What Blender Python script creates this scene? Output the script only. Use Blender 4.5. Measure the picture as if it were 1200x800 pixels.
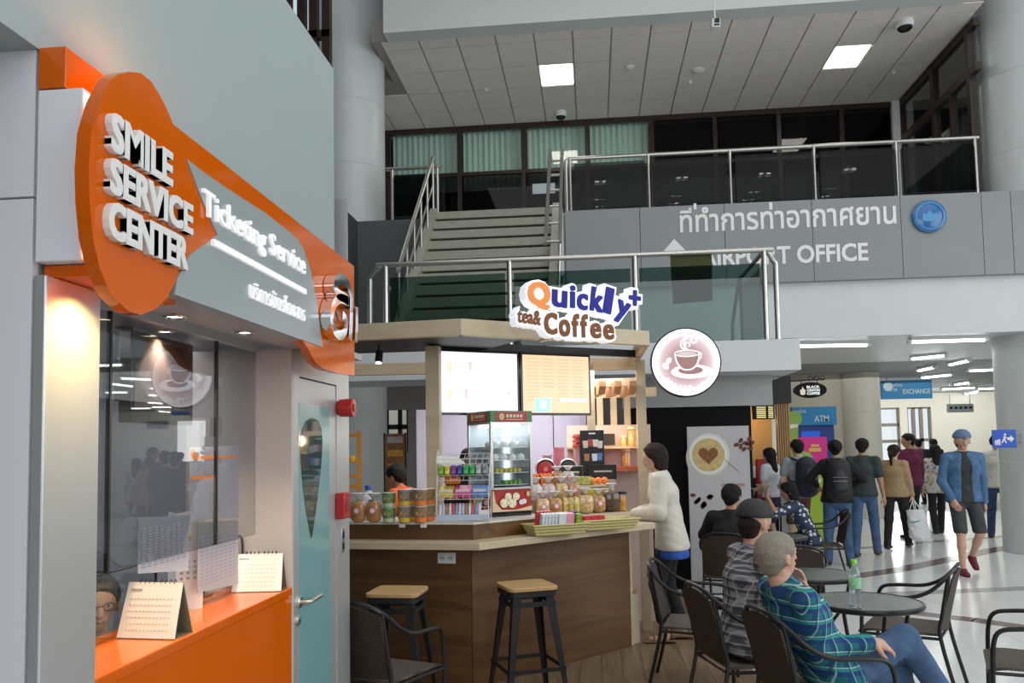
import bpy, bmesh, math, random
import numpy as np
from mathutils import Vector, Matrix
random.seed(7)
for o in list(bpy.data.objects): bpy.data.objects.remove(o)
S = bpy.context.scene
COL = S.collection
R = math.radians
PI = math.pi

# ------------------------------------------------------------------ camera
FPX = 950.0; CAMZ = 1.65; SHIFT = 65.88
cam_d = bpy.data.cameras.new('camera')
cam = bpy.data.objects.new('camera', cam_d); COL.objects.link(cam)
CAMR = Matrix.Rotation(0.098403, 3, 'Z') @ Matrix.Rotation(PI/2 + R(3.6), 3, 'X') @ Matrix.Rotation(R(-1.0), 3, 'Z')
cam.matrix_world = Matrix.Translation((0, 0, CAMZ)) @ CAMR.to_4x4()
cam_d.sensor_width = 36.0; cam_d.lens = FPX / 1200 * 36.0; cam_d.shift_y = SHIFT / 1200
cam_d.clip_start = 0.05; cam_d.clip_end = 200
S.camera = cam

def ray(x, y): return CAMR @ Vector(((x-600)/FPX, -(y-400-SHIFT)/FPX, -1.0))
CP = Vector((0, 0, CAMZ))
def pX(x, y, X): d = ray(x, y); return CP + d*(X/d.x)
def pY(x, y, Y): d = ray(x, y); return CP + d*(Y/d.y)
def pZ(x, y, Z): d = ray(x, y); return CP + d*((Z-CAMZ)/d.z)

# ------------------------------------------------------------------ world, lights, exposure
w = bpy.data.worlds.new('world'); S.world = w; w.use_nodes = True
bg = w.node_tree.nodes['Background']
bg.inputs[0].default_value = (0.92, 0.97, 1.0, 1); bg.inputs[1].default_value = 1.0
vs = S.view_settings
vs.view_transform = 'Standard'; vs.look = 'None'; vs.gamma = 1; vs.exposure = 0.0
vs.use_curve_mapping = False
def area(name, loc, rot, sx, sy, power, col=(1, 1, 1)):
    l = bpy.data.lights.new(name, 'AREA'); l.shape = 'RECTANGLE'; l.size = sx; l.size_y = sy
    l.energy = power; l.color = col
    o = bpy.data.objects.new(name, l); COL.objects.link(o); o.location = loc; o.rotation_euler = rot
    return o
def spot(name, loc, target, power, col=(1, 1, 1), ang=70, blend=.6, size=.03):
    l = bpy.data.lights.new(name, 'SPOT'); l.energy = power; l.color = col; l.spot_size = R(ang); l.spot_blend = blend
    l.shadow_soft_size = size
    o = bpy.data.objects.new(name, l); COL.objects.link(o); o.location = loc
    o.rotation_euler = (Vector(target)-Vector(loc)).to_track_quat('-Z', 'Y').to_euler()
    return o
def point(name, loc, power, col=(1, 1, 1), size=.05):
    l = bpy.data.lights.new(name, 'POINT'); l.energy = power; l.color = col; l.shadow_soft_size = size
    o = bpy.data.objects.new(name, l); COL.objects.link(o); o.location = loc
    return o
# daylight through the tall glazing behind the camera and to the right of the hall
area('daylight_glazing', (11.7, 2.0, 5.2), (R(90), 0, R(90)), 14, 6.5, 560, (.93, .98, 1))
area('daylight_entrance', (2.0, -8.7, 4.6), (R(90), 0, 0), 9, 5, 430, (.95, .97, 1))
area('hall_lamps', (3.5, 2.0, 9.55), (0, 0, 0), 13, 16, 620, (1, 1, .97))

# ------------------------------------------------------------------ materials
MC = {}
def sock(n, *names):
    for k in names:
        if k in n.inputs: return n.inputs[k]
def M(name, col=(.8, .8, .8), rough=.5, metal=0, emit=None, es=0, noise=0, ns=8, bump=0, bs=60, coat=0, trans=0, spec=None, stretch=None):
    if name in MC: return MC[name]
    m = bpy.data.materials.new(name); m.use_nodes = True; MC[name] = m
    nt = m.node_tree; b = nt.nodes['Principled BSDF']
    b.inputs['Base Color'].default_value = (*col, 1); b.inputs['Roughness'].default_value = rough
    b.inputs['Metallic'].default_value = metal
    if spec is not None: b.inputs['Specular IOR Level'].default_value = spec
    if coat: b.inputs['Coat Weight'].default_value = coat; b.inputs['Coat Roughness'].default_value = .04
    if trans: b.inputs['Transmission Weight'].default_value = trans
    if emit is not None:
        b.inputs['Emission Color'].default_value = (*emit, 1); b.inputs['Emission Strength'].default_value = es
    if noise or bump:
        tc = nt.nodes.new('ShaderNodeTexCoord'); mp = nt.nodes.new('ShaderNodeMapping')
        nt.links.new(tc.outputs['Object'], mp.inputs[0])
        if stretch: mp.inputs['Scale'].default_value = stretch
    if noise:
        n = nt.nodes.new('ShaderNodeTexNoise'); n.inputs['Scale'].default_value = ns; n.inputs['Detail'].default_value = 5
        nt.links.new(mp.outputs[0], n.inputs['Vector'])
        r = nt.nodes.new('ShaderNodeValToRGB')
        r.color_ramp.elements[0].position = .3; r.color_ramp.elements[1].position = .7
        r.color_ramp.elements[0].color = (*[c*(1-noise) for c in col], 1)
        r.color_ramp.elements[1].color = (*[min(1, c*(1+noise)) for c in col], 1)
        nt.links.new(n.outputs['Fac'], r.inputs[0]); nt.links.new(r.outputs[0], b.inputs['Base Color'])
    if bump:
        n2 = nt.nodes.new('ShaderNodeTexNoise'); n2.inputs['Scale'].default_value = bs
        nt.links.new(mp.outputs[0], n2.inputs['Vector'])
        bp = nt.nodes.new('ShaderNodeBump'); bp.inputs['Strength'].default_value = bump; bp.inputs['Distance'].default_value = .01
        nt.links.new(n2.outputs['Fac'], bp.inputs['Height']); nt.links.new(bp.outputs[0], b.inputs['Normal'])
    return m
def glass(name, tint=(.95, 1, .98), refl=1.0, ior=1.45):
    if name in MC: return MC[name]
    m = bpy.data.materials.new(name); m.use_nodes = True; MC[name] = m
    nt = m.node_tree; nt.nodes.remove(nt.nodes['Principled BSDF']); out = nt.nodes['Material Output']
    t = nt.nodes.new('ShaderNodeBsdfTransparent'); t.inputs[0].default_value = (*tint, 1)
    g = nt.nodes.new('ShaderNodeBsdfGlossy'); g.inputs['Roughness'].default_value = .005
    # Schlick reflectance, the same on both faces of the sheet
    f0 = nt.nodes.new('ShaderNodeLayerWeight'); f0.inputs[0].default_value = .5
    f = nt.nodes.new('ShaderNodeMath'); f.operation = 'POWER'; f.inputs[1].default_value = 5; nt.links.new(f0.outputs['Facing'], f.inputs[0])
    ad = nt.nodes.new('ShaderNodeMath'); ad.operation = 'MULTIPLY_ADD'; ad.inputs[1].default_value = .96*refl; ad.inputs[2].default_value = .04*refl; nt.links.new(f.outputs[0], ad.inputs[0]); f = ad
    mu = nt.nodes.new('ShaderNodeMath'); mu.operation = 'MULTIPLY'; mu.inputs[1].default_value = 1.0; mu.use_clamp = True
    mx = nt.nodes.new('ShaderNodeMixShader')
    nt.links.new(f.outputs[0], mu.inputs[0]); nt.links.new(mu.outputs[0], mx.inputs[0])
    nt.links.new(t.outputs[0], mx.inputs[1]); nt.links.new(g.outputs[0], mx.inputs[2]); nt.links.new(mx.outputs[0], out.inputs[0])
    return m
def wood(name, c1, c2, axis='X', scale=3.0, rough=.45, rot=0):
    if name in MC: return MC[name]
    m = M(name, c1, rough); nt = m.node_tree; b = nt.nodes['Principled BSDF']
    tc = nt.nodes.new('ShaderNodeTexCoord'); mp = nt.nodes.new('ShaderNodeMapping')
    sc = {'X': (.25, 3, 3), 'Y': (3, .25, 3), 'Z': (3, 3, .25)}[axis]; mp.inputs['Scale'].default_value = [v*scale for v in sc]
    m0 = nt.nodes.new('ShaderNodeMapping'); m0.inputs['Rotation'].default_value = (0, 0, rot)
    n = nt.nodes.new('ShaderNodeTexNoise'); n.inputs['Scale'].default_value = 1.6; n.inputs['Detail'].default_value = 9; n.inputs['Roughness'].default_value = .62
    n.inputs['Distortion'].default_value = 1.2
    r = nt.nodes.new('ShaderNodeValToRGB'); r.color_ramp.elements[0].position = .32; r.color_ramp.elements[1].position = .68
    r.color_ramp.elements[0].color = (*c1, 1); r.color_ramp.elements[1].color = (*c2, 1)
    oi = nt.nodes.new('ShaderNodeObjectInfo'); ad = nt.nodes.new('ShaderNodeVectorMath'); ad.operation = 'ADD'
    nt.links.new(tc.outputs['Object'], ad.inputs[0]); nt.links.new(oi.outputs['Random'], ad.inputs[1])
    nt.links.new(ad.outputs[0], m0.inputs[0]); nt.links.new(m0.outputs[0], mp.inputs[0]); nt.links.new(mp.outputs[0], n.inputs['Vector'])
    nt.links.new(n.outputs['Fac'], r.inputs[0]); nt.links.new(r.outputs[0], b.inputs['Base Color'])
    bp = nt.nodes.new('ShaderNodeBump'); bp.inputs['Strength'].default_value = .12; bp.inputs['Distance'].default_value = .004
    nt.links.new(n.outputs['Fac'], bp.inputs['Height']); nt.links.new(bp.outputs[0], b.inputs['Normal'])
    return m
def plaid(name, base, bands, scale=9.0, rough=.85):
    """bands: list of (axis 0/1/2, frequency multiple, width, phase, colour, strength)"""
    if name in MC: return MC[name]
    m = M(name, base, rough); nt = m.node_tree; b = nt.nodes['Principled BSDF']
    tc = nt.nodes.new('ShaderNodeTexCoord'); sp = nt.nodes.new('ShaderNodeSeparateXYZ')
    nt.links.new(tc.outputs['Object'], sp.inputs[0])
    ad = nt.nodes.new('ShaderNodeMath'); ad.operation = 'ADD'
    nt.links.new(sp.outputs[0], ad.inputs[0]); nt.links.new(sp.outputs[1], ad.inputs[1])
    prev = None
    for ax, fr, wd, ph, colr, st in bands:
        a = nt.nodes.new('ShaderNodeMath'); a.operation = 'MULTIPLY_ADD'; a.inputs[1].default_value = scale*fr; a.inputs[2].default_value = ph+50
        nt.links.new(sp.outputs[2] if ax == 2 else (ad.outputs[0] if ax == 0 else sp.outputs[1]), a.inputs[0])
        f = nt.nodes.new('ShaderNodeMath'); f.operation = 'FRACT'; nt.links.new(a.outputs[0], f.inputs[0])
        l = nt.nodes.new('ShaderNodeMath'); l.operation = 'LESS_THAN'; l.inputs[1].default_value = wd; nt.links.new(f.outputs[0], l.inputs[0])
        k = nt.nodes.new('ShaderNodeMath'); k.operation = 'MULTIPLY'; k.inputs[1].default_value = st; nt.links.new(l.outputs[0], k.inputs[0])
        mx = nt.nodes.new('ShaderNodeMix'); mx.data_type = 'RGBA'
        if prev is None: mx.inputs['A'].default_value = (*base, 1)
        nt.links.new(k.outputs[0], mx.inputs[0])
        cin = [i for i in mx.inputs if i.type == 'RGBA']; cout = [o for o in mx.outputs if o.type == 'RGBA'][0]
        if prev is None: cin[0].default_value = (*base, 1)
        else: nt.links.new(prev, cin[0])
        cin[1].default_value = (*colr, 1); prev = cout
    nt.links.new(prev, b.inputs['Base Color'])
    return m
def dots(name, base, dot, scale=14, size=.33, rough=.8, multi=None):
    if name in MC: return MC[name]
    m = M(name, base, rough); nt = m.node_tree; b = nt.nodes['Principled BSDF']
    tc = nt.nodes.new('ShaderNodeTexCoord'); v = nt.nodes.new('ShaderNodeTexVoronoi'); v.inputs['Scale'].default_value = scale
    v.inputs['Randomness'].default_value = .55 if not multi else 1.0
    nt.links.new(tc.outputs['Object'], v.inputs['Vector'])
    l = nt.nodes.new('ShaderNodeMath'); l.operation = 'LESS_THAN'; l.inputs[1].default_value = size; nt.links.new(v.outputs['Distance'], l.inputs[0])
    mx = nt.nodes.new('ShaderNodeMix'); mx.data_type = 'RGBA'
    cin = [i for i in mx.inputs if i.type == 'RGBA']; cout = [o for o in mx.outputs if o.type == 'RGBA'][0]
    cin[0].default_value = (*base, 1); cin[1].default_value = (*dot, 1)
    nt.links.new(l.outputs[0], mx.inputs[0])
    if multi:
        r = nt.nodes.new('ShaderNodeValToRGB'); r.color_ramp.interpolation = 'CONSTANT'
        r.color_ramp.elements[0].color = (*multi[0], 1); r.color_ramp.elements[1].color = (*multi[-1], 1); r.color_ramp.elements[1].position = .75
        for i, c in enumerate(multi[1:-1]):
            e = r.color_ramp.elements.new(.25*(i+1)); e.color = (*c, 1)
        nt.links.new(v.outputs['Color'], r.inputs[0]); nt.links.new(r.outputs[0], cin[1])
    nt.links.new(cout, b.inputs['Base Color'])
    return m
def weave(name, c1, c2, scale=45, rough=.6):
    if name in MC: return MC[name]
    m = M(name, c1, rough); nt = m.node_tree; b = nt.nodes['Principled BSDF']
    tc = nt.nodes.new('ShaderNodeTexCoord')
    w1 = nt.nodes.new('ShaderNodeTexWave'); w1.bands_direction = 'X'; w1.inputs['Scale'].default_value = scale
    w2 = nt.nodes.new('ShaderNodeTexWave'); w2.bands_direction = 'DIAGONAL'; w2.inputs['Scale'].default_value = scale
    nt.links.new(tc.outputs['UV'], w1.inputs[0]); nt.links.new(tc.outputs['UV'], w2.inputs[0])
    w2.bands_direction = 'Y'
    mu = nt.nodes.new('ShaderNodeMath'); mu.operation = 'MULTIPLY'
    nt.links.new(w1.outputs['Fac'], mu.inputs[0]); nt.links.new(w2.outputs['Fac'], mu.inputs[1])
    r = nt.nodes.new('ShaderNodeValToRGB'); r.color_ramp.elements[0].color = (*c1, 1); r.color_ramp.elements[1].color = (*c2, 1)
    r.color_ramp.elements[1].position = .8
    nt.links.new(mu.outputs[0], r.inputs[0]); nt.links.new(r.outputs[0], b.inputs['Base Color'])
    bp = nt.nodes.new('ShaderNodeBump'); bp.inputs['Strength'].default_value = .6; bp.inputs['Distance'].default_value = .004
    nt.links.new(mu.outputs[0], bp.inputs['Height']); nt.links.new(bp.outputs[0], b.inputs['Normal'])
    return m

steel = M('stainless_steel', (.56, .55, .52), .28, 1, noise=.08, ns=30)
chrome = M('polished_chrome', (.85, .85, .86), .06, 1)
white = M('white_paint', (.78, .80, .80), .5)
offwhite = M('offwhite_panel', (.64, .68, .70), .42, noise=.03, ns=2)
black = M('matte_black', (.012, .012, .013), .55)
blackgloss = M('gloss_black', (.01, .01, .012), .15)
darkmetal = M('dark_metal_tube', (.02, .02, .022), .32, .3)
greypanel = M('grey_sign_panel', (.27, .29, .30), .38, noise=.03, ns=1.5)
brownframe = M('dark_brown_frame', (.035, .018, .014), .4)
paper = M('white_paper', (.82, .81, .78), .7)
red = M('red_plastic', (.45, .015, .015), .3)
orange = M('gloss_orange_acrylic', (.66, .115, .002), .09, spec=.45)
pale_wood = wood('pale_laminate_wood', (.52, .42, .28), (.60, .50, .35), 'X', 2.0, .45)
oak = wood('oak_laminate', (.080, .035, .010), (.18, .084, .026), 'X', 1.6, .42)
oakZ = wood('seat_wood', (.50, .30, .13), (.62, .40, .20), 'X', 5, .4)

# ------------------------------------------------------------------ mesh helpers
class MB:
    def __init__(s): s.v = []; s.f = []; s.uv = None
    def add(s, vs_, fs):
        n = len(s.v); s.v += [tuple(p) for p in vs_]; s.f += [tuple(i+n for i in f) for f in fs]; return s
    def box(s, a, b):
        x0, y0, z0 = a; x1, y1, z1 = b
        return s.add([(x0,y0,z0),(x1,y0,z0),(x1,y1,z0),(x0,y1,z0),(x0,y0,z1),(x1,y0,z1),(x1,y1,z1),(x0,y1,z1)],
                     [(3,2,1,0),(4,5,6,7),(0,1,5,4),(1,2,6,5),(2,3,7,6),(3,0,4,7)])
    def cbox(s, c, h, rot=None):
        M_ = rot if rot is not None else Matrix.Identity(3); c = Vector(c)
        vs_ = [c + M_ @ Vector((sx*h[0], sy*h[1], sz*h[2])) for sz in (-1, 1) for sx, sy in ((-1,-1),(1,-1),(1,1),(-1,1))]
        return s.add(vs_, [(3,2,1,0),(4,5,6,7),(0,1,5,4),(1,2,6,5),(2,3,7,6),(3,0,4,7)])
    def beam(s, p, q, wd, ht, up=(0,0,1)):
        p = Vector(p); q = Vector(q); d = (q-p).normalized(); up = Vector(up)
        sd = d.cross(up).normalized(); u = sd.cross(d).normalized()
        vs_ = [e + sd*(a*wd/2) + u*(b*ht/2) for e in (p, q) for a, b in ((-1,-1),(1,-1),(1,1),(-1,1))]
        return s.add(vs_, [(0,1,2,3),(7,6,5,4),(0,4,5,1),(1,5,6,2),(2,6,7,3),(3,7,4,0)])
    def tube(s, pts, r, n=8, closed=False, caps=True):
        pts = [Vector(p) for p in pts]; k = len(pts); rs = r if isinstance(r, (list, tuple)) else [r]*k
        base = len(s.v); prevn = None
        for i, p in enumerate(pts):
            a = pts[i-1] if (i > 0 or closed) else p; b = pts[(i+1) % k] if (i < k-1 or closed) else p
            d = (b-a); d = d.normalized() if d.length > 1e-9 else Vector((0,0,1))
            if prevn is None: nn = d.orthogonal().normalized()
            else:
                nn = prevn - d*prevn.dot(d); nn = nn.normalized() if nn.length > 1e-6 else d.orthogonal().normalized()
            prevn = nn; bb = d.cross(nn)
            for j in range(n):
                t = 2*PI*j/n; s.v.append(tuple(p + nn*(rs[i]*math.cos(t)) + bb*(rs[i]*math.sin(t))))
        for i in range(k if closed else k-1):
            i2 = (i+1) % k
            for j in range(n):
                j2 = (j+1) % n
                s.f.append((base+i*n+j, base+i*n+j2, base+i2*n+j2, base+i2*n+j))
        if caps and not closed:
            s.f.append(tuple(base+j for j in range(n))[::-1]); s.f.append(tuple(base+(k-1)*n+j for j in range(n)))
        return s
    def lathe(s, prof, c=(0,0,0), n=20, ax=None):
        c = Vector(c); base = len(s.v); k = len(prof)
        A = ax if ax is not None else Matrix.Identity(3)
        for r_, z in prof:
            for j in range(n):
                t = 2*PI*j/n; s.v.append(tuple(c + A @ Vector((r_*math.cos(t), r_*math.sin(t), z))))
        for i in range(k-1):
            for j in range(n):
                j2 = (j+1) % n; s.f.append((base+i*n+j, base+i*n+j2, base+(i+1)*n+j2, base+(i+1)*n+j))
        if prof[0][0] > 1e-6: s.f.append(tuple(base+j for j in range(n))[::-1])
        if prof[-1][0] > 1e-6: s.f.append(tuple(base+(k-1)*n+j for j in range(n)))
        return s
    def prism(s, poly, fn, d0, d1):
        """poly of (u,v); fn(u,v,d) -> xyz"""
        n = len(poly); base = len(s.v)
        for d in (d0, d1):
            for u, v in poly: s.v.append(tuple(fn(u, v, d)))
        s.f.append(tuple(base+i for i in range(n))[::-1]); s.f.append(tuple(base+n+i for i in range(n)))
        for i in range(n):
            j = (i+1) % n; s.f.append((base+i, base+j, base+n+j, base+n+i))
        return s
    def ball(s, c, r, n=10, m=6, sc=(1,1,1)):
        c = Vector(c); prof = [(math.sin(PI*i/m), -math.cos(PI*i/m)) for i in range(m+1)]
        base = len(s.v)
        for a, z in prof:
            for j in range(n):
                t = 2*PI*j/n; s.v.append((c.x+r*sc[0]*a*math.cos(t), c.y+r*sc[1]*a*math.sin(t), c.z+r*sc[2]*z))
        for i in range(m):
            for j in range(n):
                j2 = (j+1) % n; s.f.append((base+i*n+j, base+i*n+j2, base+(i+1)*n+j2, base+(i+1)*n+j))
        return s
    def quad(s, a, b, c, d): return s.add([a, b, c, d], [(0,1,2,3)])
    def xf(s, mat):
        s.v = [tuple(mat @ Vector(p)) for p in s.v]; return s

WM = {}
def mk(name, mb, mat, parent=None, local=False, smooth=True, bevel=0, angle=40, seg=2):
    me = bpy.data.meshes.new(name)
    if parent is not None:
        inv = WM[parent.name].inverted()
        vs_ = mb.v if local else [tuple(inv @ Vector(p)) for p in mb.v]
        base = None
    else:
        a = np.array(mb.v, float); lo = a.min(0); hi = a.max(0)
        base = Vector(((lo[0]+hi[0])/2, (lo[1]+hi[1])/2, lo[2]))
        vs_ = (a-np.array(base)).tolist()
    me.from_pydata(vs_, [], mb.f)
    bm = bmesh.new(); bm.from_mesh(me)
    bmesh.ops.remove_doubles(bm, verts=bm.verts, dist=1e-6)
    bmesh.ops.recalc_face_normals(bm, faces=bm.faces); bm.to_mesh(me); bm.free()
    o = bpy.data.objects.new(name, me); COL.objects.link(o)
    if mat is not None: me.materials.append(mat)
    if smooth and len(me.polygons):
        me.polygons.foreach_set('use_smooth', [True]*len(me.polygons)); me.set_sharp_from_angle(angle=R(angle))
    if bevel:
        b = o.modifiers.new('bevel', 'BEVEL'); b.width = bevel; b.segments = seg; b.limit_method = 'ANGLE'; b.angle_limit = R(50)
    if parent is not None: o.parent = parent; WM[o.name] = WM[parent.name].copy()
    else: o.location = base; WM[o.name] = Matrix.Translation(base)
    return o
def tag(o, label, cat, group=None):
    o['label'] = label; o['category'] = cat
    if group: o['group'] = group
    return o
def thing(name, label, cat, loc=(0,0,0), rotz=0, group=None):
    o = bpy.data.objects.new(name, None); COL.objects.link(o); o.empty_display_size = .1
    o.location = loc; o.rotation_euler = (0, 0, rotz)
    WM[o.name] = Matrix.Translation(loc) @ Matrix.Rotation(rotz, 4, 'Z')
    return tag(o, label, cat, group)
def struct(name, mb, mat, **k):
    o = mk(name, mb, mat, None, **k); o['kind'] = 'structure'; return o
def copyparts(src, dst):
    for ch in [c for c in src.children]:
        c = ch.copy(); COL.objects.link(c); c.parent = dst; WM[c.name] = WM[dst.name].copy()
        copyparts(ch, c)
def dup(root, loc, rotz=None, label=None, group=None):
    r = root.copy(); COL.objects.link(r); r.location = loc
    if rotz is not None: r.rotation_euler = (0, 0, rotz)
    WM[r.name] = Matrix.Translation(loc) @ Matrix.Rotation(r.rotation_euler.z, 4, 'Z')
    if label: r['label'] = label
    if group: r['group'] = group
    copyparts(root, r)
    return r
def alike(first, name, parent, meshloc):
    """another piece that shares the mesh of first, at offset meshloc"""
    c = first.copy(); COL.objects.link(c); c.name = name; c.parent = parent; c.location = meshloc; return c
TXT = {}
def text_mb(s_, width=None, height=None, ext=.004, off=0.0, org=(0,0,0), u=(1,0,0), v=(0,0,1), n=None, align='L', spacing=1.0, shear=0, bold=(0, 0)):
    """text as mesh: lower left at org, u reading direction, v up; fitted to width/height in metres"""
    key = (s_, off, spacing, shear)
    if key not in TXT:
        c = bpy.data.curves.new('lettering', 'FONT'); c.body = s_; c.size = 1; c.offset = off; c.space_character = spacing; c.shear = shear
        c.fill_mode = 'FRONT'; c.resolution_u = 3
        c.extrude = .5; c.fill_mode = 'BOTH'
        o = bpy.data.objects.new('lettering', c)
        me = bpy.data.meshes.new_from_object(o)
        a = np.zeros(len(me.vertices)*3); me.vertices.foreach_get('co', a); a = a.reshape(-1, 3)
        TXT[key] = (a, [tuple(p.vertices) for p in me.polygons])
        bpy.data.objects.remove(o); bpy.data.curves.remove(c); bpy.data.meshes.remove(me)
    a, fs = TXT[key]
    lo = a.min(0); hi = a.max(0); wd = hi[0]-lo[0]; ht = hi[1]-lo[1]
    if width is None: width = wd*height/ht
    if height is None: height = ht*width/wd
    u = Vector(u).normalized(); v = Vector(v); v = v.normalized(); n = Vector(n).normalized() if n is not None else u.cross(v)
    org = Vector(org)
    if align == 'C': org = org - u*(width/2)
    mb = MB()
    bx, by = bold
    for ox, oy in ([(0, 0)] if not (bx or by) else [(-1, -1), (1, -1), (-1, 1), (1, 1)]):
        vs_ = []
        for p in a:
            x = bx*width+(p[0]-lo[0])/wd*width*(1-2*bx)+ox*bx*width; y = by*height+(p[1]-lo[1])/ht*height*(1-2*by)+oy*by*height; d = (p[2]+.5)*ext
            vs_.append(org + u*x + v*y + n*(d+.0001*(ox+2*oy)))
        mb.add(vs_, fs)
    return mb
def smoothpath(pts, k=6, closed=False):
    P = [Vector(p) for p in pts]; n = len(P); out = []
    rng = range(n if closed else n-1)
    for i in rng:
        p0 = P[(i-1) % n] if (closed or i > 0) else P[0]; p1 = P[i]; p2 = P[(i+1) % n]; p3 = P[(i+2) % n] if (closed or i+2 < n) else P[-1]
        for j in range(k):
            t = j/k; out.append(.5*((2*p1)+(p2-p0)*t+(2*p0-5*p1+4*p2-p3)*t*t+(3*p1-p0-3*p2+p3)*t**3))
    if not closed: out.append(P[-1])
    return out
# ================================================================== SETTING: hall, balcony, stairs
# ---- floor: terrazzo slabs, dark bands, and the laminate planks of the kiosk
terr = M('terrazzo', (.80, .81, .80), .15, noise=.05, ns=25)
grout = M('floor_grout', (.40, .41, .40), .4)
bandm = M('brown_granite', (.17, .115, .10), .2, noise=.25, ns=60)
bandg = M('grey_granite', (.36, .37, .36), .2, noise=.15, ns=60)
fl = struct('floor', MB().box((-14, -9, -.2), (16, 42, -.0015)), grout, smooth=False)
T = 1.2
tile = None
for iy in range(2, 17):
    for ix in range(1, 11):
        x = .45 + (ix-1)*T; y = .4 + iy*T
        if x > 9.6 or (x-.6 > (y*.62+1.5)): continue
        if tile is None:
            tile = mk('floor_tile', MB().box((-T/2+.003, -T/2+.003, -.003), (T/2-.003, T/2-.003, .0)), terr, fl, local=True, smooth=False)
            tile.location = Vector((x, y, 0)) - fl.location
        else: alike(tile, 'floor_tile', fl, Vector((x, y, 0)) - fl.location)
def strip(pts, wd, m, name):
    mb = MB(); P = [pZ(x, y, 0) for x, y in pts]
    for a, b in zip(P, P[1:]):
        d = (b-a).normalized(); sd = Vector((-d.y, d.x, 0))*(wd/2)
        a2 = a-d*.02; b2 = b+d*.02
        mb.add([a2-sd+Vector((0,0,.0)), b2-sd, b2+sd, a2+sd, a2-sd+Vector((0,0,.002)), b2-sd+Vector((0,0,.002)), b2+sd+Vector((0,0,.002)), a2+sd+Vector((0,0,.002))],
               [(3,2,1,0),(4,5,6,7),(0,1,5,4),(1,2,6,5),(2,3,7,6),(3,0,4,7)])
    return mk(name, mb, m, fl, smooth=False)
strip([(1003, 675), (1055, 667), (1110, 656), (1160, 645), (1220, 634)], .26, bandm, 'floor_band')
strip([(990, 706), (1063, 717), (1140, 726), (1230, 739)], .2, bandm, 'floor_band')
strip([(1040, 696), (1110, 693), (1230, 688)], .22, bandg, 'floor_band')
strip([(930, 646), (1010, 642), (1100, 634), (1180, 628)], .2, bandg, 'floor_band')
# kiosk laminate
plk = wood('floor_plank_laminate', (.16, .105, .06), (.30, .21, .13), 'Y', 2.2, .38)
pb = mk('plank_base', MB().box((-1.7, 2.8, -.004), (1.12, 9.4, .004)), M('plank_joint', (.05, .035, .02), .6), fl, smooth=False)
pl = None
for i in range(18):
    x = -1.7 + i*.1567 + .078
    off = (i*.37) % 1.25
    for j in range(7):
        y0 = 2.8 - off + j*1.25; y1 = y0+1.25
        y0 = max(y0, 2.8); y1 = min(y1, 9.4)
        if y1-y0 < .05 or y1 < 3.6: continue
        mk('floor_plank', MB().box((x-.0768, y0+.001, .004), (x+.0768, y1-.001, .009)), plk, fl, smooth=False)

# ---- upper balcony: slab edge, ceiling, back windows
ZF = 5.197; ZC = 8.03; YS = 12.0; YW = 15.5; ZB = 3.19; ZP = 4.0
struct('wall_balcony_slab', MB().box((-.40, YS+.1, ZB), (9.5, YW+.6, ZF)).box((-4.6, YS+.1, ZB), (-2.46, YW+.6, ZF))
       .box((-2.46, YS+.32, ZB), (-.40, YW+.6, ZF)), offwhite, smooth=False)
# ceiling of the balcony
ce = struct('ceiling', MB().box((-4.6, 13.45, ZC+.012), (7.6, 16, ZC+.35)).box((pY(440, 20, 12.3).x, 12.05, ZC+.012), (pY(1141, 0, 12.3).x, 13.45, ZC+.35)), M('ceiling_grid_metal', (.36, .32, .29), .5), smooth=False)
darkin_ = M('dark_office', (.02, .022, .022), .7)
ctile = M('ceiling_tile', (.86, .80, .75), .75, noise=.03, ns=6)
xs = [1.033+.6*k for k in range(-9, 9)]; ys = [12.06, 12.35, 13.15, 13.95, 14.75, 15.5]
LIGHTS = {(-3, 2): 'l', (5, 2): 'r'}
pan = None
for ix, x in enumerate(xs[:-1]):
    for iy in range(5):
        k = ix-9
        if (k, iy) in LIGHTS or x > 6.0 or x < -4.4: continue
        y0 = ys[iy]; y1 = ys[iy+1]
        if y0 < 13.4 and (x < -3.4 or x+.6 > 6.15): continue
        mk('ceiling_tile', MB().box((x+.012, y0+.012, ZC-.004), (x+.588, y1-.012, ZC+.012)), ctile, ce, smooth=False)
struct('wall_bulkhead', MB().box((pY(449, 20, 11.75).x, 11.75, ZC-.02), (pY(1139, 0, 11.75).x, 12.05, 9.6)), M('bulkhead_paint', (.66, .71, .69), .55), smooth=False)
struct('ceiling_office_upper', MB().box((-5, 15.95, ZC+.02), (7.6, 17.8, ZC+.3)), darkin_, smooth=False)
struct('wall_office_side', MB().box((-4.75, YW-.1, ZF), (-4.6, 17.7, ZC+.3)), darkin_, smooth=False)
struct('ceiling_hall', MB().box((-12, -9, 9.6), (14, 10.8, 9.8)).box((-3.3, 10.8, 9.6), (14, 16, 9.8)), M('hall_ceiling', (.22, .23, .23), .7), smooth=False)
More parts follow.
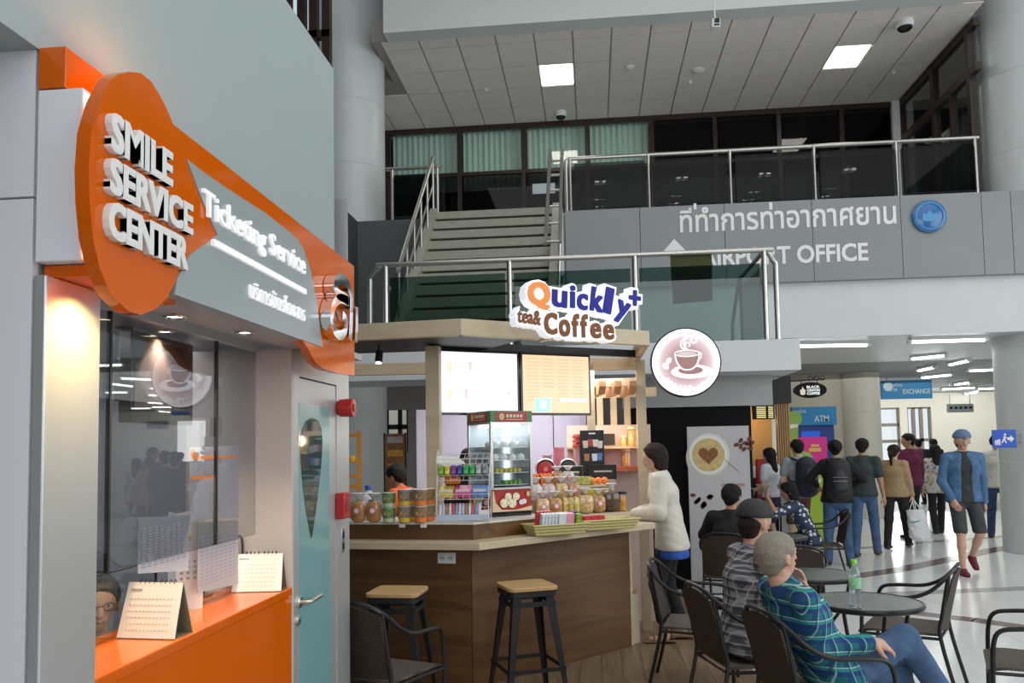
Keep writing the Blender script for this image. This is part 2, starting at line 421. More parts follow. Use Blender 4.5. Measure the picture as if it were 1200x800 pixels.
# back window wall, glass with curtains
gw = glass('window_glass', (.90, .95, .93), 1.0)
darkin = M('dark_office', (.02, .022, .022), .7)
curt = M('pale_green_curtain', (.80, .90, .85), .8)
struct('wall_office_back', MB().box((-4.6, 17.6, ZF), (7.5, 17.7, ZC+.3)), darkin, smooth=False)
fr = MB()
mull = [455, 538, 613, 688, 764, 838, 913, 987, 1057]
MX = [pY(x, 150, YW).x for x in mull]
zt = ZC; zm = 7.08
fr.box((MX[0]-.12, YW, zt-.10), (MX[-1]+.06, YW+.08, zt)); fr.box((MX[0]-.05, YW, zm-.05), (MX[-1]+.06, YW+.08, zm+.02)); fr.box((MX[0]-.05, YW, ZF), (MX[-1]+.06, YW+.08, ZF+.10))
for i, x in enumerate(MX): fr.box((x-.045 if i else x-.10, YW-.01, ZF), (x+.035, YW+.08, zt))
win = struct('window_1', fr, brownframe, smooth=False)
win['label'] = 'dark framed office windows along the upper balcony, pale curtains behind'
darkglass = glass('dark_window_glass', (.40, .42, .42), .6)
for i in range(8):
    a, b = MX[i]+.035, MX[i+1]-.045
    mk('pane', MB().box((a, YW+.03, zm+.02), (b, YW+.04, zt-.10)), gw if i < 4 else darkglass, win, smooth=False)
    mk('pane', MB().box((a, YW+.03, ZF+.10), (b, YW+.04, zm-.05)), darkglass, win, smooth=False)
def curtain(x0, x1, z0, z1, y, m, name='curtain', amp=.03, per=.11):
    mb = MB(); n = max(8, int((x1-x0)/per*6)); top = []; 
    for i in range(n+1):
        x = x0+(x1-x0)*i/n; yy = y+amp*math.sin(2*PI*x/per)+amp*.4*math.sin(x*17)
        mb.v += [(x, yy, z0), (x, yy, z1)]
    for i in range(n): mb.f.append((2*i, 2*i+2, 2*i+3, 2*i+1))
    return mb
for i in range(4):
    a, b = MX[i]+.05, MX[i+1]-.05
    o = mk('curtain', curtain(a, b, zm-.3, zt+.012, YW+.22, curt), curt)
    tag(o, ['pale green pleated curtain behind the balcony window nearest the left column', 'pale green curtain in the second balcony window, above the stair head', 'pale green curtain in the third balcony window, by the stair rail', 'pale green curtain in the balcony window beside the uncurtained dark ones'][i], 'curtain', 'curtains behind the balcony windows')
for i in range(3):
    a, b = MX[i]+.05, MX[i+1]-.05
    o = mk('curtain', curtain(a, b, ZF, zm-.1, YW+.35, None), M('navy_curtain', (.02, .025, .04), .85))
    tag(o, ['dark navy curtain low in the balcony window nearest the left column', 'dark navy curtain straight above the stair head', 'dark navy curtain behind the double handrail and the pale notice'][i], 'curtain', 'dark lower curtains')
pc = pY(637, 220, YW-.02)
tag(mk('paper_notice', MB().box((pc.x-.22, YW+.02, pc.z-.1), (pc.x+.22, YW+.0305, pc.z+.1)), M('notice_blue_white', (.55, .66, .70), .5)), 'pale blue notice stuck on the dark balcony glass by the stair', 'notice')
# right glazed side wall of the balcony
XR = 5.86
fr = MB()
za, zb = ZC, 7.28
fr.box((XR, 12.5, za-.12), (XR+.1, YW, za))
fr.box((XR, 12.5, zb-.06), (XR+.1, YW, zb+.06)).box((XR, 12.5, ZF), (XR+.1, YW, ZF+.1))
for y in (YW-.03, 14.05, 12.75): fr.box((XR-.01, y-.05, ZF), (XR+.1, y+.05, za))
for y in (13.4,): fr.box((XR-.01, y-.03, ZF), (XR+.1, y+.03, zb))
win2 = struct('window_2', fr, brownframe, smooth=False)
gpale = glass('pale_window_glass', (.95, .97, .97), 1.0)
for y0, y1 in ((14.1, YW-.08), (12.8, 14.0), (12.5, 12.7)):
    mk('pane', MB().box((XR+.04, y0, zb+.06), (XR+.05, y1, za-.12)), gpale, win2, smooth=False)
for y0, y1 in ((14.1, YW-.08), (13.43, 14.0), (12.8, 13.37), (12.5, 12.7)):
    mk('pane', MB().box((XR+.04, y0, ZF+.1), (XR+.05, y1, zb-.06)), gpale, win2, smooth=False)
struct('wall_right_upper', MB().box((7.4, 11, ZF), (7.5, 17.7, ZC+.3)), M('room_wall', (.34, .40, .39), .7), smooth=False)
struct('trim_1', MB().box((XR-.14, YW-.06, ZF), (XR, YW+.1, ZC)), white, smooth=False)
# left end wall
fr = MB()
for y in (15.45, 14.4): fr.box((-4.15, y-.05, ZF), (-4.05, y+.05, ZC))
fr.box((-4.15, 13.5, ZC-.1), (-4.05, 15.5, ZC)).box((-4.15, 13.5, 6.5), (-4.05, 15.5, 6.58))
w3 = struct('window_3', fr, brownframe, smooth=False)
mk('pane', MB().box((-4.11, 13.6, 6.6), (-4.1, 15.4, ZC-.1)), gpale, w3, smooth=False)
# far clerestory glazing at upper left (dark mullions, bright sky)
fr = MB()
YL = 10.6
for x in (335, 352, 366, 381): 
    X = pY(x, 20, YL).x; fr.box((X-.05, YL, 4.0), (X+.06, YL+.12, 9.6))
for z in (5.2, 6.6, 7.45, 8.6): fr.box((-7, YL, z-.05), (pY(386, 20, YL).x, YL+.12, z+.05))
w4 = struct('window_4', fr, brownframe, smooth=False)
xa = pY(386, 20, YL).x
mk('pane', MB().box((-7, YL+.05, 4.0), (xa, YL+.06, 9.6)), glass('sky_glass', (.8, .84, .86), 1), w4, smooth=False)

# ---- round columns
colm = M('column_cladding', (.60, .645, .65), .33, noise=.02, ns=2)
def column(c, r, z0, z1, joints, label, m=colm, seams=()):
    t = thing('column', label, 'column', (c[0], c[1], z0))
    zs = [z0]+list(joints)+[z1]
    for a, b in zip(zs, zs[1:]):
        mb = MB().lathe([(r-.006, a-z0), (r, a-z0+.008), (r, b-z0-.008), (r-.006, b-z0)], n=48)
        mk('cladding_panel', mb, m, t, local=True, angle=30)
    for an in seams:
        mk('seam', MB().box((math.cos(an)*r-.004, math.sin(an)*r-.004, 0), (math.cos(an)*r+.004, math.sin(an)*r+.004, z1-z0)), M('seam_dark', (.2, .22, .23), .6), t, local=True)
    return t
pr = pZ(1178, 636, 0)
RC = .62
column((pY(1157, 220, 12.75).x+RC, 12.75), RC, 0, 9.6, (1.35, 3.0, 4.0, 5.9, 7.1), 'tall pale grey round column carrying the blue exit sign', seams=(-1.9,))
pl_ = pY(450, 200, 12.75)
column((pl_.x-RC, 12.75), RC, 0, 9.6, (5.3, 6.2, 7.25), 'tall pale grey round column at the left end of the upper balcony', seams=(-1.75,))

# ---- grey fascia panels with the airport office lettering
pz = lambda x, y: pY(x, y, YS)
sg = thing('airport_office_sign', 'long grey fascia sign reading AIRPORT OFFICE in Thai and English below the balcony rail', 'sign', (3.0, YS, ZP))
edges = [-.34, .77, 2.0, 3.25, 4.49, 5.6, 6.0, 7.4]
for a, b in zip(edges, edges[1:]): mk('fascia_panel', MB().box((a+.003, YS, ZP), (b-.003, YS+.1, ZF)), greypanel, sg, smooth=False, bevel=.004)
letw = M('white_vinyl_letter', (.85, .86, .86), .5)
def txt_px(s_, x0, y0, x1, y1, Y, ext, m, parent, name='lettering', off=0.0, dx=0, spacing=1.0, bold=(0, 0)):
    """text between pixel (x0, y_bottom_left=y0) and right end x1; height from y1 (top at left)"""
    a = pY(x0, y0, Y); b = pY(x1, y0, Y); c = pY(x0, y1, Y)
    mb = text_mb(s_, b.x-a.x, c.z-a.z, ext, off, (a.x, Y, a.z), (1,0,0), (0,0,1), (0,-1,0), spacing=spacing, bold=bold)
    return mk(name, mb, m, parent, smooth=False)
tm = pz(814.5, 243); mk('lettering', MB().box((tm.x-.02, YS-.007, tm.z-.03), (tm.x+.02, YS-.001, tm.z+.06)), letw, sg, smooth=False)
txt_px('ทีทำการท่าอากาศยาน', 797, 273, 1051, 242, YS-.001, .006, letw, sg, off=.004, bold=(.0014, .012))
txt_px('AIRPORT OFFICE', 822, 313, 1018, 292, YS-.001, .006, letw, sg, off=.012, bold=(.0018, .015))
a0 = pz(790, 283); 
mk('arrow', MB().prism([(-.16,.0),(0,.18),(.16,0),(.07,0),(.07,-.16),(-.07,-.16),(-.07,0)], lambda u,v,d: (a0.x+u, YS-d, a0.z-.14+v), .001, .006), letw, sg, smooth=False)
c0 = pz(1088, 254)
e = tag(mk('round_emblem', MB().lathe([(.001, .05), (.215, .05), (.235, .035), (.235, 0)], (c0.x, YS-.001, c0.z), 40, Matrix.Rotation(R(90), 3, 'X')), M('emblem_blue', (.03, .16, .42), .25, coat=.4)), 'round blue emblem at the right end of the grey sign', 'emblem')
eb = M('emblem_light_blue', (.10, .34, .66), .3)
ring = MB().tube([(c0.x+0.19*math.cos(t*PI/18), YS-.052, c0.z+0.19*math.sin(t*PI/18)) for t in range(36)], .012, 6, True)
mk('ring', ring, eb, e)
mk('crest', MB().prism([(-.11,-.05),(-.09,.05),(-.05,.02),(0,.08),(.05,.02),(.09,.05),(.11,-.05),(.06,-.08),(-.06,-.08)], lambda u,v,d:(c0.x+u, YS-.05-d, c0.z+v), 0, .008), eb, e, smooth=False)
# grey sign panels left of the stair, shade put into their darker colour
struct('wall_stair_left', MB().box((-4.0, YS-.02, 3.6), (-2.47, YS+.1, ZF-.02)), M('shaded_grey_panel', (.10, .11, .115), .5), smooth=False)
gl = M('left_grey_return', (.06, .065, .07), .5)
struct('wall_stair_return', MB().box((-3.62, 10.4, 3.7), (-3.52, YS-.02, ZF-.02)), gl, smooth=False)

# ---- railings
railglass = glass('tinted_rail_glass', (.40, .52, .49), 1.0)
railglass2 = glass('clear_rail_glass', (.42, .46, .46), .4)
def post_tube(mb, p, q, r=.024): mb.tube([p, q], r, 10)
rt = 6.05
ur = thing('balcony_railing', 'long steel balcony railing with dark glass above the airport office sign', 'railing', (3, YS+.1, ZF))
pxs = [663, 668, 761, 858, 958, 1056, 1150]
XP = [pz(x, 200).x for x in pxs]
mk('handrail', MB().tube([(XP[0], YS+.16, ZF), (XP[0], YS+.16, rt-.03), (XP[0]+.03, YS+.16, rt), (XP[-1]+.06, YS+.16, rt)], .03, 10), steel, ur)
for x in XP[1:]: mk('post', MB().tube([(x, YS+.15, ZF), (x, YS+.15, rt)], .026, 10), steel, ur)
for a, b in zip(XP[1:], XP[2:]): mk('glass_panel', MB().box((a+.06, YS+.05, ZF+.05), (b-.06, YS+.16, rt-.12)), railglass2, ur, smooth=False)
ul = thing('balcony_railing', 'short steel railing between the left column and the stair head', 'railing', (-2.7, YS+.15, ZF))
x0, x1 = pz(457, 200).x, pz(514, 200).x
mk('handrail', MB().tube([(x0-.1, YS+.15, rt-.02), (x1+.02, YS+.15, rt-.02)], .03, 10), steel, ul)
for x in (x0, x1-.05): mk('post', MB().tube([(x, YS+.15, ZF), (x, YS+.15, rt-.02)], .026, 10), steel, ul)
mk('glass_panel', MB().box((x0+.05, YS+.05, ZF+.05), (x1-.1, YS+.16, rt-.15)), railglass2, ul, smooth=False)

# ---- staircase from the landing to the balcony
SX0, SX1 = pY(514, 252, YS).x, pY(648, 250, YS).x
N = 12; dz = (ZF-2.8)/N; dr = .205
stone = M('stair_stone', (.36, .355, .29), .5, noise=.08, ns=10)
gap_shade = M('stair_gap_shade', (.05, .045, .04), .7)  # dark sheet colour stands in for the shade between the steps
st = thing('staircase', 'pale stone staircase rising from the landing to the balcony', 'staircase', ((SX0+SX1)/2, YS-N*dr, 2.8))
for i in range(N):
    z1 = ZF-(i)*dz; y0 = YS-.03-i*dr-.2
    mk('step', MB().box((SX0, y0-.02, z1-dz+.034+dr*(z1-dz-CAMZ)/y0), (SX1, y0+dr+.05, z1)), stone, st, smooth=False, bevel=.004)
mk('riser_shade_sheet', MB().box((SX0+.02, YS-N*dr+.1, 2.8), (SX1-.02, YS-N*dr+.12, 2.9)).add(
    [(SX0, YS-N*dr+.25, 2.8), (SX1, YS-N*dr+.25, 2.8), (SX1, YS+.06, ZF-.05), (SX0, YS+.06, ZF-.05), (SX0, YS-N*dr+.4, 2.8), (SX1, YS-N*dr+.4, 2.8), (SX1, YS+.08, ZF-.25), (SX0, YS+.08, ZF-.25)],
    [(3,2,1,0),(4,5,6,7),(0,1,5,4),(1,2,6,5),(2,3,7,6),(3,0,4,7)]), gap_shade, st, smooth=False)
for X, nm in ((SX0-.06, 'stringer'), (SX1+.06, 'stringer')):
    mk(nm, MB().prism([(YS-N*dr-.25, 2.79), (YS-N*dr+.20, 2.79), (YS-.05, ZF-.24), (YS-.05, ZF+.12), (YS-N*dr-.25, 2.79+.14)], lambda u, v, d: (X+d, u, v), -.06, .06), stone, st, smooth=False)
mk('top_newel', MB().box((SX1+.0, YS-.12, 4.2), (SX1+.15, YS-.01, ZF+.02)), white, st, smooth=False)
hr = thing('stair_handrail', 'steel stair handrail beside the shaded grey left panel', 'handrail', (SX0, YS-N*dr, 2.8))
def rail_run(X, parent, rungs=True):
    sl = (ZF-2.8)/(N*dr)
    def pt(y, h): return (X, y, 2.8+(y-(YS-N*dr))*sl+h)
    ya, yb = YS-N*dr+.1, YS-.02
    mk('rail', MB().tube([pt(ya, .95), pt(yb, .95)], .028, 10), steel, parent)
    mk('rail', MB().tube([pt(ya, .55), pt(yb-.1, .55)], .014, 8), steel, parent)
    for k in range(6):
        y = ya+.05+(yb-ya-.08)*k/5; mk('post', MB().tube([pt(y, -.05), pt(y, .95)], .02, 8), steel, parent)
rail_run(SX0-.07, hr)
hr2 = thing('stair_handrail', 'double steel stair handrail with rungs beside the grey sign panel', 'handrail', (SX1, YS-N*dr, 2.8))
sl = (ZF-2.8)/(N*dr)
for X in (SX1-.02, SX1+.16):
    ya, yb = YS-N*dr+.6, YS-.1
    mk('rail', smo := MB().tube([(X, ya, 2.8+(ya-(YS-N*dr))*sl+.85), (X, yb, 2.8+(yb-(YS-N*dr))*sl+1.0)], .026, 10), steel, hr2)
for k in range(6):
    y = YS-N*dr+.62+1.7*k/5; z = 2.8+(y-(YS-N*dr))*sl+.86
    mk('rung', MB().tube([(SX1-.02, y, z), (SX1+.16, y, z)], .018, 8), steel, hr2)
    mk('post', MB().tube([(SX1+.115, y, z-1.0), (SX1+.16, y, z)], .02, 8), steel, hr2)

# ---- landing slab and its railing
YLn = 9.0; zl1, zl0 = 2.79, 2.45
XLa, XLb = -2.6, pY(938, 410, YLn).x
struct('floor_landing', MB().box((XLa-2, YLn, zl0), (XLb, YLn+.9, zl1)).box((-.45, YLn+.8, zl0), (XLb, 11.4, zl1)), M('landing_white', (.66, .70, .72), .45, noise=.02, ns=3), smooth=False)
lr = thing('landing_railing', 'curved ended steel railing with green tinted glass on the stair landing', 'railing', (0, YLn+.1, zl1))
yR = YLn+.1
pp = [pY(x, 330, yR).x for x in (452, 597, 744, 896)]
zr = 3.80
xe0, xe1 = pY(431, 330, yR).x, pY(912, 330, yR).x
mk('handrail', MB().tube(smoothpath([(xe0, yR+.1, zr-.13), (xe0+.03, yR+.08, zr-.09), (pp[0]-.05, yR, zr-.01), (pp[0]+.1, yR, zr), (0, yR, zr), (pp[-1]-.05, yR, zr), (pp[-1]+.03, yR, zr-.01), (xe1-.03, yR+.08, zr-.1), (xe1, yR+.1, zr-.14)], 4), .03, 12), steel, lr)
for x in pp: mk('post', MB().tube([(x, yR, zl1), (x, yR, zr)], .03, 12), steel, lr)
for x in (xe0, xe1): mk('post', MB().tube([(x, yR+.1, zl1), (x, yR+.1, zr-.13)], .03, 12), steel, lr)
for a, b in zip(pp, pp[1:]): mk('glass_panel', MB().box((a+.05, yR-.004, zl1+.02), (b-.05, yR+.008, zr-.15)), railglass, lr, smooth=False)
mk('return_rail', MB().tube([(pp[-1], yR, zr-.02), (pp[-1], 10.6, zr-.02), (pp[-1], 11.2, zr-.5), (pp[-1], 11.25, zl1)], .025, 8), darkmetal, lr)
mk('post', MB().tube([(pp[-1], 10.5, zl1), (pp[-1], 10.5, zr)], .025, 8), darkmetal, lr)
mk('glass_panel', MB().box((pp[-1]-.005, yR+.1, zl1+.05), (pp[-1]+.005, 10.4, zr-.15)), railglass, lr, smooth=False)
for zz in (zr-.3, zl1+.2): mk('clip', MB().box((pp[0]+.03, yR-.02, zz), (pp[0]+.06, yR+.02, zz+.05)), steel, lr, smooth=False)
# dark banner seen through the rail glass
yB = yR+.022
bq = [pY(785, 296, yB), pY(834, 294.5, yB), pY(835, 352, yB), pY(789, 356, yB)]
mb = MB().prism([(p.x, p.z) for p in bq], lambda u, v, d: (u, yB+d, min(v, zr-.005)), 0, .012)
tag(mk('hanging_banner', mb, M('olive_banner', (.06, .07, .02), .8)), 'dark olive cloth banner hanging from the landing handrail behind the glass', 'banner')
# under landing bulkhead and black wall
struct('wall_under_landing', MB().box((.35, 9.55, 2.1), (pY(905, 450, 9.55).x, 9.7, zl0)), M('under_grey', (.40, .42, .42), .5), smooth=False)
struct('wall_under_black', MB().box((.40, 9.6, 0), (pY(884, 600, 9.6).x, 9.7, 2.12)), M('black_wall', (.008, .008, .009), .8, spec=.15), smooth=False)

# ---- small ceiling devices
def at_ceiling(x, y): return pZ(x, y, ZC)
def light_panel(k, iy, label):
    x = xs[k+9]; y0, y1 = ys[iy], ys[iy+1]
    t = thing('ceiling_light', label, 'ceiling light', ((x+.3), (y0+y1)/2, ZC-.01))
    mk('frame', MB().box((x+.01, y0+.01, ZC), (x+.59, y1-.01, ZC+.03)), white, t, smooth=False)
    mk('diffuser', MB().box((x+.03, y0+.03, ZC-.006), (x+.57, y1-.03, ZC+.0)), M('ceiling_lamp_glow', (1, 1, 1), .5, emit=(1, .93, .82), es=11), t, smooth=False)
light_panel(-3, 2, 'lit square ceiling light above the stair head')
light_panel(5, 2, 'lit square ceiling light above the right half of the balcony')
def dome(x, y, r, label):
    p = at_ceiling(x, y)
    t = thing('dome_camera', label, 'security camera', (p.x, p.y, ZC-.16))
    mk('mount', MB().lathe([(r, .16), (r, .10), (r*.9, .06)], n=20), white, t, local=True)
    mk('dome', MB().lathe([(r*.85, .08), (r*.8, .04), (r*.5, .01), (.001, 0)], n=20), blackgloss, t, local=True)
dome(657, 131, .11, 'white based dome camera on the ceiling above the stair')
dome(1060, 25, .13, 'black dome camera on the ceiling near the bulkhead')
def sprink(x, y, label, r=.05):
    p = at_ceiling(x, y)
    t = thing('smoke_detector', label, 'detector', (p.x, p.y, ZC-.05))
    mk('base', MB().lathe([(r, .05), (r, .03), (r*.6, .01), (r*.3, 0), (.001, 0)], n=14), white, t, local=True)
sprink(738, 78, 'small white smoke detector on the ceiling tiles', .08)
sprink(570, 104, 'small sprinkler head beside the left ceiling light', .04)
sprink(818, 82, 'flat white detector box on the ceiling tiles', .11)
sprink(808, 95, 'tiny sprinkler head beside the flat detector box', .04)
sprink(1048, 84, 'small sprinkler head near the right ceiling light', .04)
hp = pY(838, 30, 11.4)
t = thing('hanging_camera', 'small white camera hanging on a rod from the hall ceiling', 'security camera', (hp.x, 11.4, hp.z-.1))
mk('rod', MB().tube([(hp.x, 11.4, hp.z+.05), (hp.x, 11.4, 9.6)], .012, 6), white, t)
mk('housing', MB().box((hp.x-.06, 11.3, hp.z-.07), (hp.x+.06, 11.46, hp.z+.06)), white, t, bevel=.01)
mk('lens', MB().box((hp.x-.02, 11.28, hp.z-.01), (hp.x+.045, 11.3, hp.z+.045)).box((hp.x-.03, 11.29, hp.z-.05), (hp.x+.045, 11.3, hp.z-.03)), black, t)

# ---- rear and side of the hall (behind the camera)
hw_ = M('hall_wall', (.14, .145, .15), .6)
struct('wall_rear', MB().box((-12, -9.2, 0), (14, -9, 9.6)), hw_, smooth=False)
struct('wall_right', MB().box((12.4, -9, 0), (12.6, 11.7, 1.2)).box((12.4, -9, 8.6), (12.6, 11.7, 9.6)).box((12.4, -9, 1.2), (12.6, -5.2, 8.6)).box((12.4, 9.2, 1.2), (12.6, 11.7, 8.6)), hw_, smooth=False)
struct('wall_left_hall', MB().box((-12.2, -9, 0), (-12, 16, 9.6)), hw_, smooth=False)
dlm = M('hall_downlight_glow', (1, 1, 1), .5, emit=(1, .98, .95), es=25)
k_ = 0
for iy in range(5):
    for ix in range(4):
        x, y = .4+ix*2.4, -5+iy*2.6
        t = thing('hall_downlight', 'twin downlight fitting in the hall ceiling', 'downlight', (x, y, 9.55), 0, 'twin hall downlights')
        mk('housing', MB().box((x-.2, y-.09, 9.56), (x+.2, y+.09, 9.6)), white, t, smooth=False)
        for sx in (-1, 1): mk('lamp', MB().lathe([(.001, 9.555), (.07, 9.555), (.07, 9.56)], (x+sx*.1, y, 0), 16), dlm, t)
# ================================================================== TICKET OFFICE on the left
W = -1.28; XU = -1.30; XF = -1.14; XG = -1.155; XGL = -1.44
YN = 1.77; YE = 4.175
zso = pX(42, 55, XU).z
ztop = 3.64
wallm = M('office_wall_paint', (.345, .41, .415), .5, noise=.015, ns=2)
alu = M('brushed_aluminium', (.56, .58, .59), .36, .55, noise=.04, ns=3, stretch=(1, 1, .1))
pale = M('white_cladding', (.80, .82, .88), .45, noise=.015, ns=2)
struct('wall_left_upper', MB().box((-5, YN+.05, 2.16), (XU, 4.004, ztop)).box((-5, -2.5, zso), (XU, YN+.05, ztop)), wallm, smooth=False)
wl = struct('wall_left_front', MB().box((-5, YN+.02, 0), (XU-.005, YN+.06, zso)), M('panel_joint', (.3, .31, .33), .6), smooth=False)
zj = pY(20, 232, YN).z
mk('cladding_panel', MB().box((-5, YN, 0), (XU-.008, YN+.02, zj-.003)), pale, wl, smooth=False)
mk('cladding_panel', MB().box((-5, YN, zj+.003), (XU-.008, YN+.02, zso)), pale, wl, smooth=False)
jamb = struct('wall_left_jamb', MB().box((XU-.003, YN, 0), (W+.008, 1.985, pY(70, 306, YN).z-.03)), alu, smooth=False, bevel=.004)
struct('wall_left_far_jamb', MB().box((-1.75, 3.355, 0), (W, 3.378, 2.095)), M('warm_beige_panel', (.56, .50, .46), .45), smooth=False)
struct('ceiling_office', MB().box((-4.9, 1.99, 2.12), (XG-.03, 4.1, 2.15)), M('soffit_panel', (.42, .41, .41), .35), smooth=False)
struct('floor_office', MB().box((-4.9, 1.99, 0), (W-.05, 4.1, .02)), M('office_floor', (.25, .25, .26), .5), smooth=False)
officew = M('office_grey', (.34, .35, .38), .6)
struct('wall_office_rear', MB().box((-3.3, 1.9, 0), (-3.2, 4.15, 2.12)), officew, smooth=False)
struct('wall_office_far', MB().box((-3.3, 4.1, 0), (-1.34, 4.15, 2.12)), officew, smooth=False)
# sign box and orange block at the near end
bxo = thing('sign_light_box', 'white light box with an orange block at the near end of the ticket sign', 'light box', (-1.25, 1.9, 2.2))
zb1, zb0 = pY(70, 105, YN).z, pY(70, 306, YN).z
xb = pY(97, 200, YN).x
mk('white_case', MB().box((XU+.001, YN-.004, zb0), (xb, 2.10, zb1)), pale, bxo, smooth=False, bevel=.003)
mk('light_strip', MB().box((xb-.02, 1.775, zb0+.01), (xb+.003, 1.90, zb1-.01)), M('edge_led_glow', (1, 1, 1), .5, emit=(1, .9, .82), es=7), bxo, smooth=False)
zo1, zo0 = pY(60, 56, YN).z, pY(60, 104, YN).z
mk('orange_block', MB().box((XU+.001, YN-.004, zo0), (pY(78, 80, YN).x, 2.6, zo1)), orange, bxo, smooth=False, bevel=.002)
mk('orange_underside', MB().box((XU+.001, YN+.03, zb0-.03), (xb, 2.2, zb0-.002)), orange, bxo, smooth=False)
point('box_led', (-1.20, 2.02, zb1+.05), 2.6, (1, .62, .25), .02)
spot('jamb_downlight', (-1.19, 1.86, zb0-.035), (-1.275, 1.90, 1.2), 26, (1, .66, .24), 130, .9, .015)

# main sign
ts = thing('ticket_office_sign', 'orange and grey ticket office sign with raised white lettering and a big round disc', 'sign', (XF, 2.8, 2.1))
def xpoly(pts, X): return [(p.y, p.z) for p in (pX(x, y, X) for x, y in pts)]
disc = [(151.6,84),(165,85.5),(177,95),(188,112.6),(196,128),(203,145.5),(215,155),(260,190),(350,261),(415,312),(415.5,440),(395,436.5),(379,432),(369,424),(361,408),
        (340,380),(300,340),(262,300),(255,275),(250,281),(239,287),(223,298),(208,325.5),(196,349),(182.6,362),(165,369),(150,364),(130,345),(116.8,314),(109,279),(105,236.5),(104,198),(107,155),(116.8,120),(130,93),(140,86.5)]
oface = mk('orange_face', MB().prism(xpoly(disc, XF), lambda u, v, d: (XF-d, u, v), 0, .035), orange, ts, angle=35)
gp = [(219,186),(235,199),(270,223),(312,250),(343,274.5),(350,282),(356,292),(365,320),(371,352),(378,406.5),(205,345),(208,325.5),(223,298),(239,287),(255,275),(246.5,256),(235,229),(225,202)]
gface = mk('grey_panel', MB().prism(xpoly(gp, XF+.004), lambda u, v, d: (XF+.004-d, u, v), 0, .05), M('grey_fascia', (.37, .42, .43), .3, .2), ts, angle=35)
yq = [p[0] for p in xpoly([(205, 345), (378, 406)], XF)]
mk('fascia_underside', MB().box((XU, max(yq[0]-.12, 2.202), 2.095), (XF-.04, yq[1]+.02, 2.12)), M('soffit_panel', (.42, .41, .41), .35), ts, smooth=False)
let3 = M('white_acrylic_letter', (.80, .80, .79), .3)
letlit = M('lit_white_letter', (.9, .9, .9), .4, emit=(1, 1, 1), es=.3)
def xtext(s_, lt, lb, rt, rb, X, ext, m, off=.02, name='lettering', parent=None, spacing=1.0, bold=(0, 0)):
    a = pX(*lb, X); b = pX(*rb, X); c = pX(*lt, X); d = pX(*rt, X)
    h = ((c.z-a.z)+(d.z-b.z))/2; zb = (a.z+b.z)/2
    return mk(name, text_mb(s_, b.y-a.y, h, ext, off, (X, a.y, zb), (0,1,0), (0,0,1), (1,0,0), spacing=spacing, bold=bold), m, parent or (oface if m is let3 else gface), smooth=False)
xtext('SMILE', (122,136), (122,179), (195.5,173), (195.5,217), XF, .018, let3, .012, bold=(.013, .03))
xtext('SERVICE', (120.5,186), (120.5,229.5), (219.5,237.5), (219.5,273), XF, .018, let3, .012, bold=(.010, .03))
xtext('CENTER', (119,237), (119,281.5), (213.5,276), (213.5,314.5), XF, .018, let3, .012, bold=(.011, .03))
G4 = XF+.004
a, b, c = pX(236, 221, G4), pX(243, 255, G4), pX(356, 326, G4)
chh = a.z-pX(236, 252, G4).z
mk('lettering', text_mb('Ticketing Service', c.y-a.y, chh*1.30, .010, .008, (G4, a.y, a.z-chh*1.27), (0,1,0), (0,0,1), (1,0,0)), letlit, gface, smooth=False)
a, b = pX(247, 283, G4), pX(356, 342, G4)
mk('underline', MB().box((G4, a.y, a.z-.012), (G4+.012, b.y, a.z+.008)), letlit, gface, smooth=False)
xtext('บริการบัตรโดยสาร', (291,326), (291,351), (356,357), (356,375), G4, .008, letlit, .002)
# chrome symbol
def xring(cx, cy, pts, r, nm='chrome_symbol'):
    P = [pX(x, y, XF+.02) for x, y in pts]
    mb = MB(); P = smoothpath([(XF, p.y, p.z) for p in P], 5)
    n = len(P); base = 0
    for i, p in enumerate(P):
        a = P[max(0, i-1)]; b = P[min(n-1, i+1)]; d = (b-a).normalized(); sd = Vector((0, -d.z, d.y))*r
        for x in (XF+.003, XF+.05):
            mb.v.append((x, p.y+sd.y, p.z+sd.z)); mb.v.append((x, p.y-sd.y, p.z-sd.z))
    for i in range(n-1):
        A = 4*i; B = 4*i+4
        mb.f += [(A+2, B+2, B+3, A+3), (A, A+1, B+1, B), (A, B, B+2, A+2), (A+1, A+3, B+3, B+1)]
    mb.f += [(0, 2, 3, 1), (4*n-4, 4*n-3, 4*n-1, 4*n-2)]
    mk(nm, mb, chrome, oface, angle=30)
xring(0, 0, [(403, 398), (404, 380), (404.5, 360), (404, 345), (399, 331), (391, 327), (386, 333), (388, 344), (396, 349), (401, 353)], .024)
xring(0, 0, [(401, 353), (391, 350), (384, 357), (381, 371), (384, 386), (391, 393), (397, 388), (398, 376), (394, 370)], .022)
xring(0, 0, [(410, 400), (411, 380), (411, 360)], .02)
# recessed downlights in the underside
for i, (x, y) in enumerate(((287, 388), (222, 391))):
    p = pZ(x, y, 2.095)
    t = thing('downlight', ['round warm downlight in the sign underside above the counter calendars', 'round warm downlight in the office soffit behind the dark glass'][i], 'downlight', (p.x if i == 0 else -1.6, p.y if i == 0 else 2.9, 2.085 if i == 0 else 2.11))
    mk('trim_ring', MB().lathe([(.035, .012), (.038, .004), (.030, 0), (.028, .012)], n=24), chrome, t, local=True)
    mk('lamp', MB().lathe([(.028, .006), (.001, .004)], n=24), M('downlight_glow', (1, 1, 1), .5, emit=(1, .82, .55), es=14), t, local=True)
    L = t.location
    spot('downlight_beam', (L.x, L.y, L.z-.01), (L.x-.02, L.y-.05, 1.0), 30, (1, .82, .58), 100, .7, .03)
p = (-1.32, 2.45, 2.085)
t = thing('downlight', 'round warm downlight in the sign underside above the near calendar', 'downlight', p)
mk('trim_ring', MB().lathe([(.035, .012), (.038, .004), (.030, 0), (.028, .012)], n=24), chrome, t, local=True)
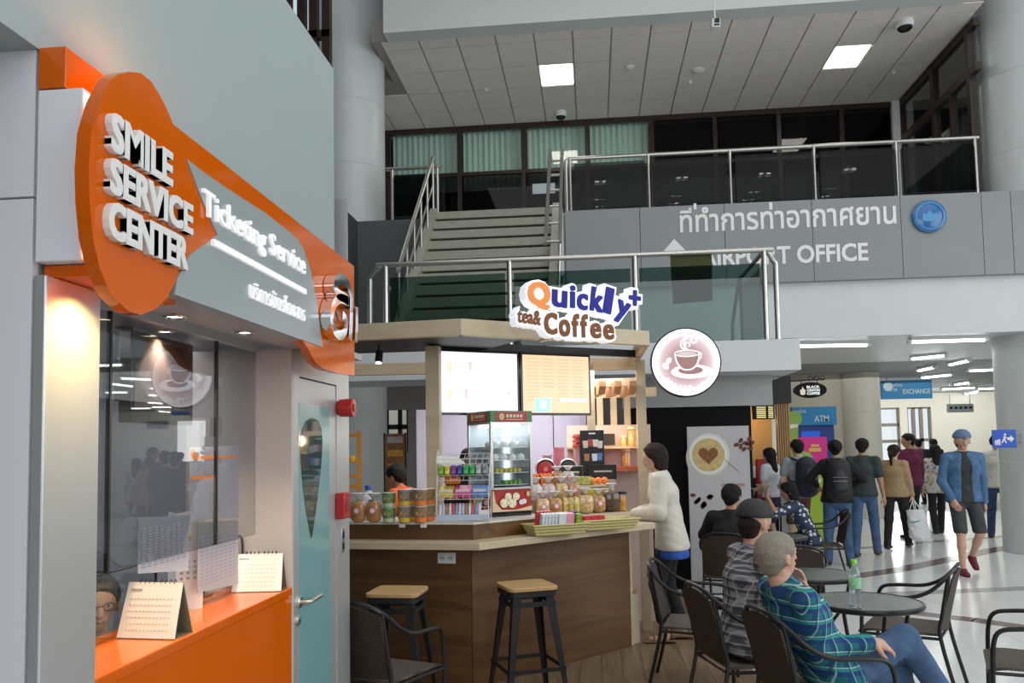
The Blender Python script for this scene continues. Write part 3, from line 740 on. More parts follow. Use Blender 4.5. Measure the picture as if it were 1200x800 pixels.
mk('lamp', MB().lathe([(.028, .006), (.001, .004)], n=24), MC['downlight_glow'], t, local=True)
spot('downlight_beam', (p[0], p[1], p[2]-.01), (-1.36, 2.42, 1.0), 34, (1, .82, .58), 100, .7, .03)

# glazing
og = glass('office_glass', (.80, .82, .84), 1.6)
wg = struct('window_5', MB().box((XGL-.02, 1.98, 2.085), (XGL+.02, 3.35, 2.12)), alu, smooth=False)
ya, yb_ = pX(127, 500, XGL).y, pX(253, 500, XGL).y
zl_ = pX(127, 670, XGL).z
for y0, y1, z0 in ((1.99, ya-.004, zl_), (ya+.004, yb_-.004, zl_), (yb_+.004, 3.345, zl_)):
    mk('pane', MB().box((XGL-.005, y0, z0), (XGL+.005, y1, 2.09)), og, wg, smooth=False)
for y in (ya, yb_): mk('joint', MB().box((XGL-.006, y-.005, zl_), (XGL+.007, y+.005, 2.09)), black, wg, smooth=False)
# counter
ctop, cfr = 1.085, -1.275
ct = thing('ticket_counter', 'glossy orange ticket counter under the glass windows', 'counter', (-1.5, 2.6, 0))
mk('worktop', MB().box((-1.56, 1.99, ctop-.035), (cfr, 3.35, ctop)), orange, ct, smooth=False, bevel=.004)
mk('front_panel', MB().box((cfr-.03, 1.99, .02), (cfr-.004, 3.35, ctop-.035)), orange, ct, smooth=False)
# low glass screens with rounded ends
lg = glass('screen_glass', (.86, .90, .90), 1.4)
def low_screen(x0, xe, ytop, label):
    X = -1.495
    a = pX(x0, ytop[0], X); b = pX(xe, ytop[1], X); zt_ = (a.z+b.z)/2
    r = .035; y0, y1 = a.y, b.y
    poly = [(y0, ctop), (y0, zt_)] + [(y1-r+r*math.sin(t), zt_-r+r*math.cos(t)) for t in [k*PI/16 for k in range(9)]] + [(y1, ctop)]
    t = thing('glass_screen', label, 'glass screen', (X, (y0+y1)/2, ctop))
    mk('sheet', MB().prism(poly, lambda u, v, d: (X+d, u, v), -.004, .004), lg, t, smooth=False)
    mk('edge', MB().tube([(X, u, v) for u, v in poly[1:]], .0045, 6), M('dark_glass_edge', (.01, .03, .03), .1), t)
low_screen(100, 183, (679, 655), 'low rounded glass screen on the counter beside the ticket clerk')
low_screen(228, 284, (640, 627), 'low rounded glass screen on the counter behind the far calendar')
# tent calendars
def calendar(cx, cy, wd, ht, rz, label):
    p = pZ(cx, cy, ctop)
    if cx > 250: p = p+Vector((-.008, -.055, 0))   # clear of the jamb behind it
    t = thing('desk_calendar', label, 'calendar', (p.x, p.y, ctop), rz)
    dp = ht*.62
    cw = M('calendar_page', (.85, .82, .76), .6)
    fpg = mk('front_page', MB().add([(-wd/2, 0, .003), (wd/2, 0, .003), (wd/2-.004, dp*.5, ht), (-wd/2+.006, dp*.5, ht), (-wd/2, .004, .003), (wd/2, .004, .003), (wd/2-.004, dp*.5+.004, ht), (-wd/2+.006, dp*.5+.004, ht)],
        [(0,1,2,3),(7,6,5,4),(0,4,5,1),(1,5,6,2),(2,6,7,3),(3,7,4,0)]), cw, t, local=True, smooth=False)
    bk = M('calendar_card', (.20, .16, .10), .6)
    mk('back_board', MB().add([(-wd/2, dp, .003), (wd/2, dp, .003), (wd/2-.004, dp*.55, ht), (-wd/2+.006, dp*.55, ht), (-wd/2, dp-.004, .003), (wd/2, dp-.004, .003), (wd/2-.004, dp*.55-.004, ht), (-wd/2+.006, dp*.55-.004, ht)],
        [(3,2,1,0),(4,5,6,7),(0,1,5,4),(1,2,6,5),(2,3,7,6),(3,0,4,7)]), bk, t, local=True, smooth=False)
    mk('base_board', MB().box((-wd/2, .003, 0), (wd/2, dp, .003)), bk, t, local=True, smooth=False)
    for k in range(8):
        x = (-.36+.10*(k % 4) + (0 if k < 4 else .45))*wd*.8+ .03*wd
        rg = MB().tube([(x, dp*.5+.006*math.cos(q*PI/4)+.002, ht+.002+.007*math.sin(q*PI/4)) for q in range(8)], .0012, 5, True)
        mk('ring', rg, blackgloss, t, local=True)
    ink = M('calendar_ink', (.35, .35, .38), .7); ink2 = M('calendar_ink_faint', (.62, .58, .54), .7)
    def onpage(u, v, d): # u,v in 0..1
        return ((u-.5)*wd*.92, dp*.5*v-d*.9, ht*v+d*.3+.001)
    mb = MB()
    for r_ in range(6):
        for c_ in range(12):
            u0 = .08+c_*.07; v0 = .14+r_*.11
            mb.prism([(u0, v0), (u0+.035, v0), (u0+.035, v0+.022), (u0, v0+.022)], onpage, .0008, .0016)
    pr_ = mk('print_marks', mb, ink2, fpg, local=True, smooth=False); pr_['kind'] = 'stuff'
    mk('title_bar', MB().prism([(.07, .84), (.28, .84), (.28, .875), (.07, .875)], onpage, .0008, .0016), ink, fpg, local=True, smooth=False)
    return t
calendar(170, 749, .195, .165, R(-4), 'tent desk calendar on the orange counter beside the clerk')
calendar(309, 691, .20, .150, R(8), 'tent desk calendar at the far end of the orange counter by the beige jamb')
# brochure board, card holder, note, acrylic base
p = pZ(212, 716, ctop)
t = thing('brochure_board', 'folded pale brochure board standing between the two counter calendars', 'brochure', (p.x-.02, p.y, ctop))
mk('left_leaf', MB().add([(-.085,.10,0),(0,0,0),(0,0,.35),(-.085,.10,.35),(-.085,.104,0),(0,.004,0),(0,.004,.35),(-.085,.104,.35)], [(0,1,2,3),(7,6,5,4),(0,4,5,1),(1,5,6,2),(2,6,7,3),(3,7,4,0)]), M('pale_cyan_card', (.62, .70, .72), .4), t, local=True, smooth=False)
rlf = mk('right_leaf', MB().add([(0,0,0),(.07,.06,0),(.07,.06,.365),(0,0,.35),(0,.004,0),(.07,.064,0),(.07,.064,.365),(0,.004,.35)], [(0,1,2,3),(7,6,5,4),(0,4,5,1),(1,5,6,2),(2,6,7,3),(3,7,4,0)]), M('pale_card', (.74, .74, .72), .4), t, local=True, smooth=False)
gold = M('gold_print', (.55, .40, .15), .5)
for k in range(3):
    for q in range(4):
        x = .012+k*.017
        mk('print_row', MB().box((x, x*.857-.003, .17-.02*q), (x+.009, x*.857+.004, .178-.02*q)), M('grey_print', (.40, .42, .45), .6), rlf, local=True, smooth=False)
mk('crest_print', MB().box((.026, .018, .25), (.042, .03, .268)), gold, rlf, local=True, smooth=False)
p = pZ(238, 700, ctop)
tag(mk('card_holder', MB().box((p.x-.03, p.y, ctop), (p.x-.022, p.y+.06, ctop+.085)).box((p.x-.03, p.y, ctop), (p.x+.01, p.y+.06, ctop+.006)), M('dark_brown_card', (.05, .02, .015), .4)), 'small dark brown card holder standing beside the brochure board', 'card holder')
tag(mk('note_pad', MB().box((p.x-.03, p.y-.09, ctop), (p.x+.0, p.y-.04, ctop+.035)), M('pink_note', (.75, .30, .30), .6), bevel=.002), 'pink sticky note block on the orange counter', 'note pad')
# notices behind the glass
def notice(pts, m, label, rows=0, head=None):
    X = XGL-.0055
    P = xpoly(pts, X)
    o = tag(mk('timetable_sheet', MB().prism(P, lambda u, v, d: (X-d, u, v), 0, .003), m, smooth=False), label, 'notice')
    y0, y1 = P[0][0], P[1][0]; z1 = P[0][1]; z0 = P[3][1]
    if head:
        for k, (f, c_) in enumerate(head):
            mk('heading_bar', MB().box((X+.0005, y0+.03*(y1-y0), z1-(z1-z0)*f), (X+.0015, y0+(.5 if k else .97)*(y1-y0), z1-(z1-z0)*(f-.05))), M('orange_print', (.70, .22, .06), .6), o, smooth=False)
        mk('logo_mark', MB().lathe([(.001, .002), (.016, .002), (.016, 0)], (X+.0005, y0+.025, z1-.022), 16, Matrix.Rotation(R(90), 3, 'Y')), MC['orange_print'], o)
    for r_ in range(rows):
        z = z1-(z1-z0)*(.22+.74*r_/rows)
        mb = MB()
        for c_ in range(8):
            y = y0+(y1-y0)*(.06+.115*c_); mb.box((X+.0005, y, z-.004), (X+.0012, y+(y1-y0)*.08, z+.001))
        q = mk('print_row', mb, M('blue_grey_print', (.33, .33, .42), .7), o, smooth=False); q['kind'] = 'stuff'
    return o
notice([(222, 524), (280, 522), (280, 606), (222, 610)], M('lilac_sheet', (.62, .60, .66), .5), 'printed timetable sheet with orange headings taped to the office glass', 16, [(.17, 0), (.45, 0)])
notice([(232, 612), (279, 609), (279, 684), (232, 694)], M('grey_sheet', (.42, .42, .45), .6), 'grey printed sheet on the glass below the timetable', 14)
notice([(162, 606), (221, 604), (221, 668), (162, 672)], M('grey_sheet2', (.50, .51, .55), .6), 'pale grey printed sheet on the glass behind the brochure board', 14)
# wall television inside
XT = -1.63
P = [pX(x, y, XT) for x, y in ((155, 375), (227, 391), (229, 499), (150, 494))]
y0, y1 = P[0].y, min(P[1].y, 3.34); z1, z0 = min((P[0].z+P[1].z)/2, 2.10), (P[2].z+P[3].z)/2
t = thing('wall_television', 'black television hanging on an arm behind the office glass', 'television', (XT, (y0+y1)/2, z0))
mk('case', MB().box((XT-.05, y0, z0), (XT, y1, z1)), blackgloss, t, smooth=False, bevel=.006)
mk('screen', MB().box((XT, y0+.015, z0+.05), (XT+.003, y1-.015, z1-.015)), M('dim_screen', (.10, .07, .06), .1), t, smooth=False)
mk('ceiling_arm', MB().box((XT-.09, y0+.04, z0+.08), (XT-.05, y0+.09, 2.12)), black, t, smooth=False)
area('office_fill', (-2.3, 2.9, 2.11), (0, 0, 0), 1.2, 1.6, 16, (.98, .98, 1))  # added fill to brighten the office interior, no fitting modelled

# door with teal panel
dl = struct('door_1', MB().box((W-.06, 3.38, 0), (W, 3.45, 2.10)).box((W-.06, 3.97, 0), (W, YE, 2.10)).box((W-.06, 3.45, 1.985), (W, 3.97, 2.10)), alu, smooth=False)
dl['label'] = 'aluminium framed office door with a teal panel'
leaf = mk('door_leaf', MB().box((W-.045, 3.453, .01), (W-.004, 3.967, 1.98)), alu, dl, smooth=False, bevel=.003)
y0, y1 = pX(350, 600, W).y, pX(386, 600, W).y
zt_ = pX(352, 472, W).z
mk('teal_panel', MB().box((W-.008, y0, .1), (W+.001, y1, zt_)), M('teal_glass', (.20, .40, .42), .18, coat=.3), leaf, smooth=False)
pear = [(366,489),(373,493),(377,503),(378,518),(377,540),(374,570),(370,600),(367,622),(365,631),(363,622),(359,600),(355,570),(352.5,540),(352,518),(354,503),(359,493)]
mk('pear_window', MB().prism(xpoly(pear, W+.003), lambda u, v, d: (W+.003-d, u, v), 0, .008), M('dark_mirror_glass', (.10, .16, .17), .04, .6), leaf, smooth=False)
hy = pX(350, 705, W); 
mk('handle_plate', MB().lathe([(.026, 0), (.026, .008), (.022, .012), (.001, .012)], (W, hy.y, hy.z), 20, Matrix.Rotation(R(90), 3, 'Y')), steel, leaf)
mk('handle', MB().tube(smoothpath([(W, hy.y, hy.z), (W+.045, hy.y, hy.z), (W+.055, hy.y+.02, hy.z+.002), (W+.055, hy.y+.13, hy.z+.006)], 4), .009, 10), steel, leaf)
hl = pX(348, 727, W)
mk('lock', MB().lathe([(.022, 0), (.022, .008), (.012, .014), (.001, .014)], (W, hl.y, hl.z), 20, Matrix.Rotation(R(90), 3, 'Y')), steel, leaf)
struct('wall_office_end', MB().box((W-.5, YE-.02, 0), (W-.001, YE, 3.0)), alu, smooth=False)
# alarm bell, call point, switch on the frame
p = pX(396, 478, W)
t = thing('alarm_bell', 'red round alarm bell on the office door frame', 'alarm bell', (W, p.y, p.z))
mk('dome', MB().lathe([(.028, .004), (.044, .012), (.047, .07), (.044, .082), (.001, .086)], (0,0,0), 28, Matrix.Rotation(R(90), 3, 'Y')), red, t, local=True)
mk('back_plate', MB().lathe([(.036, 0), (.036, .006), (.001, .006)], (0,0,0), 20, Matrix.Rotation(R(90), 3, 'Y')), red, t, local=True)
mk('face_disc', MB().lathe([(.02, .0855), (.02, .089), (.001, .089)], (0,0,0), 20, Matrix.Rotation(R(90), 3, 'Y')), M('dark_red', (.28, .01, .01), .3), t, local=True)
p = pX(397, 592, W)
t = thing('fire_call_point', 'square red fire call point box below the alarm bell', 'call point', (W, p.y, p.z))
mk('box', MB().box((0, -.05, -.065), (.045, .05, .065)), red, t, local=True, bevel=.006)
mk('push_plate', MB().box((.045, -.03, -.03), (.048, .03, .03)), M('dark_red', (.28, .01, .01), .3), t, local=True, bevel=.002)
p = pX(401, 633, W)
t = thing('wall_switch', 'steel switch plate below the red call point', 'switch', (W, p.y, p.z))
mk('plate', MB().box((0, -.02, -.06), (.006, .02, .06)), steel, t, local=True, bevel=.002)
for k in (-1, 1): mk('rocker', MB().box((.006, -.011, k*.028-.018), (.010, .011, k*.028+.018)), darkmetal, t, local=True, bevel=.001)
# ================================================================== COFFEE KIOSK
V2 = lambda x, y: Vector((x, y, 0))
C0, C1, C2 = V2(-2.7, 5.60), V2(-.765, 5.38), V2(.49, 6.745)
def off2(pts, d):
    """offset a polyline to its left side (inward) by d"""
    out = []
    for i, p in enumerate(pts):
        ns = []
        if i > 0: e = (p-pts[i-1]).normalized(); ns.append(Vector((-e.y, e.x, 0)))
        if i < len(pts)-1: e = (pts[i+1]-p).normalized(); ns.append(Vector((-e.y, e.x, 0)))
        if len(ns) == 2: m = (ns[0]+ns[1]).normalized(); out.append(p + m*(d/m.dot(ns[0])))
        else: out.append(p+ns[0]*d)
    return out
FR = [C0, C1, C2]
zc1, zc0 = 1.03, .98
UP = lambda u, v, d: (u, v, d)
def plate(name, outer, inner, z0, z1, m, parent, **k):
    poly = [(p.x, p.y) for p in outer] + [(p.x, p.y) for p in reversed(inner)]
    return mk(name, MB().prism(poly, UP, z0, z1), m, parent, **k)
bar = thing('bar_counter', 'angled wood fronted coffee bar with a pale worktop', 'bar counter', (C1.x, C1.y+.3, 0))
IN = off2(FR, .62)
plate('worktop', FR, IN, zc0, zc1, pale_wood, bar, smooth=False, bevel=.004)
A = off2(FR, .24); B = off2(FR, .27)
dirR = (C2-C1).normalized(); nR = Vector((-dirR.y, dirR.x, 0))
pend = C2 - dirR*.05
pa = [pend + nR*.24, pend + nR*.27]
mk('front_panel', MB().prism([(A[0].x, A[0].y), (A[1].x-.002, A[1].y), (B[1].x-.002, B[1].y), (B[0].x, B[0].y)], UP, .012, zc0), oak, bar, smooth=False)
oak2 = wood('oak_laminate_right', (.080, .035, .010), (.18, .084, .026), 'X', 1.6, .42, rot=-math.atan2(dirR.y, dirR.x))
o = mk('front_panel', MB().prism([(A[1].x+.002, A[1].y), (pa[0].x, pa[0].y), (pa[1].x, pa[1].y), (B[1].x+.002, B[1].y)], UP, .012, zc0), oak2, bar, smooth=False)
mk('end_panel', MB().prism([(p.x, p.y) for p in (pa[0]+dirR*.001, pa[0]+dirR*.03, pa[0]+dirR*.03+nR*.36, pa[0]+dirR*.001+nR*.36)], UP, .012, zc0), pale_wood, bar, smooth=False)
# ledge riser with white top
L1 = off2(FR, .17); L2 = off2(FR, .19); L3 = off2(FR, .60)
tt = .40
def cut(pl): return [pl[0], pl[1], pl[1] + (pl[2]-pl[1])*tt]
plate('ledge_riser', cut(L1), cut(L2), zc1, 1.135, oak, bar, smooth=False)
plate('ledge_top', cut(off2(FR, .16)), cut(L3), 1.135, 1.15, M('ledge_white', (.68, .64, .58), .35), bar, smooth=False)
ZL = 1.15
# inner back counter
bs1, bs2 = off2(FR, .62), off2(FR, .72); bs1[2] = bs1[1]+(bs1[2]-bs1[1])*.7; bs2[2] = bs2[1]+(bs2[2]-bs2[1])*.7
plate('back_shelf', bs1, bs2, .86, .90, pale_wood, bar, smooth=False)
# outlet
p = pY(524, 653, 5.66); nl = (C1-C0).normalized()
Pn = A[0] + (A[1]-A[0])*((p.x-A[0].x)/(A[1].x-A[0].x))
t = thing('power_outlet', 'white double power outlet under the bar worktop', 'outlet', (Pn.x, Pn.y, p.z), math.atan2(nl.y, nl.x))
mk('plate', MB().box((-.065, -.014, -.04), (.065, -.0005, .036)), white, t, local=True, bevel=.004)
for sx in (-1, 1):
    mk('socket', MB().lathe([(.022, 0), (.022, .004), (.018, .004), (.018, .001), (.001, .001)], (sx*.03, -.0145, 0), 16, Matrix.Rotation(R(90), 3, 'X')), offwhite, t, local=True)
    for q in (-1, 1): mk('slot', MB().box((sx*.03+q*.007-.002, -.020, -.006), (sx*.03+q*.007+.002, -.0182, .006)), black, t, local=True)

area('kiosk_fill', (-.55, 7.45, 2.36), (0, 0, 0), 1.6, .7, 32, (1, .95, .9))  # added fill under the canopy to brighten back panels and goods
# ---- canopy and posts
K0, K1, K2 = V2(-2.8, 5.72), V2(-.888, 5.5), V2(.46, 6.4)
KF = [K0, K1, K2]
kz0, kz1 = 2.44, 2.555
dK = (K2-K1).normalized(); nK = Vector((-dK.y, dK.x, 0))
cn = thing('kiosk_canopy', 'pale wood kiosk frame with canopy beams, posts and rafters', 'kiosk frame', (K1.x, K1.y, 0))
plate('canopy_beam', [K0, K1], off2([K0, K1], .06), kz0, kz1, pale_wood, cn, smooth=False, bevel=.003)
plate('canopy_beam', [K1, K2], off2([K1, K2], .06), kz0, kz1, pale_wood, cn, smooth=False, bevel=.003)
K3 = V2(K2.x-.02, 8.0); K4 = K0 + Vector((0, 2.1, 0))
plate('canopy_beam', [K2, K3], off2([K2, K3], .06), kz0, kz1, pale_wood, cn, smooth=False, bevel=.003)
plate('canopy_beam', [K3, K4], off2([K3, K4], .06), kz0-.04, kz1-.04, pale_wood, cn, smooth=False, bevel=.003)
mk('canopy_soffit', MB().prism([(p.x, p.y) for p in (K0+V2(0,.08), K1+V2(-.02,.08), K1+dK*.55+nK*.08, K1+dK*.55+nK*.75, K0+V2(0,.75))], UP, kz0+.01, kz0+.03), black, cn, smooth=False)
def post(px, pyt, Y, w_, z1, nm='post', z0=.009):
    p = pY(px, pyt, Y); mk(nm, MB().box((p.x-w_/2, Y, z0), (p.x+w_/2, Y+w_, z1)), pale_wood, cn, smooth=False, bevel=.003); return p.x
xp1 = post(506.5, 450, 6.02, .105, kz0)
xp2 = post(751, 450, 7.42, .085, kz0)
xp3 = post(693, 500, 7.50, .075, kz0-.02)
zb_ = pY(720, 448, 7.48).z
mk('cross_beam', MB().beam((xp3, 7.54, zb_), (xp2, 7.46, zb_), .06, .075), pale_wood, cn, smooth=False, bevel=.003)
# rafters with pointed ends behind the cross beam
for k, x in enumerate((706, 724, 741)):
    a = pY(x, 455, 7.42); mk('rafter', MB().prism([(0, .07), (0, 0.02), (.06, -.045), (.5, -.045), (.5, .07)], lambda u, v, d: (a.x-.15*u+d, a.y-.12+u, a.z+v-.01), -.03, .03), M('rafter_wood', (.45, .24, .12), .5, noise=.15, ns=5, stretch=(4,.4,4)), cn, smooth=False)
zs0, zs1 = pY(710, 502, 7.9).z, pY(710, 466, 7.9).z
mk('back_rail', MB().box((-.2, 7.88, zs1), (.62, 7.94, zs1+.09)), pale_wood, cn, smooth=False)
for x in (703, 719, 735):
    X = pY(x, 480, 7.9).x; mk('back_slat', MB().box((X-.03, 7.88, zs0), (X+.03, 7.92, zs1)), pale_wood, cn, smooth=False)
ps0, ps1 = pY(715, 546, 7.9).z, pY(715, 498, 7.9).z
mk('back_panel', MB().box((-.25, 7.86, .009), (.55, 7.9, ps1)), M('pinkish_panel', (.66, .50, .46), .5), cn, smooth=False)
mk('red_shelf', MB().box((-.25, 7.5, ps0-.04), (.50, 7.86, ps0)), M('red_shelf_laminate', (.50, .10, .03), .3), cn, smooth=False)
mk('wood_shelf', MB().box((-.25, 7.62, pY(715, 523, 7.62).z-.02), (.50, 7.86, pY(715, 523, 7.62).z)), pale_wood, cn, smooth=False)
# lavender back wall panels behind the kiosk
lav = M('lavender_white_panel', (.60, .57, .74), .4)
xa, xb_ = pY(519, 500, 8.3).x, pY(547, 500, 8.3).x
bw = thing('back_partition', 'pale lavender partition panels behind the kiosk', 'partition', ((xa+.6)/2, 8.3, 0))
xr = pY(680, 500, 8.3).x
mk('panel', MB().box((xa-.28, 8.3, .009), (xa-.10, 8.36, pY(495, 480, 8.3).z)), M('white_lavender', (.68, .66, .78), .4), bw, smooth=False)
mk('panel', MB().box((xa-.04, 8.3, .009), (xr-.28, 8.36, kz0-.06)), lav, bw, smooth=False)
mk('panel', MB().box((xr-.27, 8.3, .009), (xr, 8.36, kz0-.06)), lav, bw, smooth=False)
mk('post', MB().box((xr, 8.28, .009), (xr+.06, 8.36, kz0-.06)), M('lilac_post', (.5, .47, .6), .4), bw, smooth=False)

# ---- menu screens
ms0, ms1 = pY(513, 444, 6.14), pY(692, 450, 6.88)
dS = Vector((ms1.x-ms0.x, ms1.y-ms0.y, 0)); LS = dS.length; dS.normalize(); nS = Vector((dS.y, -dS.x, 0))
sz1, sz0 = pY(513, 402, 6.14).z, pY(513, 486, 6.14).z
sz1 = min(sz1, kz0-.005)
def smap(u, v, d): # u metres along, v height, d outwards
    q = Vector((ms0.x, ms0.y, 0)) + dS*u + nS*d; return (q.x, q.y, v)
ue = (K2.x-.04-smap(0, 0, -.08)[0])/dS.x
mk('screen_rail', MB().beam(smap(-.03, kz0+.03, -.08), smap(ue, kz0+.03, -.08), .06, .06), black, cn, smooth=False)
mk('screen_rail', MB().beam((xp1, 6.08, kz0+.03), smap(-.0, kz0+.03, -.08), .05, .06), black, cn, smooth=False)
def sbox(mb, u0, u1, v0, v1, d0, d1): return mb.prism([(u0, v0), (u1, v0), (u1, v1), (u0, v1)], smap, d0, d1)
half = LS*.517
glowW = M('screen_white', (.9, .9, .9), .3, emit=(.93, .96, 1), es=.85)
glowO = M('screen_orange', (.9, .6, .4), .3, emit=(1, .63, .40), es=.6)
DISP = {}
def screen(u0, u1, m, label):
    q = smap((u0+u1)/2, sz0, 0)
    t = thing('menu_screen', label, 'menu screen', q)
    mk('case', sbox(MB(), u0, u1, sz0, sz1, -.06, 0), blackgloss, t, smooth=False)
    t['disp'] = 1; DISP[label[:9]] = mk('display', sbox(MB(), u0+.018, u1-.018, sz0+.02, sz1-.022, .0, .003), m, t, smooth=False)
    mk('hanger', MB().tube([smap((u0+u1)/2, sz1-.1, -.08), smap((u0+u1)/2, kz0+.06, -.08)], .018, 8), black, t)
    return t
sA = screen(0, half-.012, glowW, 'lit white menu screen showing pictures of drinks')
sB = screen(half+.004, LS, glowO, 'lit orange menu screen with rows of text')
for o in (sA, sB): del o['disp']
sA, sB = DISP['lit white'], DISP['lit orang']
def emi(name, c, s_=.8): return M(name, c, .4, emit=c, es=s_)
def pic(parent, kind, u, v, w_, h_, m): mk(kind, sbox(MB(), u-w_/2, u+w_/2, v-h_/2, v+h_/2, .0032, .0042), m, parent, smooth=False)
H = sz1-sz0
cup = [(-.3, -.5), (.3, -.5), (.45, .5), (-.45, .5)]
for i, (fu, fv, c) in enumerate(((.14, .72, (.9, .78, .55)), (.38, .74, (.75, .70, .66)), (.6, .74, (.92, .85, .78)), (.82, .74, (.86, .82, .8)),
                                 (.14, .3, (.92, .72, .5)), (.33, .32, (.93, .55, .66)), (.5, .35, (.75, .68, .64)), (.66, .35, (.9, .72, .7)), (.85, .34, (.5, .5, .5)))):
    u = fu*half; v = sz0+fv*H; s_ = .042 if i not in (6, 7, 8) else .03
    mk('drink_picture', MB().prism([(u+a*s_, v+b*s_*(1.9 if i < 6 else 1.0)) for a, b in cup], smap, .0032, .0042), emi('drink_%d' % i, c, .8), sA, smooth=False)
for j in range(13):
    for i in range(4):
        pic(sB, 'menu_row', half+(.17+.215*i)*(LS-half), sz0+H*(.90-.055*j), (LS-half)*.16, H*.012, emi('menu_text', (.86, .42, .22), .75)) if not (j > 8 and i == 1) else None
pic(sB, 'heading_block', half+(.30)*(LS-half), sz0+H*.16, (LS-half)*.22, H*.22, emi('blue_block', (.35, .62, .85), .9))
pic(sB, 'picture_block', half+(.31)*(LS-half), sz0+H*.17, (LS-half)*.10, H*.12, emi('pale_block', (.9, .93, .95), .9))
pic(sB, 'banner_block', half+(.74)*(LS-half), sz0+H*.25, (LS-half)*.38, H*.06, emi('pale_block', (.9, .93, .95), .9))
spot('screen_spill', smap(LS*.5, (sz0+sz1)/2, .25), smap(LS*.5, 1.1, .9), 5, (1, .93, .88), 150, 1, .4)

# ---- lit Quickly sign on the canopy
qs = thing('kiosk_name_sign', 'lit kiosk sign with orange, blue and brown letters on white backing', 'sign', (0, 6, kz0))
PQ = K1 - nK*.14
def pPl(x, y, P0, n):
    d = ray(x, y); tt_ = (P0-CP).dot(n)/d.dot(n); return CP + d*tt_
wb = M('sign_white_backing', (.85, .87, .9), .4, emit=(.9, .94, 1), es=.55)
blu = M('sign_blue', (.003, .006, .26), .6, emit=(.0, .005, .5), es=.08)
org_ = M('sign_orange', (.75, .20, .004), .3, emit=(1, .30, .0), es=.25)
brn = M('sign_brown', (.20, .065, .010), .6, emit=(.5, .17, .03), es=.06)
def letter(ch, x0, y0, x1, y1, m, off=.04, rot=0, margin=2.6):
    bl = pPl(x0, y1, Vector((PQ.x, PQ.y, 0)), nK); br = pPl(x1, y1, Vector((PQ.x, PQ.y, 0)), nK); tl = pPl(x0, y0, Vector((PQ.x, PQ.y, 0)), nK)
    wd = (br-bl).length; ht = tl.z-bl.z; k = wd/(x1-x0)
    c = (bl + (br-bl)*.5); c.z = bl.z+ht/2
    cr, sr = math.cos(rot), math.sin(rot)
    u = dK*cr + Vector((0,0,1))*sr; v = -dK*sr + Vector((0,0,1))*cr
    def put(w2, h2, o2, ext, dd, bo=(0, 0)):
        return text_mb(ch, w2, h2, ext, o2, c - u*(w2/2) - v*(h2/2) - nK*dd, u, v, -nK, bold=bo)
    mg = margin*k
    return put(wd, ht, off*.25, .012, .09, (.045 if len(ch) == 1 else .008, .03)), put(wd+2*mg, ht+2*mg, off+.075, .09, 0), m
specs = [('Q',611,332,637,364,org_,.05,0), ('u',639,342,656.5,362,blu,.045,R(-4)), ('i',660,337,666,363,blu,.05,R(-2)), ('c',668,346,680.5,365,blu,.045,R(-6)), ('k',684,339,699,367,blu,.05,R(-8)),
         ('l',700,339,709.5,369.5,blu,.06,R(-12)), ('y',713,354.5,728.5,381,blu,.05,R(-18)), ('+',728.5,342,742,360,blu,.06,R(-3)),
         ('tea&',599,364,626,381,brn,.012,R(-4)), ('C',630,368,645,393.5,brn,.05,0), ('o',647,376,660,396,brn,.05,0), ('f',662,369.5,670.5,396.5,brn,.04,0), ('f',672,370,680.5,397,brn,.04,0), ('e',683.5,380,696,398,brn,.05,0), ('e',698.5,381.5,711,399.5,brn,.05,0)]
back = MB()
for sp in specs:
    f, b_, m = letter(*sp); back.add(b_.v, b_.f); mk('letter', f, m, qs, smooth=False)
bo = mk('backing', back, wb, qs, smooth=False)
for px in (645, 705):
    q = pPl(px, 396, Vector((PQ.x, PQ.y, 0)), nK)
    mk('bracket', MB().beam(q+nK*.0, q+nK*.14, .02, .02), steel, qs, smooth=False)

# ---- round illuminated coffee sign
YR = 7.0; rc = pY(803, 425, YR); RR = 40/950*7.0
rs = thing('round_coffee_sign', 'round illuminated sign with a coffee cup and steam', 'sign', (rc.x, YR, rc.z-RR))
AX = Matrix.Rotation(R(90), 3, 'X')
mk('rim', MB().lathe([(RR-.012, .052), (RR, .05), (RR+.004, .0), (RR, -.05), (.001, -.05)], (rc.x, YR, rc.z), 56, AX), darkmetal, rs)
m = M('coffee_sign_face', (.5, .4, .4), .3); nt = m.node_tree; b = nt.nodes['Principled BSDF']
tc = nt.nodes.new('ShaderNodeTexCoord'); mp = nt.nodes.new('ShaderNodeMapping'); mp.inputs['Location'].default_value = (0, 0, -RR); mp.inputs['Scale'].default_value = (1, 0, 1)
ln = nt.nodes.new('ShaderNodeVectorMath'); ln.operation = 'LENGTH'; dv = nt.nodes.new('ShaderNodeMath'); dv.operation = 'DIVIDE'; dv.inputs[1].default_value = RR
rp = nt.nodes.new('ShaderNodeValToRGB'); rp.color_ramp.elements[0].position = .45; rp.color_ramp.elements[0].color = (.24, .15, .15, 1)
rp.color_ramp.elements[1].position = .96; rp.color_ramp.elements[1].color = (1.0, 1.0, 1.0, 1)
e_ = rp.color_ramp.elements.new(.72); e_.color = (.42, .32, .34, 1)
nt.links.new(tc.outputs['Object'], mp.inputs[0]); nt.links.new(mp.outputs[0], ln.inputs[0]); nt.links.new(ln.outputs['Value'], dv.inputs[0]); nt.links.new(dv.outputs[0], rp.inputs[0])
nt.links.new(rp.outputs[0], b.inputs['Base Color']); nt.links.new(rp.outputs[0], b.inputs['Emission Color']); b.inputs['Emission Strength'].default_value = 1.15
mk('lit_face', MB().lathe([(RR-.012, .0525), (.001, .0535)], (rc.x, YR, rc.z), 56, AX), m, rs)
lw = M('sign_line_white', (.9, .9, .92), .4, emit=(.92, .92, 1), es=.85); lb = M('sign_cup_brown', (.2, .1, .09), .4, emit=(.23, .12, .11), es=.7)
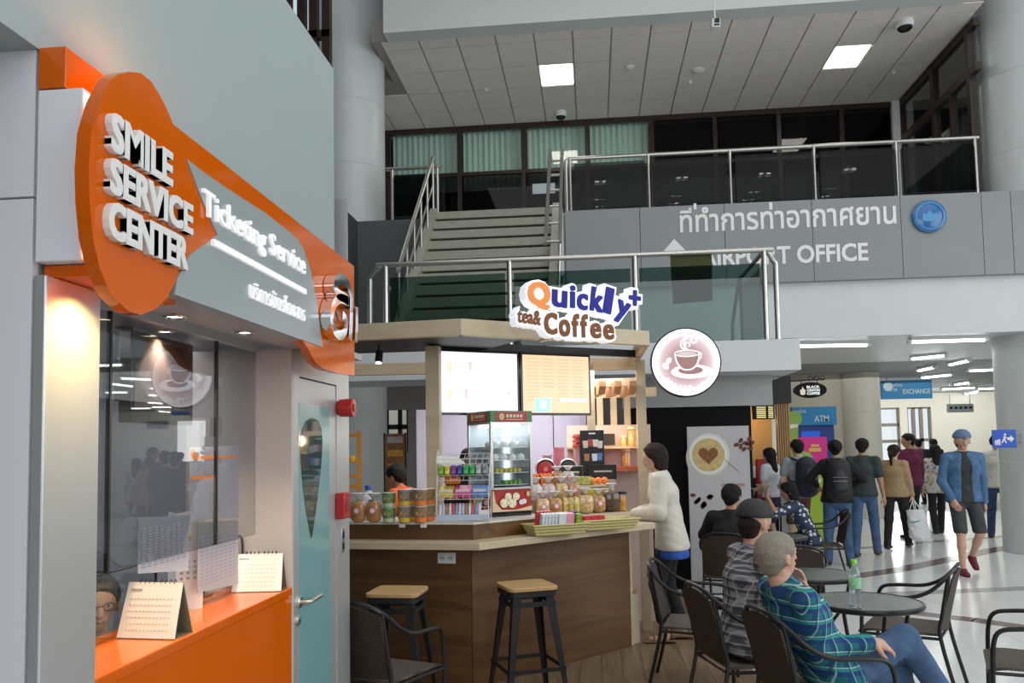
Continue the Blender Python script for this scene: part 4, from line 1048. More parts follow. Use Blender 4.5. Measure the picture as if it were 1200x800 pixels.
U = RR/40  # metres per pixel of the photo
def rq(x, y, d): return (rc.x+(x-803)*U, YR-.054-d, rc.z-(y-425)*U)
def disc_poly(cx, cy, a, b2, rot=0, n=28): return [(cx+a*math.cos(t)*math.cos(rot)-b2*math.sin(t)*math.sin(rot), cy+a*math.cos(t)*math.sin(rot)+b2*math.sin(t)*math.cos(rot)) for t in [2*PI*i/n for i in range(n)]]
def rpoly(nm, pts, m, d0, d1): mk(nm, MB().prism(pts, rq, d0, d1), m, rs, smooth=False)
rpoly('saucer', disc_poly(809, 436, 23, 8), lw, .001, .003)
rpoly('saucer_well', disc_poly(808, 434.5, 14, 4.6), lb, .003, .004)
rpoly('cup_body', [(791,415),(792,422),(795,428),(799,432.5),(806,433.5),(812,431),(816,425),(818,415)], lb, .004, .006)
rpoly('coffee_surface', disc_poly(804, 415.3, 11, 2.6), M('sign_coffee', (.4, .32, .32), .4, emit=(.5, .42, .42), es=.7), .006, .007)
def rline(nm, pts, r=.0055): mk(nm, MB().tube([rq(x, y, .007) for x, y in [(p.x, p.y) for p in smoothpath([(x, y, 0) for x, y in pts], 4)]], r, 6), lw, rs)
rline('cup_outline', [(790.5,415),(792,423),(795,429),(799,433),(806,434),(812,431.5),(816.5,425),(818.5,415)])
rline('cup_rim', disc_poly(804.3, 415, 13.8, 3.6, 0, 20)+[disc_poly(804.3, 415, 13.8, 3.6, 0, 20)[0]], .004)
rline('handle', [(817,416),(820,415),(820,420),(816,424)], .004)
rline('steam', [(801,411),(797.5,406),(799,400),(804,396),(805,391)])
rline('steam', [(803,411),(801,404),(804,398),(810,395),(815,397.5),(815,402),(811,403),(809,400),(811,398)])
rline('steam', [(805,411),(803,407),(804,403),(807,402.5),(808,405.5),(806,407)], .004)
rpoly('bean', disc_poly(779.5, 429, 4.2, 3, .8), lw, .001, .003); rpoly('bean', disc_poly(783.5, 423, 4.2, 2.6, -1.0), lw, .001, .003)
def curved(s_, r_, a0, step, h):
    mb = MB()
    for i, ch in enumerate(s_):
        if ch == ' ': continue
        a = a0+step*i; px, py = 803+r_*math.cos(a), 425+r_*math.sin(a)
        c = Vector(rq(px, py, .001)); u = Vector((math.sin(a), 0, math.cos(a))); v = Vector((-math.cos(a), 0, math.sin(a)))
        t_ = text_mb(ch, None, h, .003, .03, c, u, v, (0, -1, 0), 'C'); mb.add(t_.v, t_.f)
    mk('lettering', mb, lw, rs, smooth=False)
curved('COFFEE', 33.0, R(138), -R(11.2), .042)
curved('by', 33.0, R(62), -R(7), .028)
mk('bracket_arm', MB().tube([(rc.x, YR+.05, rc.z), (rc.x, YR+.12, rc.z), (rc.x, YR+.12, rc.z+.1), (rc.x, 8.99, rc.z+.1+.08)], .018, 8), darkmetal, rs)
mk('wall_bracket', MB().box((rc.x-.05, 8.97, rc.z+.08), (rc.x+.05, 8.999, rc.z+.26)), darkmetal, rs)
point('coffee_sign_glow', (rc.x, YR-.25, rc.z), 1.5, (.95, .93, 1), .25)
# small spotlight on the canopy
p = pY(444, 418, 5.95)
t = thing('track_spotlight', 'small black spotlight under the canopy beam by the ticket sign', 'spotlight', (p.x, 5.95, p.z-.03))
mk('stem', MB().tube([(p.x, 5.95, p.z+.03), (p.x, 5.95, kz0+.01)], .008, 8), black, t)
mk('barrel', MB().tube([(p.x, 5.97, p.z+.045), (p.x-.0, 5.94, p.z-.045)], .028, 14), black, t)
mk('lamp', MB().tube([(p.x, 5.939, p.z-.046), (p.x, 5.9385, p.z-.049)], .022, 14), M('spot_glow', (1,1,1), .5, emit=(1, .92, .8), es=12), t)
spot('track_beam', (p.x, 5.94, p.z-.07), (p.x+.1, 5.7, 1.1), 10, (1, .9, .75), 70, .6)
# ================================================================== GOODS ON THE BAR
def pillow(mb, c, w_, d_, h_, e=.55, n=12, m=8):
    c = Vector(c); base = len(mb.v)
    pw = lambda t: math.copysign(abs(t)**e, t)
    for i in range(m+1):
        a = -PI/2+PI*i/m
        for j in range(n):
            t = 2*PI*j/n
            mb.v.append((c.x+w_/2*pw(math.cos(a))*pw(math.cos(t)), c.y+d_/2*pw(math.cos(a))*pw(math.sin(t)), c.z+h_/2*pw(math.sin(a))))
    for i in range(m):
        for j in range(n):
            j2 = (j+1) % n; mb.f.append((base+i*n+j, base+i*n+j2, base+(i+1)*n+j2, base+(i+1)*n+j))
    return mb
plast = glass('clear_plastic', (.93, .94, .95), 1.6)
frost = M('frosted_plastic', (.80, .80, .82), .25)
lidw = M('white_lid', (.75, .73, .68), .4)
def at(x, y, Y): return pY(x, y, Y)
# ---- cup noodles
def make_cup(name, label, wrap, band, lid, group, r=.05, h=.115):
    t = thing(name, label, 'cup noodles', (0,0,0), 0, group)
    mk('cup', MB().lathe([(r*.82, 0), (r*.84, .004), (r*.90, h*.32), (r*.91, h*.325), (r*1.0, h*.93), (r*1.04, h*.94), (r*1.04, h*.98)], n=24), wrap, t, local=True)
    mk('colour_band', MB().lathe([(r*.85, .006), (r*.905, h*.30), (r*.91, h*.30), (r*.855, .006)], n=24), band, t, local=True)
    mk('lid', MB().lathe([(r*1.05, h*.975), (r*1.05, h*.99), (r*.9, h), (.001, h)], n=24), lid, t, local=True)
    mk('picture', MB().prism([(-.022, .05), (.022, .05), (.024, .085), (-.024, .085)], lambda u, v, d: (u, -math.sqrt(max(0, (r*1.0)**2-u*u))-d, v), -.006, .002), M('noodle_picture', (.45, .25, .10), .5, noise=.6, ns=60), t, local=True, smooth=False)
    return t
gw_ = M('grey_wrap', (.30, .27, .22), .35, noise=.4, ns=40); yw = M('yellow_band', (.78, .50, .04), .4); ow = M('orange_band', (.80, .22, .05), .4)
gn = M('green_wrap', (.16, .34, .12), .35, noise=.35, ns=30); gb = M('pale_green_band', (.55, .62, .45), .4)
protos = [make_cup('noodle_cup', 'grey and yellow noodle cup stacked on the bar ledge', gw_, yw, lidw, 'yellow banded noodle cups'),
          make_cup('noodle_cup', 'grey and orange noodle cup stacked beside the wire snack rack', M('brown_wrap', (.33, .22, .13), .35, noise=.4, ns=40), ow, lidw, 'orange banded noodle cups'),
          make_cup('noodle_cup', 'green wrapped noodle cup stacked next to the bread bags', gn, gb, M('pale_green_lid', (.62, .68, .60), .4), 'green noodle cups', .048, .105)]
used = [0, 0, 0]
def put_cup(k, loc, lab):
    if not used[k]: o = protos[k]; o.location = loc; WM[o.name] = Matrix.Translation(loc); used[k] = 1
    else: o = dup(protos[k], loc)
    o['label'] = ['grey and yellow noodle cup ', 'grey and orange noodle cup ', 'green wrapped noodle cup '][k] + lab
for k, x, n_, hh in ((2, 456, 2, .1045), (0, 474.5, 2, .1148), (1, 493, 2, .1148)):
    p = pZ(x, 612, ZL)
    for j in range(n_): put_cup(k, (p.x, p.y, ZL+j*hh), ['standing on the ledge edge, under another', 'on top of its stack at the ledge edge'][j])
p = pZ(482, 612, ZL)
for j in range(2):
    for k, dx in ((0, -.02), (1, .10)): put_cup(k, (p.x+dx, p.y+.115, ZL+j*.1148), ['at the bottom of the stack in the back row', 'on top of the stack in the back row'][j])
# price tags on the ledge edge
for x in (468, 494):
    q = pY(x, 618, L1[1].y-.04); yy = L1[0].y+(L1[1].y-L1[0].y)*((q.x-L1[0].x)/(L1[1].x-L1[0].x))-.012
    tag(mk('price_tag', MB().box((q.x-.022, yy-.004, ZL-.035), (q.x+.022, yy-.001, ZL-.008)), paper), 'small white price tag on the ledge below the noodle cups', 'price tag', 'price tags on the ledge')
# ---- bread bags
crust = M('bread_crust', (.62, .30, .08), .6, noise=.3, ns=14); creamy = M('bread_cream', (.80, .55, .28), .6, noise=.2, ns=20)
pinkl = M('pink_label', (.75, .22, .30), .5); redt = M('red_tie', (.65, .04, .05), .5)
frostbag = M('crinkled_plastic', (.82, .82, .84), .18, trans=.35)
def bag(name, label, cat, group, w_, d_, h_, fill, loc, rz=0, topm=plast, sticker=pinkl, tie=redt, slices=0):
    w_ *= 1.08; h_ *= 1.4
    t = thing(name, label, cat, loc, rz, group)
    if slices:
        for k in range(slices):
            mk('slice', pillow(MB(), ((k-(slices-1)/2)*w_/slices, 0, h_*.36), w_/slices*.95, d_*.95, h_*.70), fill, t, local=True)
    else: mk('filling', pillow(MB(), (0, 0, h_*.36), w_, d_, h_*.70), fill, t, local=True)
    mk('bag', pillow(MB(), (0, 0, h_*.38), w_*1.06, d_*1.06, h_*.76, .6), topm, t, local=True)
    mk('bag_top', MB().lathe([(.012, h_*.76), (.026, h_*.86), (.050, h_*.97), (.046, h_*.985), (.022, h_*.86), (.010, h_*.76)], n=9), frostbag, t, local=True)
    mk('tie', MB().lathe([(.013, h_*.79), (.016, h_*.81), (.013, h_*.83)], n=10), tie, t, local=True)
    if sticker: 
        mk('label_ring', MB().lathe([(.001, .003), (.024, .003), (.024, 0)], (0, -d_*.55, h_*.40), 18, Matrix.Rotation(R(90), 3, 'X')), sticker, t, local=True)
        mk('label_centre', MB().lathe([(.001, .002), (.015, .002), (.015, 0)], (0, -d_*.55-.003, h_*.40), 16, Matrix.Rotation(R(90), 3, 'X')), paper, t, local=True)
    return t
for i, x in enumerate((398, 416.5, 435)):
    p = pZ(x, 613, ZL)
    bag('bread_bag', ['clear bag of brown bread partly behind the red call point', 'clear bag of brown bread in front of the white jug', 'clear bag of brown bread beside the green noodle cups'][i], 'bread bag', 'bread bags on the ledge', .10, .08, .15, crust, (p.x, p.y+.075, ZL), R(-4+3*i))
# ---- milk jug
p = pY(433.5, 604, 5.90)
t = thing('milk_jug', 'white plastic jug with a blue cap behind the bread bags', 'jug', (p.x, 5.86, ZL))
mk('body', MB().lathe([(.05, 0), (.056, .006), (.057, .14), (.054, .165), (.04, .19), (.022, .205), (.021, .222)], n=28), M('jug_white', (.80, .80, .86), .3), t, local=True)
mk('cap', MB().lathe([(.024, .215), (.025, .245), (.022, .249), (.001, .249)], n=20), M('blue_cap', (.03, .10, .35), .35), t, local=True)
mk('print', MB().box((.02, -.057, .09), (.05, -.04, .15)), M('blue_print', (.06, .12, .4), .4), t, local=True)
# blue tape strip behind
p = pY(424, 586, 6.0)
tag(mk('blue_strip', MB().box((p.x-.12, 6.0, ZL), (p.x+.10, 6.015, ZL+.06)), M('blue_band', (.01, .03, .22), .4)), 'dark blue strip standing on the ledge behind the jug', 'strip')

# ---- wire snack rack
wirem = M('white_wire', (.78, .78, .80), .35)
p = pZ(543, 611, ZL)
rk = thing('wire_snack_rack', 'white wire counter rack with four tiers of snacks', 'snack rack', (p.x, p.y, ZL), R(3))
RWd = .36
for sx in (-1, 1):
    x = sx*RWd/2
    mk('side_frame', MB().tube([(x, -.02, 0), (x, -.05, .12), (x*1.02, .02, .30), (x*1.06, .05, .42), (x*1.06, .15, .50), (x, .20, .36), (x, .20, 0), (x, -.02, 0)], .0032, 6), wirem, rk, local=True)
tiers = [(.015, -.03, .20), (.155, .0, .20), (.285, .03, .20), (.40, .02, .20)]
for k, (z, y0, y1) in enumerate(tiers):
    mb = MB()
    for x in [(-.5+i/8)*RWd for i in range(9)]: mb.tube([(x, y0, z+.035), (x, y0, z), (x, y1, z+.07)], .0013, 4)
    for y, zz in ((y0, z+.035), (y0, z), ((y0+y1)/2, z+.035), (y1, z+.07)): mb.tube([(-RWd/2, y, zz), (RWd/2, y, zz)], .0022, 5)
    q = mk('wire_shelf', mb, wirem, rk, local=True); q['kind'] = 'stuff'
mk('top_card', MB().add([(-RWd*.52, .02, .405), (RWd*.05, .02, .40), (-.05, .14, .445), (-RWd*.56, .14, .455), (-RWd*.52, .02, .409), (RWd*.05, .02, .404), (-.05, .14, .449), (-RWd*.56, .14, .459)], [(3,2,1,0),(4,5,6,7),(0,1,5,4),(1,2,6,5),(2,3,7,6),(3,0,4,7)]), paper, rk, local=True, smooth=False)
mk('front_strip', MB().box((-RWd/2, -.036, .015), (RWd/2, -.032, .052)), M('pale_blue_strip', (.50, .62, .78), .5), rk, local=True, smooth=False)
Rk = Matrix.Translation((p.x, p.y, ZL)) @ Matrix.Rotation(R(3), 4, 'Z')
def packet(x, y, z, w_, d_, h_, m, label, group, tilt=-.35, name='snack_packet', flat=False):
    mb = pillow(MB(), (0, 0, h_/2), w_, d_, h_, .35, 10, 6) if not flat else MB().box((-w_/2, -d_/2, 0), (w_/2, d_/2, h_))
    mb.xf(Rk @ Matrix.Translation((x, y, z)) @ Matrix.Rotation(tilt, 4, 'X'))
    return tag(mk(name, mb, m, bevel=.002 if flat else 0), label, 'snack packet', group)
cols = [('green', (.25, .45, .05)), ('yellow', (.75, .62, .08)), ('violet', (.25, .06, .35)), ('dark blue', (.05, .08, .30)), ('bright green', (.05, .42, .12)), ('silver', (.45, .47, .5)), ('grey', (.25, .26, .28))]
for i in range(8):
    nm, c = cols[[0, 1, 2, 3, 4, 4, 5, 6][i]]
    packet(-.155+i*.044, .05, .315, .044, .12, .07, M('pack_'+nm, c, .25, noise=.5, ns=40), nm+' snack packet on the third tier of the wire rack', 'packets on the third rack tier', -.25)
for i, (nm, c, w_) in enumerate((('yellow', (.80, .68, .15), .10), ('pink', (.75, .12, .35), .12), ('blue', (.12, .28, .68), .11))):
    packet(-.12+i*.118, .07, .185, w_, .13, .045, M('box_'+nm, c, .4, noise=.25, ns=30), nm+' carton on the second tier of the wire rack', 'cartons on the second rack tier', .30, 'snack_carton', True)
    packet(-.12+i*.118, -.004, .205, w_*.8, .004, .02, paper, 'white printed card on the front of the '+nm+' carton', 'carton cards', .3, 'price_card', True)
for i, (nm, c) in enumerate((('orange', (.85, .25, .03)), ('brown', (.35, .18, .08)))):
    packet(-.09+i*.13, .15, .149, .10, .05, .06, M('pouch_'+nm, c, .3, noise=.3, ns=30), nm+' pouch hanging behind the lower rack tiers', 'pouches behind the rack', 0)
packet(-.09, .13, .255, .12, .05, .06, M('pouch_orange2', (.85, .25, .03), .3), 'orange pouch behind the second tier cartons', None, 0)
for i in range(13):
    c = [(.75, .78, .85), (.30, .40, .65), (.65, .12, .12), (.80, .80, .82), (.45, .25, .12), (.55, .65, .85)][(i*5) % 6]
    packet(-.165+i*.023, .03, .045, .020, .03, .085, M('stick_%d' % ((i*5) % 6), c, .35), ['white', 'blue', 'red', 'pale', 'brown', 'light blue'][(i*5) % 6]+' snack stick in the bottom tier of the wire rack', 'snack sticks in the bottom tier', -.45, 'snack_stick')
packet(.145, -.0235, .03, .075, .004, .05, paper, 'white name card at the right of the bottom rack tier', None, -.2, 'price_card', True)

# ---- bun steamer cabinet
p = pZ(577, 606, ZL); SS = .343; TH = R(37)
sc = thing('bun_steamer', 'glass bun steamer cabinet with a red base and lit shelves', 'steamer', (p.x, p.y, ZL), TH)
mk('base', MB().box((.0, .0, 0), (SS, SS, .035)), blackgloss, sc, local=True, bevel=.004)
redp = M('steamer_red', (.42, .02, .02), .3)
lowc = mk('lower_case', MB().box((.004, .004, .035), (SS-.004, SS-.004, .20)), redp, sc, local=True, smooth=False)
for x, y in ((0, 0), (SS, 0), (0, SS), (SS, SS)): mk('corner_post', MB().box((x-.011, y-.011, .20), (x+.011, y+.011, .69)), steel, sc, local=True, bevel=.002)
for z in (.20, .685): mk('frame_rail', MB().box((-.011, -.011, z), (SS+.011, SS+.011, z+.015)), steel, sc, local=True, smooth=False)
gg = glass('steamer_glass', (.93, .96, .97), 1.2)
mk('glass_door', MB().box((.012, -.004, .216), (SS-.012, .0, .684)), gg, sc, local=True, smooth=False)
mk('glass_door', MB().box((-.004, .012, .216), (.0, SS-.012, .684)), gg, sc, local=True, smooth=False)
mk('back_sheet', MB().box((.012, SS-.004, .216), (SS-.012, SS, .684)).box((SS-.004, .012, .216), (SS, SS-.012, .684)), M('steamer_back', (.62, .66, .70), .35, .2), sc, local=True, smooth=False)
hd = mk('header', MB().box((-.012, -.012, .70), (SS+.012, SS+.012, .785)), M('header_green', (.05, .22, .08), .35), sc, local=True, bevel=.003)
for fx in (0, 1):
    f = (lambda u, v, d: (u, -.0125-d, v)) if fx == 0 else (lambda u, v, d: (-.0125-d, SS-u, v))
    mk('header_plate', MB().prism([(.035, .705), (SS-.035, .705), (SS-.035, .775), (.035, .775)], f, 0, .003), redp, hd, local=True, smooth=False)
    for k in range(5): mk('header_mark', MB().prism([(.125+.03*k, .735), (.145+.03*k, .735), (.145+.03*k, .757), (.125+.03*k, .757)], f, .003, .0045), M('header_cream', (.75, .68, .5), .5), hd, local=True, smooth=False)
    mk('header_line', MB().prism([(.12, .718), (.27, .718), (.27, .722), (.12, .722)], f, .003, .0045), MC['header_cream'], hd, local=True, smooth=False)
    mk('header_emblem', MB().prism(disc_poly(.085, .74, .022, .026, 0, 18), f, .003, .0045), M('emblem_gold', (.60, .50, .20), .4), hd, local=True, smooth=False)
    bunp = M('bun_print', (.80, .70, .50), .5, noise=.35, ns=50)
    mk('cream_sweep', MB().prism([(.0, .036), (SS, .036), (SS, .07), (.2, .045), (.08, .05), (.03, .10), (.012, .19), (.0, .19)], f, -.0085, -.0070), M('cream_print', (.70, .55, .35), .5), lowc, local=True, smooth=False)
    for (u, v, r_) in ((.10, .10, .036), (.17, .095, .036), (.135, .145, .030), (.205, .145, .030), (.25, .10, .020), (.275, .105, .020)):
        mk('bun_picture', MB().prism(disc_poly(u, v, r_, r_*.95, 0, 18), f, -.0068-.0, -.0052), bunp if r_ > .025 else white, lowc, local=True, smooth=False)
    mk('side_emblem', MB().prism(disc_poly(.31, .16, .016, .02, 0, 14), f, -.0068, -.0052), MC['emblem_gold'], lowc, local=True, smooth=False)
shz = [.235, .325, .42, .515, .61]
for z in shz[:4]:
    mk('shelf', MB().box((.012, .012, z-.006), (SS-.012, SS-.012, z)), M('shelf_steel', (.55, .57, .58), .3, .8), sc, local=True, smooth=False)
mk('corner_glow', MB().box((SS-.03, SS-.03, .23), (SS-.012, SS-.012, .67)), M('steamer_glow', (1,1,1), .5, emit=(.95, 1, 1), es=2.2), sc, local=True, smooth=False)  # made-up glowing bar, added to light the shelves from the back corner
mk('top_lamp', MB().box((.05, .05, .665), (SS-.05, SS-.05, .68)), M('steamer_glow', (1,1,1), .5, emit=(.95, 1, 1), es=2.2), sc, local=True, smooth=False)
SM = Matrix.Translation((p.x, p.y, ZL)) @ Matrix.Rotation(TH, 4, 'Z')
bunm = M('steamed_bun', (.86, .85, .82), .55); sium = M('yellow_dumpling', (.78, .62, .12), .5, noise=.2, ns=60); grm = M('green_dumpling', (.22, .50, .08), .5, noise=.3, ns=60)
bun = None
for z, rows in ((shz[3], 2), (shz[2], 2)):
    for i in range(4):
        for j in range(rows):
            loc = SM @ Vector((.055+i*.076, .05+j*.076, z))
            if bun is None:
                bun = mk('steamed_bun', MB().lathe([(.028, 0), (.034, .01), (.033, .024), (.024, .038), (.008, .046), (.001, .044)], loc, 14), bunm)
                tag(bun, 'round white steamed bun on a steamer shelf', 'bun', 'steamed buns in the cabinet'); b0 = bun.location.copy(); l0 = loc
            else:
                c = bun.copy(); COL.objects.link(c); c.location = b0 + (loc-l0)
for z, m_, lab, grp in ((shz[1], sium, 'small yellow dumpling on a steamer shelf', 'yellow dumplings'), (shz[0], grm, 'small green dumpling on the lowest steamer shelf', 'green dumplings')):
    first = None
    for i in range(6):
        for j in range(2):
            if m_ is grm and (i < 2): continue
            loc = SM @ Vector((.07+i*.04, .05+j*.045, z))
            if first is None:
                first = tag(mk('dumpling', MB().lathe([(.013, 0), (.018, .012), (.016, .026), (.010, .031), (.001, .028)], loc, 10), m_), lab, 'dumpling', grp); f0 = first.location.copy(); l0 = loc
            else: c = first.copy(); COL.objects.link(c); c.location = f0+(loc-l0)
point('steamer_light', SM @ Vector((SS/2, SS/2, .655)), .5, (.95, 1, 1), .05)

# ---- woven trays with packs
wov = M('woven_straw', (.55, .50, .20), .7, noise=.3, ns=90, bump=.6, bs=160)
def basket(p0, L, Wd, rz, label):
    t = thing('woven_tray', label, 'tray', p0, rz)
    h = .08; e = .04
    def ringp(k, z): return [(-L/2-k, -Wd/2-k, z), (L/2+k, -Wd/2-k, z), (L/2+k, Wd/2+k, z), (-L/2-k, Wd/2+k, z)]
    mb = MB(); o_ = ringp(0, 0)+ringp(e, h)+ringp(e-.006, h)+ringp(-.004, .006)
    fs = [(3,2,1,0)]
    for a in (0, 4, 8):
        for i in range(4): j = (i+1) % 4; fs.append((a+i, a+j, a+4+j, a+4+i))
    fs.append((12, 13, 14, 15)); mb.add(o_, fs)
    mk('tray_body', mb, wov, t, local=True, smooth=False)
    for z in (.012, .034, .056, .076):
        k = e*z/h; mk('weave_band', MB().tube(ringp(k+.001, z), .006, 6, True), M('woven_band', (.62, .56, .26), .7), t, local=True)
    return t, Matrix.Translation(p0) @ Matrix.Rotation(rz, 4, 'Z')
p = pZ(645, 627, zc1)
def inward(q, d): q = Vector((q.x, q.y, 0)) + nR*d; return q
q1 = Vector((p.x+.04, p.y+.068, zc1)); rz1 = R(29)
_, B1 = basket(q1, .38, .13, rz1, 'woven straw tray of small packs on the bar worktop by the steamer')
p = pZ(711, 621, zc1)
q2 = Vector((p.x-.01, p.y+.09, zc1)); rz2 = R(28)
_, B2 = basket(q2, .42, .13, rz2, 'woven straw tray holding red boxes and bags near the white-jacketed woman')
def inb(Bm, x, y, z, w_, d_, h_, m, label, group, name='gum_pack', tilt=.2, cat='pack'):
    mb = MB().box((-w_/2, -d_/2, 0), (w_/2, d_/2, h_)); mb.xf(Bm @ Matrix.Translation((x, y, z)) @ Matrix.Rotation(tilt, 4, 'X'))
    return tag(mk(name, mb, m, bevel=.002), label, cat, group)
for i in range(5): inb(B1, -.13+i*.026, -.02, .008, .022, .045, .15, M('pack_white_blue', (.66, .72, .80), .3, noise=.25, ns=50), 'white and blue pack standing in the woven tray', 'white and blue packs in the tray')
for i in range(4): inb(B1, -.145+i*.03, .035, .008, .026, .03, .165, M('pack_red_top', (.62, .05, .08), .35), 'red pack standing behind the white and blue packs', 'red packs in the tray')
inb(B1, .018, -.025, .008, .06, .05, .15, M('pack_white_big', (.78, .80, .86), .3, noise=.1, ns=40), 'large white pack in the woven tray', None)
inb(B1, .083, -.02, .008, .062, .05, .147, M('pack_pink', (.80, .35, .48), .3, noise=.2, ns=40), 'pink pack in the woven tray', None)
for i in range(3): inb(B1, .126+i*.018, .025, .008, .015, .05, .155, M('pack_navy', (.04, .05, .18), .3), 'narrow navy pack at the end of the woven tray', 'navy packs in the tray')
inb(B1, .15, -.035, .008, .04, .03, .14, M('pack_green', (.20, .45, .10), .3, noise=.4, ns=30), 'green and white pack at the end of the woven tray', None)
for i in range(3): inb(B2, -.17+i*.058, -.02, .008, .054, .06, .10, M('box_red', (.55, .02, .04), .35, noise=.15, ns=30), 'small red carton in the straw tray', 'red cartons in the straw tray', 'red_carton', 0)
# ---- stepped display with bags and boxes
D0, D1 = Vector((-.40, 6.27, 0)), Vector((.29, 6.775, 0))
dD = (D1-D0).normalized(); nD = Vector((-dD.y, dD.x, 0)); LD = (D1-D0).length
ds = thing('stepped_display', 'stepped wooden snack display behind the woven trays', 'display stand', (D0.x, D0.y, .9))
def dmap(u, v, d): q = D0 + dD*u + nD*v; return (q.x, q.y, d)
tz = [1.12, 1.225, 1.335]
for k in range(3): mk('step', MB().prism([(0, k*.13), (LD, k*.13), (LD, k*.13+.13), (0, k*.13+.13)], dmap, zc1, tz[k]), pale_wood, ds, smooth=False)
def onstep(k, u, dv=.065): q = D0 + dD*(u*LD) + nD*(k*.13+dv); return Vector((q.x, q.y, tz[k]))
rD = math.atan2(dD.y, dD.x)*.5
nuts = M('caramel_nuts', (.55, .30, .10), .5, noise=.5, ns=70); bandy = M('banana_chips', (.78, .60, .18), .5, noise=.35, ns=60); corn = M('pale_crisps', (.75, .50, .22), .5, noise=.4, ns=60)
bag('bread_bag', 'bag of round cream buns on the lowest display step', 'bread bag', 'bread bags on the display', .10, .08, .14, creamy, onstep(0, .05), rD)
bag('bread_bag', 'bag of golden buns with a round label on the lowest step', 'bread bag', 'bread bags on the display', .10, .08, .14, crust, onstep(0, .19), rD)
bag('snack_bag', 'bag of pale yellow rolls on the lowest display step', 'snack bag', None, .13, .08, .14, bandy, onstep(0, .36), rD, sticker=None, slices=3)
bag('snack_bag', 'bag of caramel popcorn on the lowest display step', 'snack bag', 'snack bags on the display', .12, .09, .15, corn, onstep(0, .53), rD, sticker=None)
bag('snack_bag', 'bag of dark nuts beside the popcorn', 'snack bag', 'snack bags on the display', .10, .08, .14, nuts, onstep(0, .685), rD)
bag('snack_bag', 'dark bag in silver foil near the end of the lowest step', 'snack bag', None, .12, .09, .17, M('dark_seeds', (.10, .05, .02), .5, noise=.4, ns=50), onstep(0, .835), rD, sticker=None)
for i in range(4): bag('snack_bag', ['white wrapped sweets bag at the near end of the middle step', 'white wrapped sweets bag with a red tie on the middle step', 'clear bag of biscuits on the middle step', 'clear bag of crisps with a pink label on the middle step'][i], 'snack bag', 'snack bags on the display', .104, .08, .14, [M('white_sweets', (.70, .66, .62), .5, noise=.25, ns=60), M('pink_sweets', (.72, .55, .52), .5, noise=.3, ns=60), corn, M('rose_crisps', (.62, .32, .15), .5, noise=.4, ns=60)][i], onstep(1, .07+i*.145), rD, sticker=None if i != 3 else pinkl)
def jar(name, label, loc, r_, h_, fill, lid, cat='jar'):
    t = thing(name, label, cat, loc, rD)
    mk('filling', MB().lathe([(r_*.9, .004), (r_*.92, h_*.78), (.001, h_*.8)], n=18), fill, t, local=True)
    mk('glass', MB().lathe([(r_, 0), (r_, h_*.85), (r_*.98, h_*.88)], n=18), plast, t, local=True)
    mk('lid', MB().lathe([(r_*1.04, h_*.87), (r_*1.04, h_), (.001, h_)], n=18), lid, t, local=True)
    return t
def tub(label, loc, w_, d_, h_, fill, group=None):
    t = thing('plastic_tub', label, 'tub', loc, rD, group)
    mk('filling', MB().box((-w_*.47, -d_*.47, .003), (w_*.47, d_*.47, h_*.8)), fill, t, local=True, bevel=.006)
    mk('box', MB().box((-w_/2, -d_/2, 0), (w_/2, d_/2, h_*.92)), plast, t, local=True, smooth=False)
    mk('lid', MB().box((-w_*.52, -d_*.52, h_*.92), (w_*.52, d_*.52, h_)), plast, t, local=True, smooth=False)
    return t
tub('clear tub of bright yellow crisps on the middle step', onstep(1, .72), .14, .09, .10, M('yellow_crisps', (.85, .62, .06), .5, noise=.25, ns=60))
tub('clear tub of brown crisps beside the yellow one', onstep(1, .90), .11, .09, .10, corn)
jar('snack_jar', 'jar of orange crackers with a black lid at the end of the display', onstep(0, .965, .07), .042, .16, M('orange_crackers', (.75, .35, .05), .5, noise=.3, ns=50), black)
t = thing('carrot_sticks_pack', 'pack of orange wrapped sticks on the top display step', 'snack pack', onstep(2, .20), rD)
for k in range(7):
    mk('stick', pillow(MB(), (-.10+k*.032, 0, .055), .030, .05, .11, .4, 8, 6), M('orange_wrap', (.85, .22, .03), .3), t, local=True)
    if k in (1, 3): mk('dark_stripe', MB().box((-.115+k*.032+.026, -.03, .02), (-.115+k*.032+.034, -.024, .10)), black, t, local=True)
bag('snack_bag', 'bag of mixed nuts with a red tie on the top display step', 'snack bag', None, .10, .08, .12, nuts, onstep(2, .42), rD)
bag('snack_bag', 'white bag with a red bow on the top display step', 'snack bag', None, .09, .07, .12, M('white_cakes', (.78, .72, .68), .5), onstep(2, .55), rD, sticker=redt)
tub('wide tub of green and yellow sweets on the top step', onstep(2, .705), .155, .10, .09, M('green_yellow_sweets', (.55, .52, .14), .5, noise=.5, ns=50))
for i in range(3):
    tag(mk('orange_fruit', MB().ball(onstep(2, .835+i*.075, .06)+Vector((0,0,.03)), .031, 14, 8), M('orange_peel', (.85, .25, .04), .45, bump=.1, bs=200)), 'small orange fruit at the end of the top display step', 'fruit', 'oranges on the display')
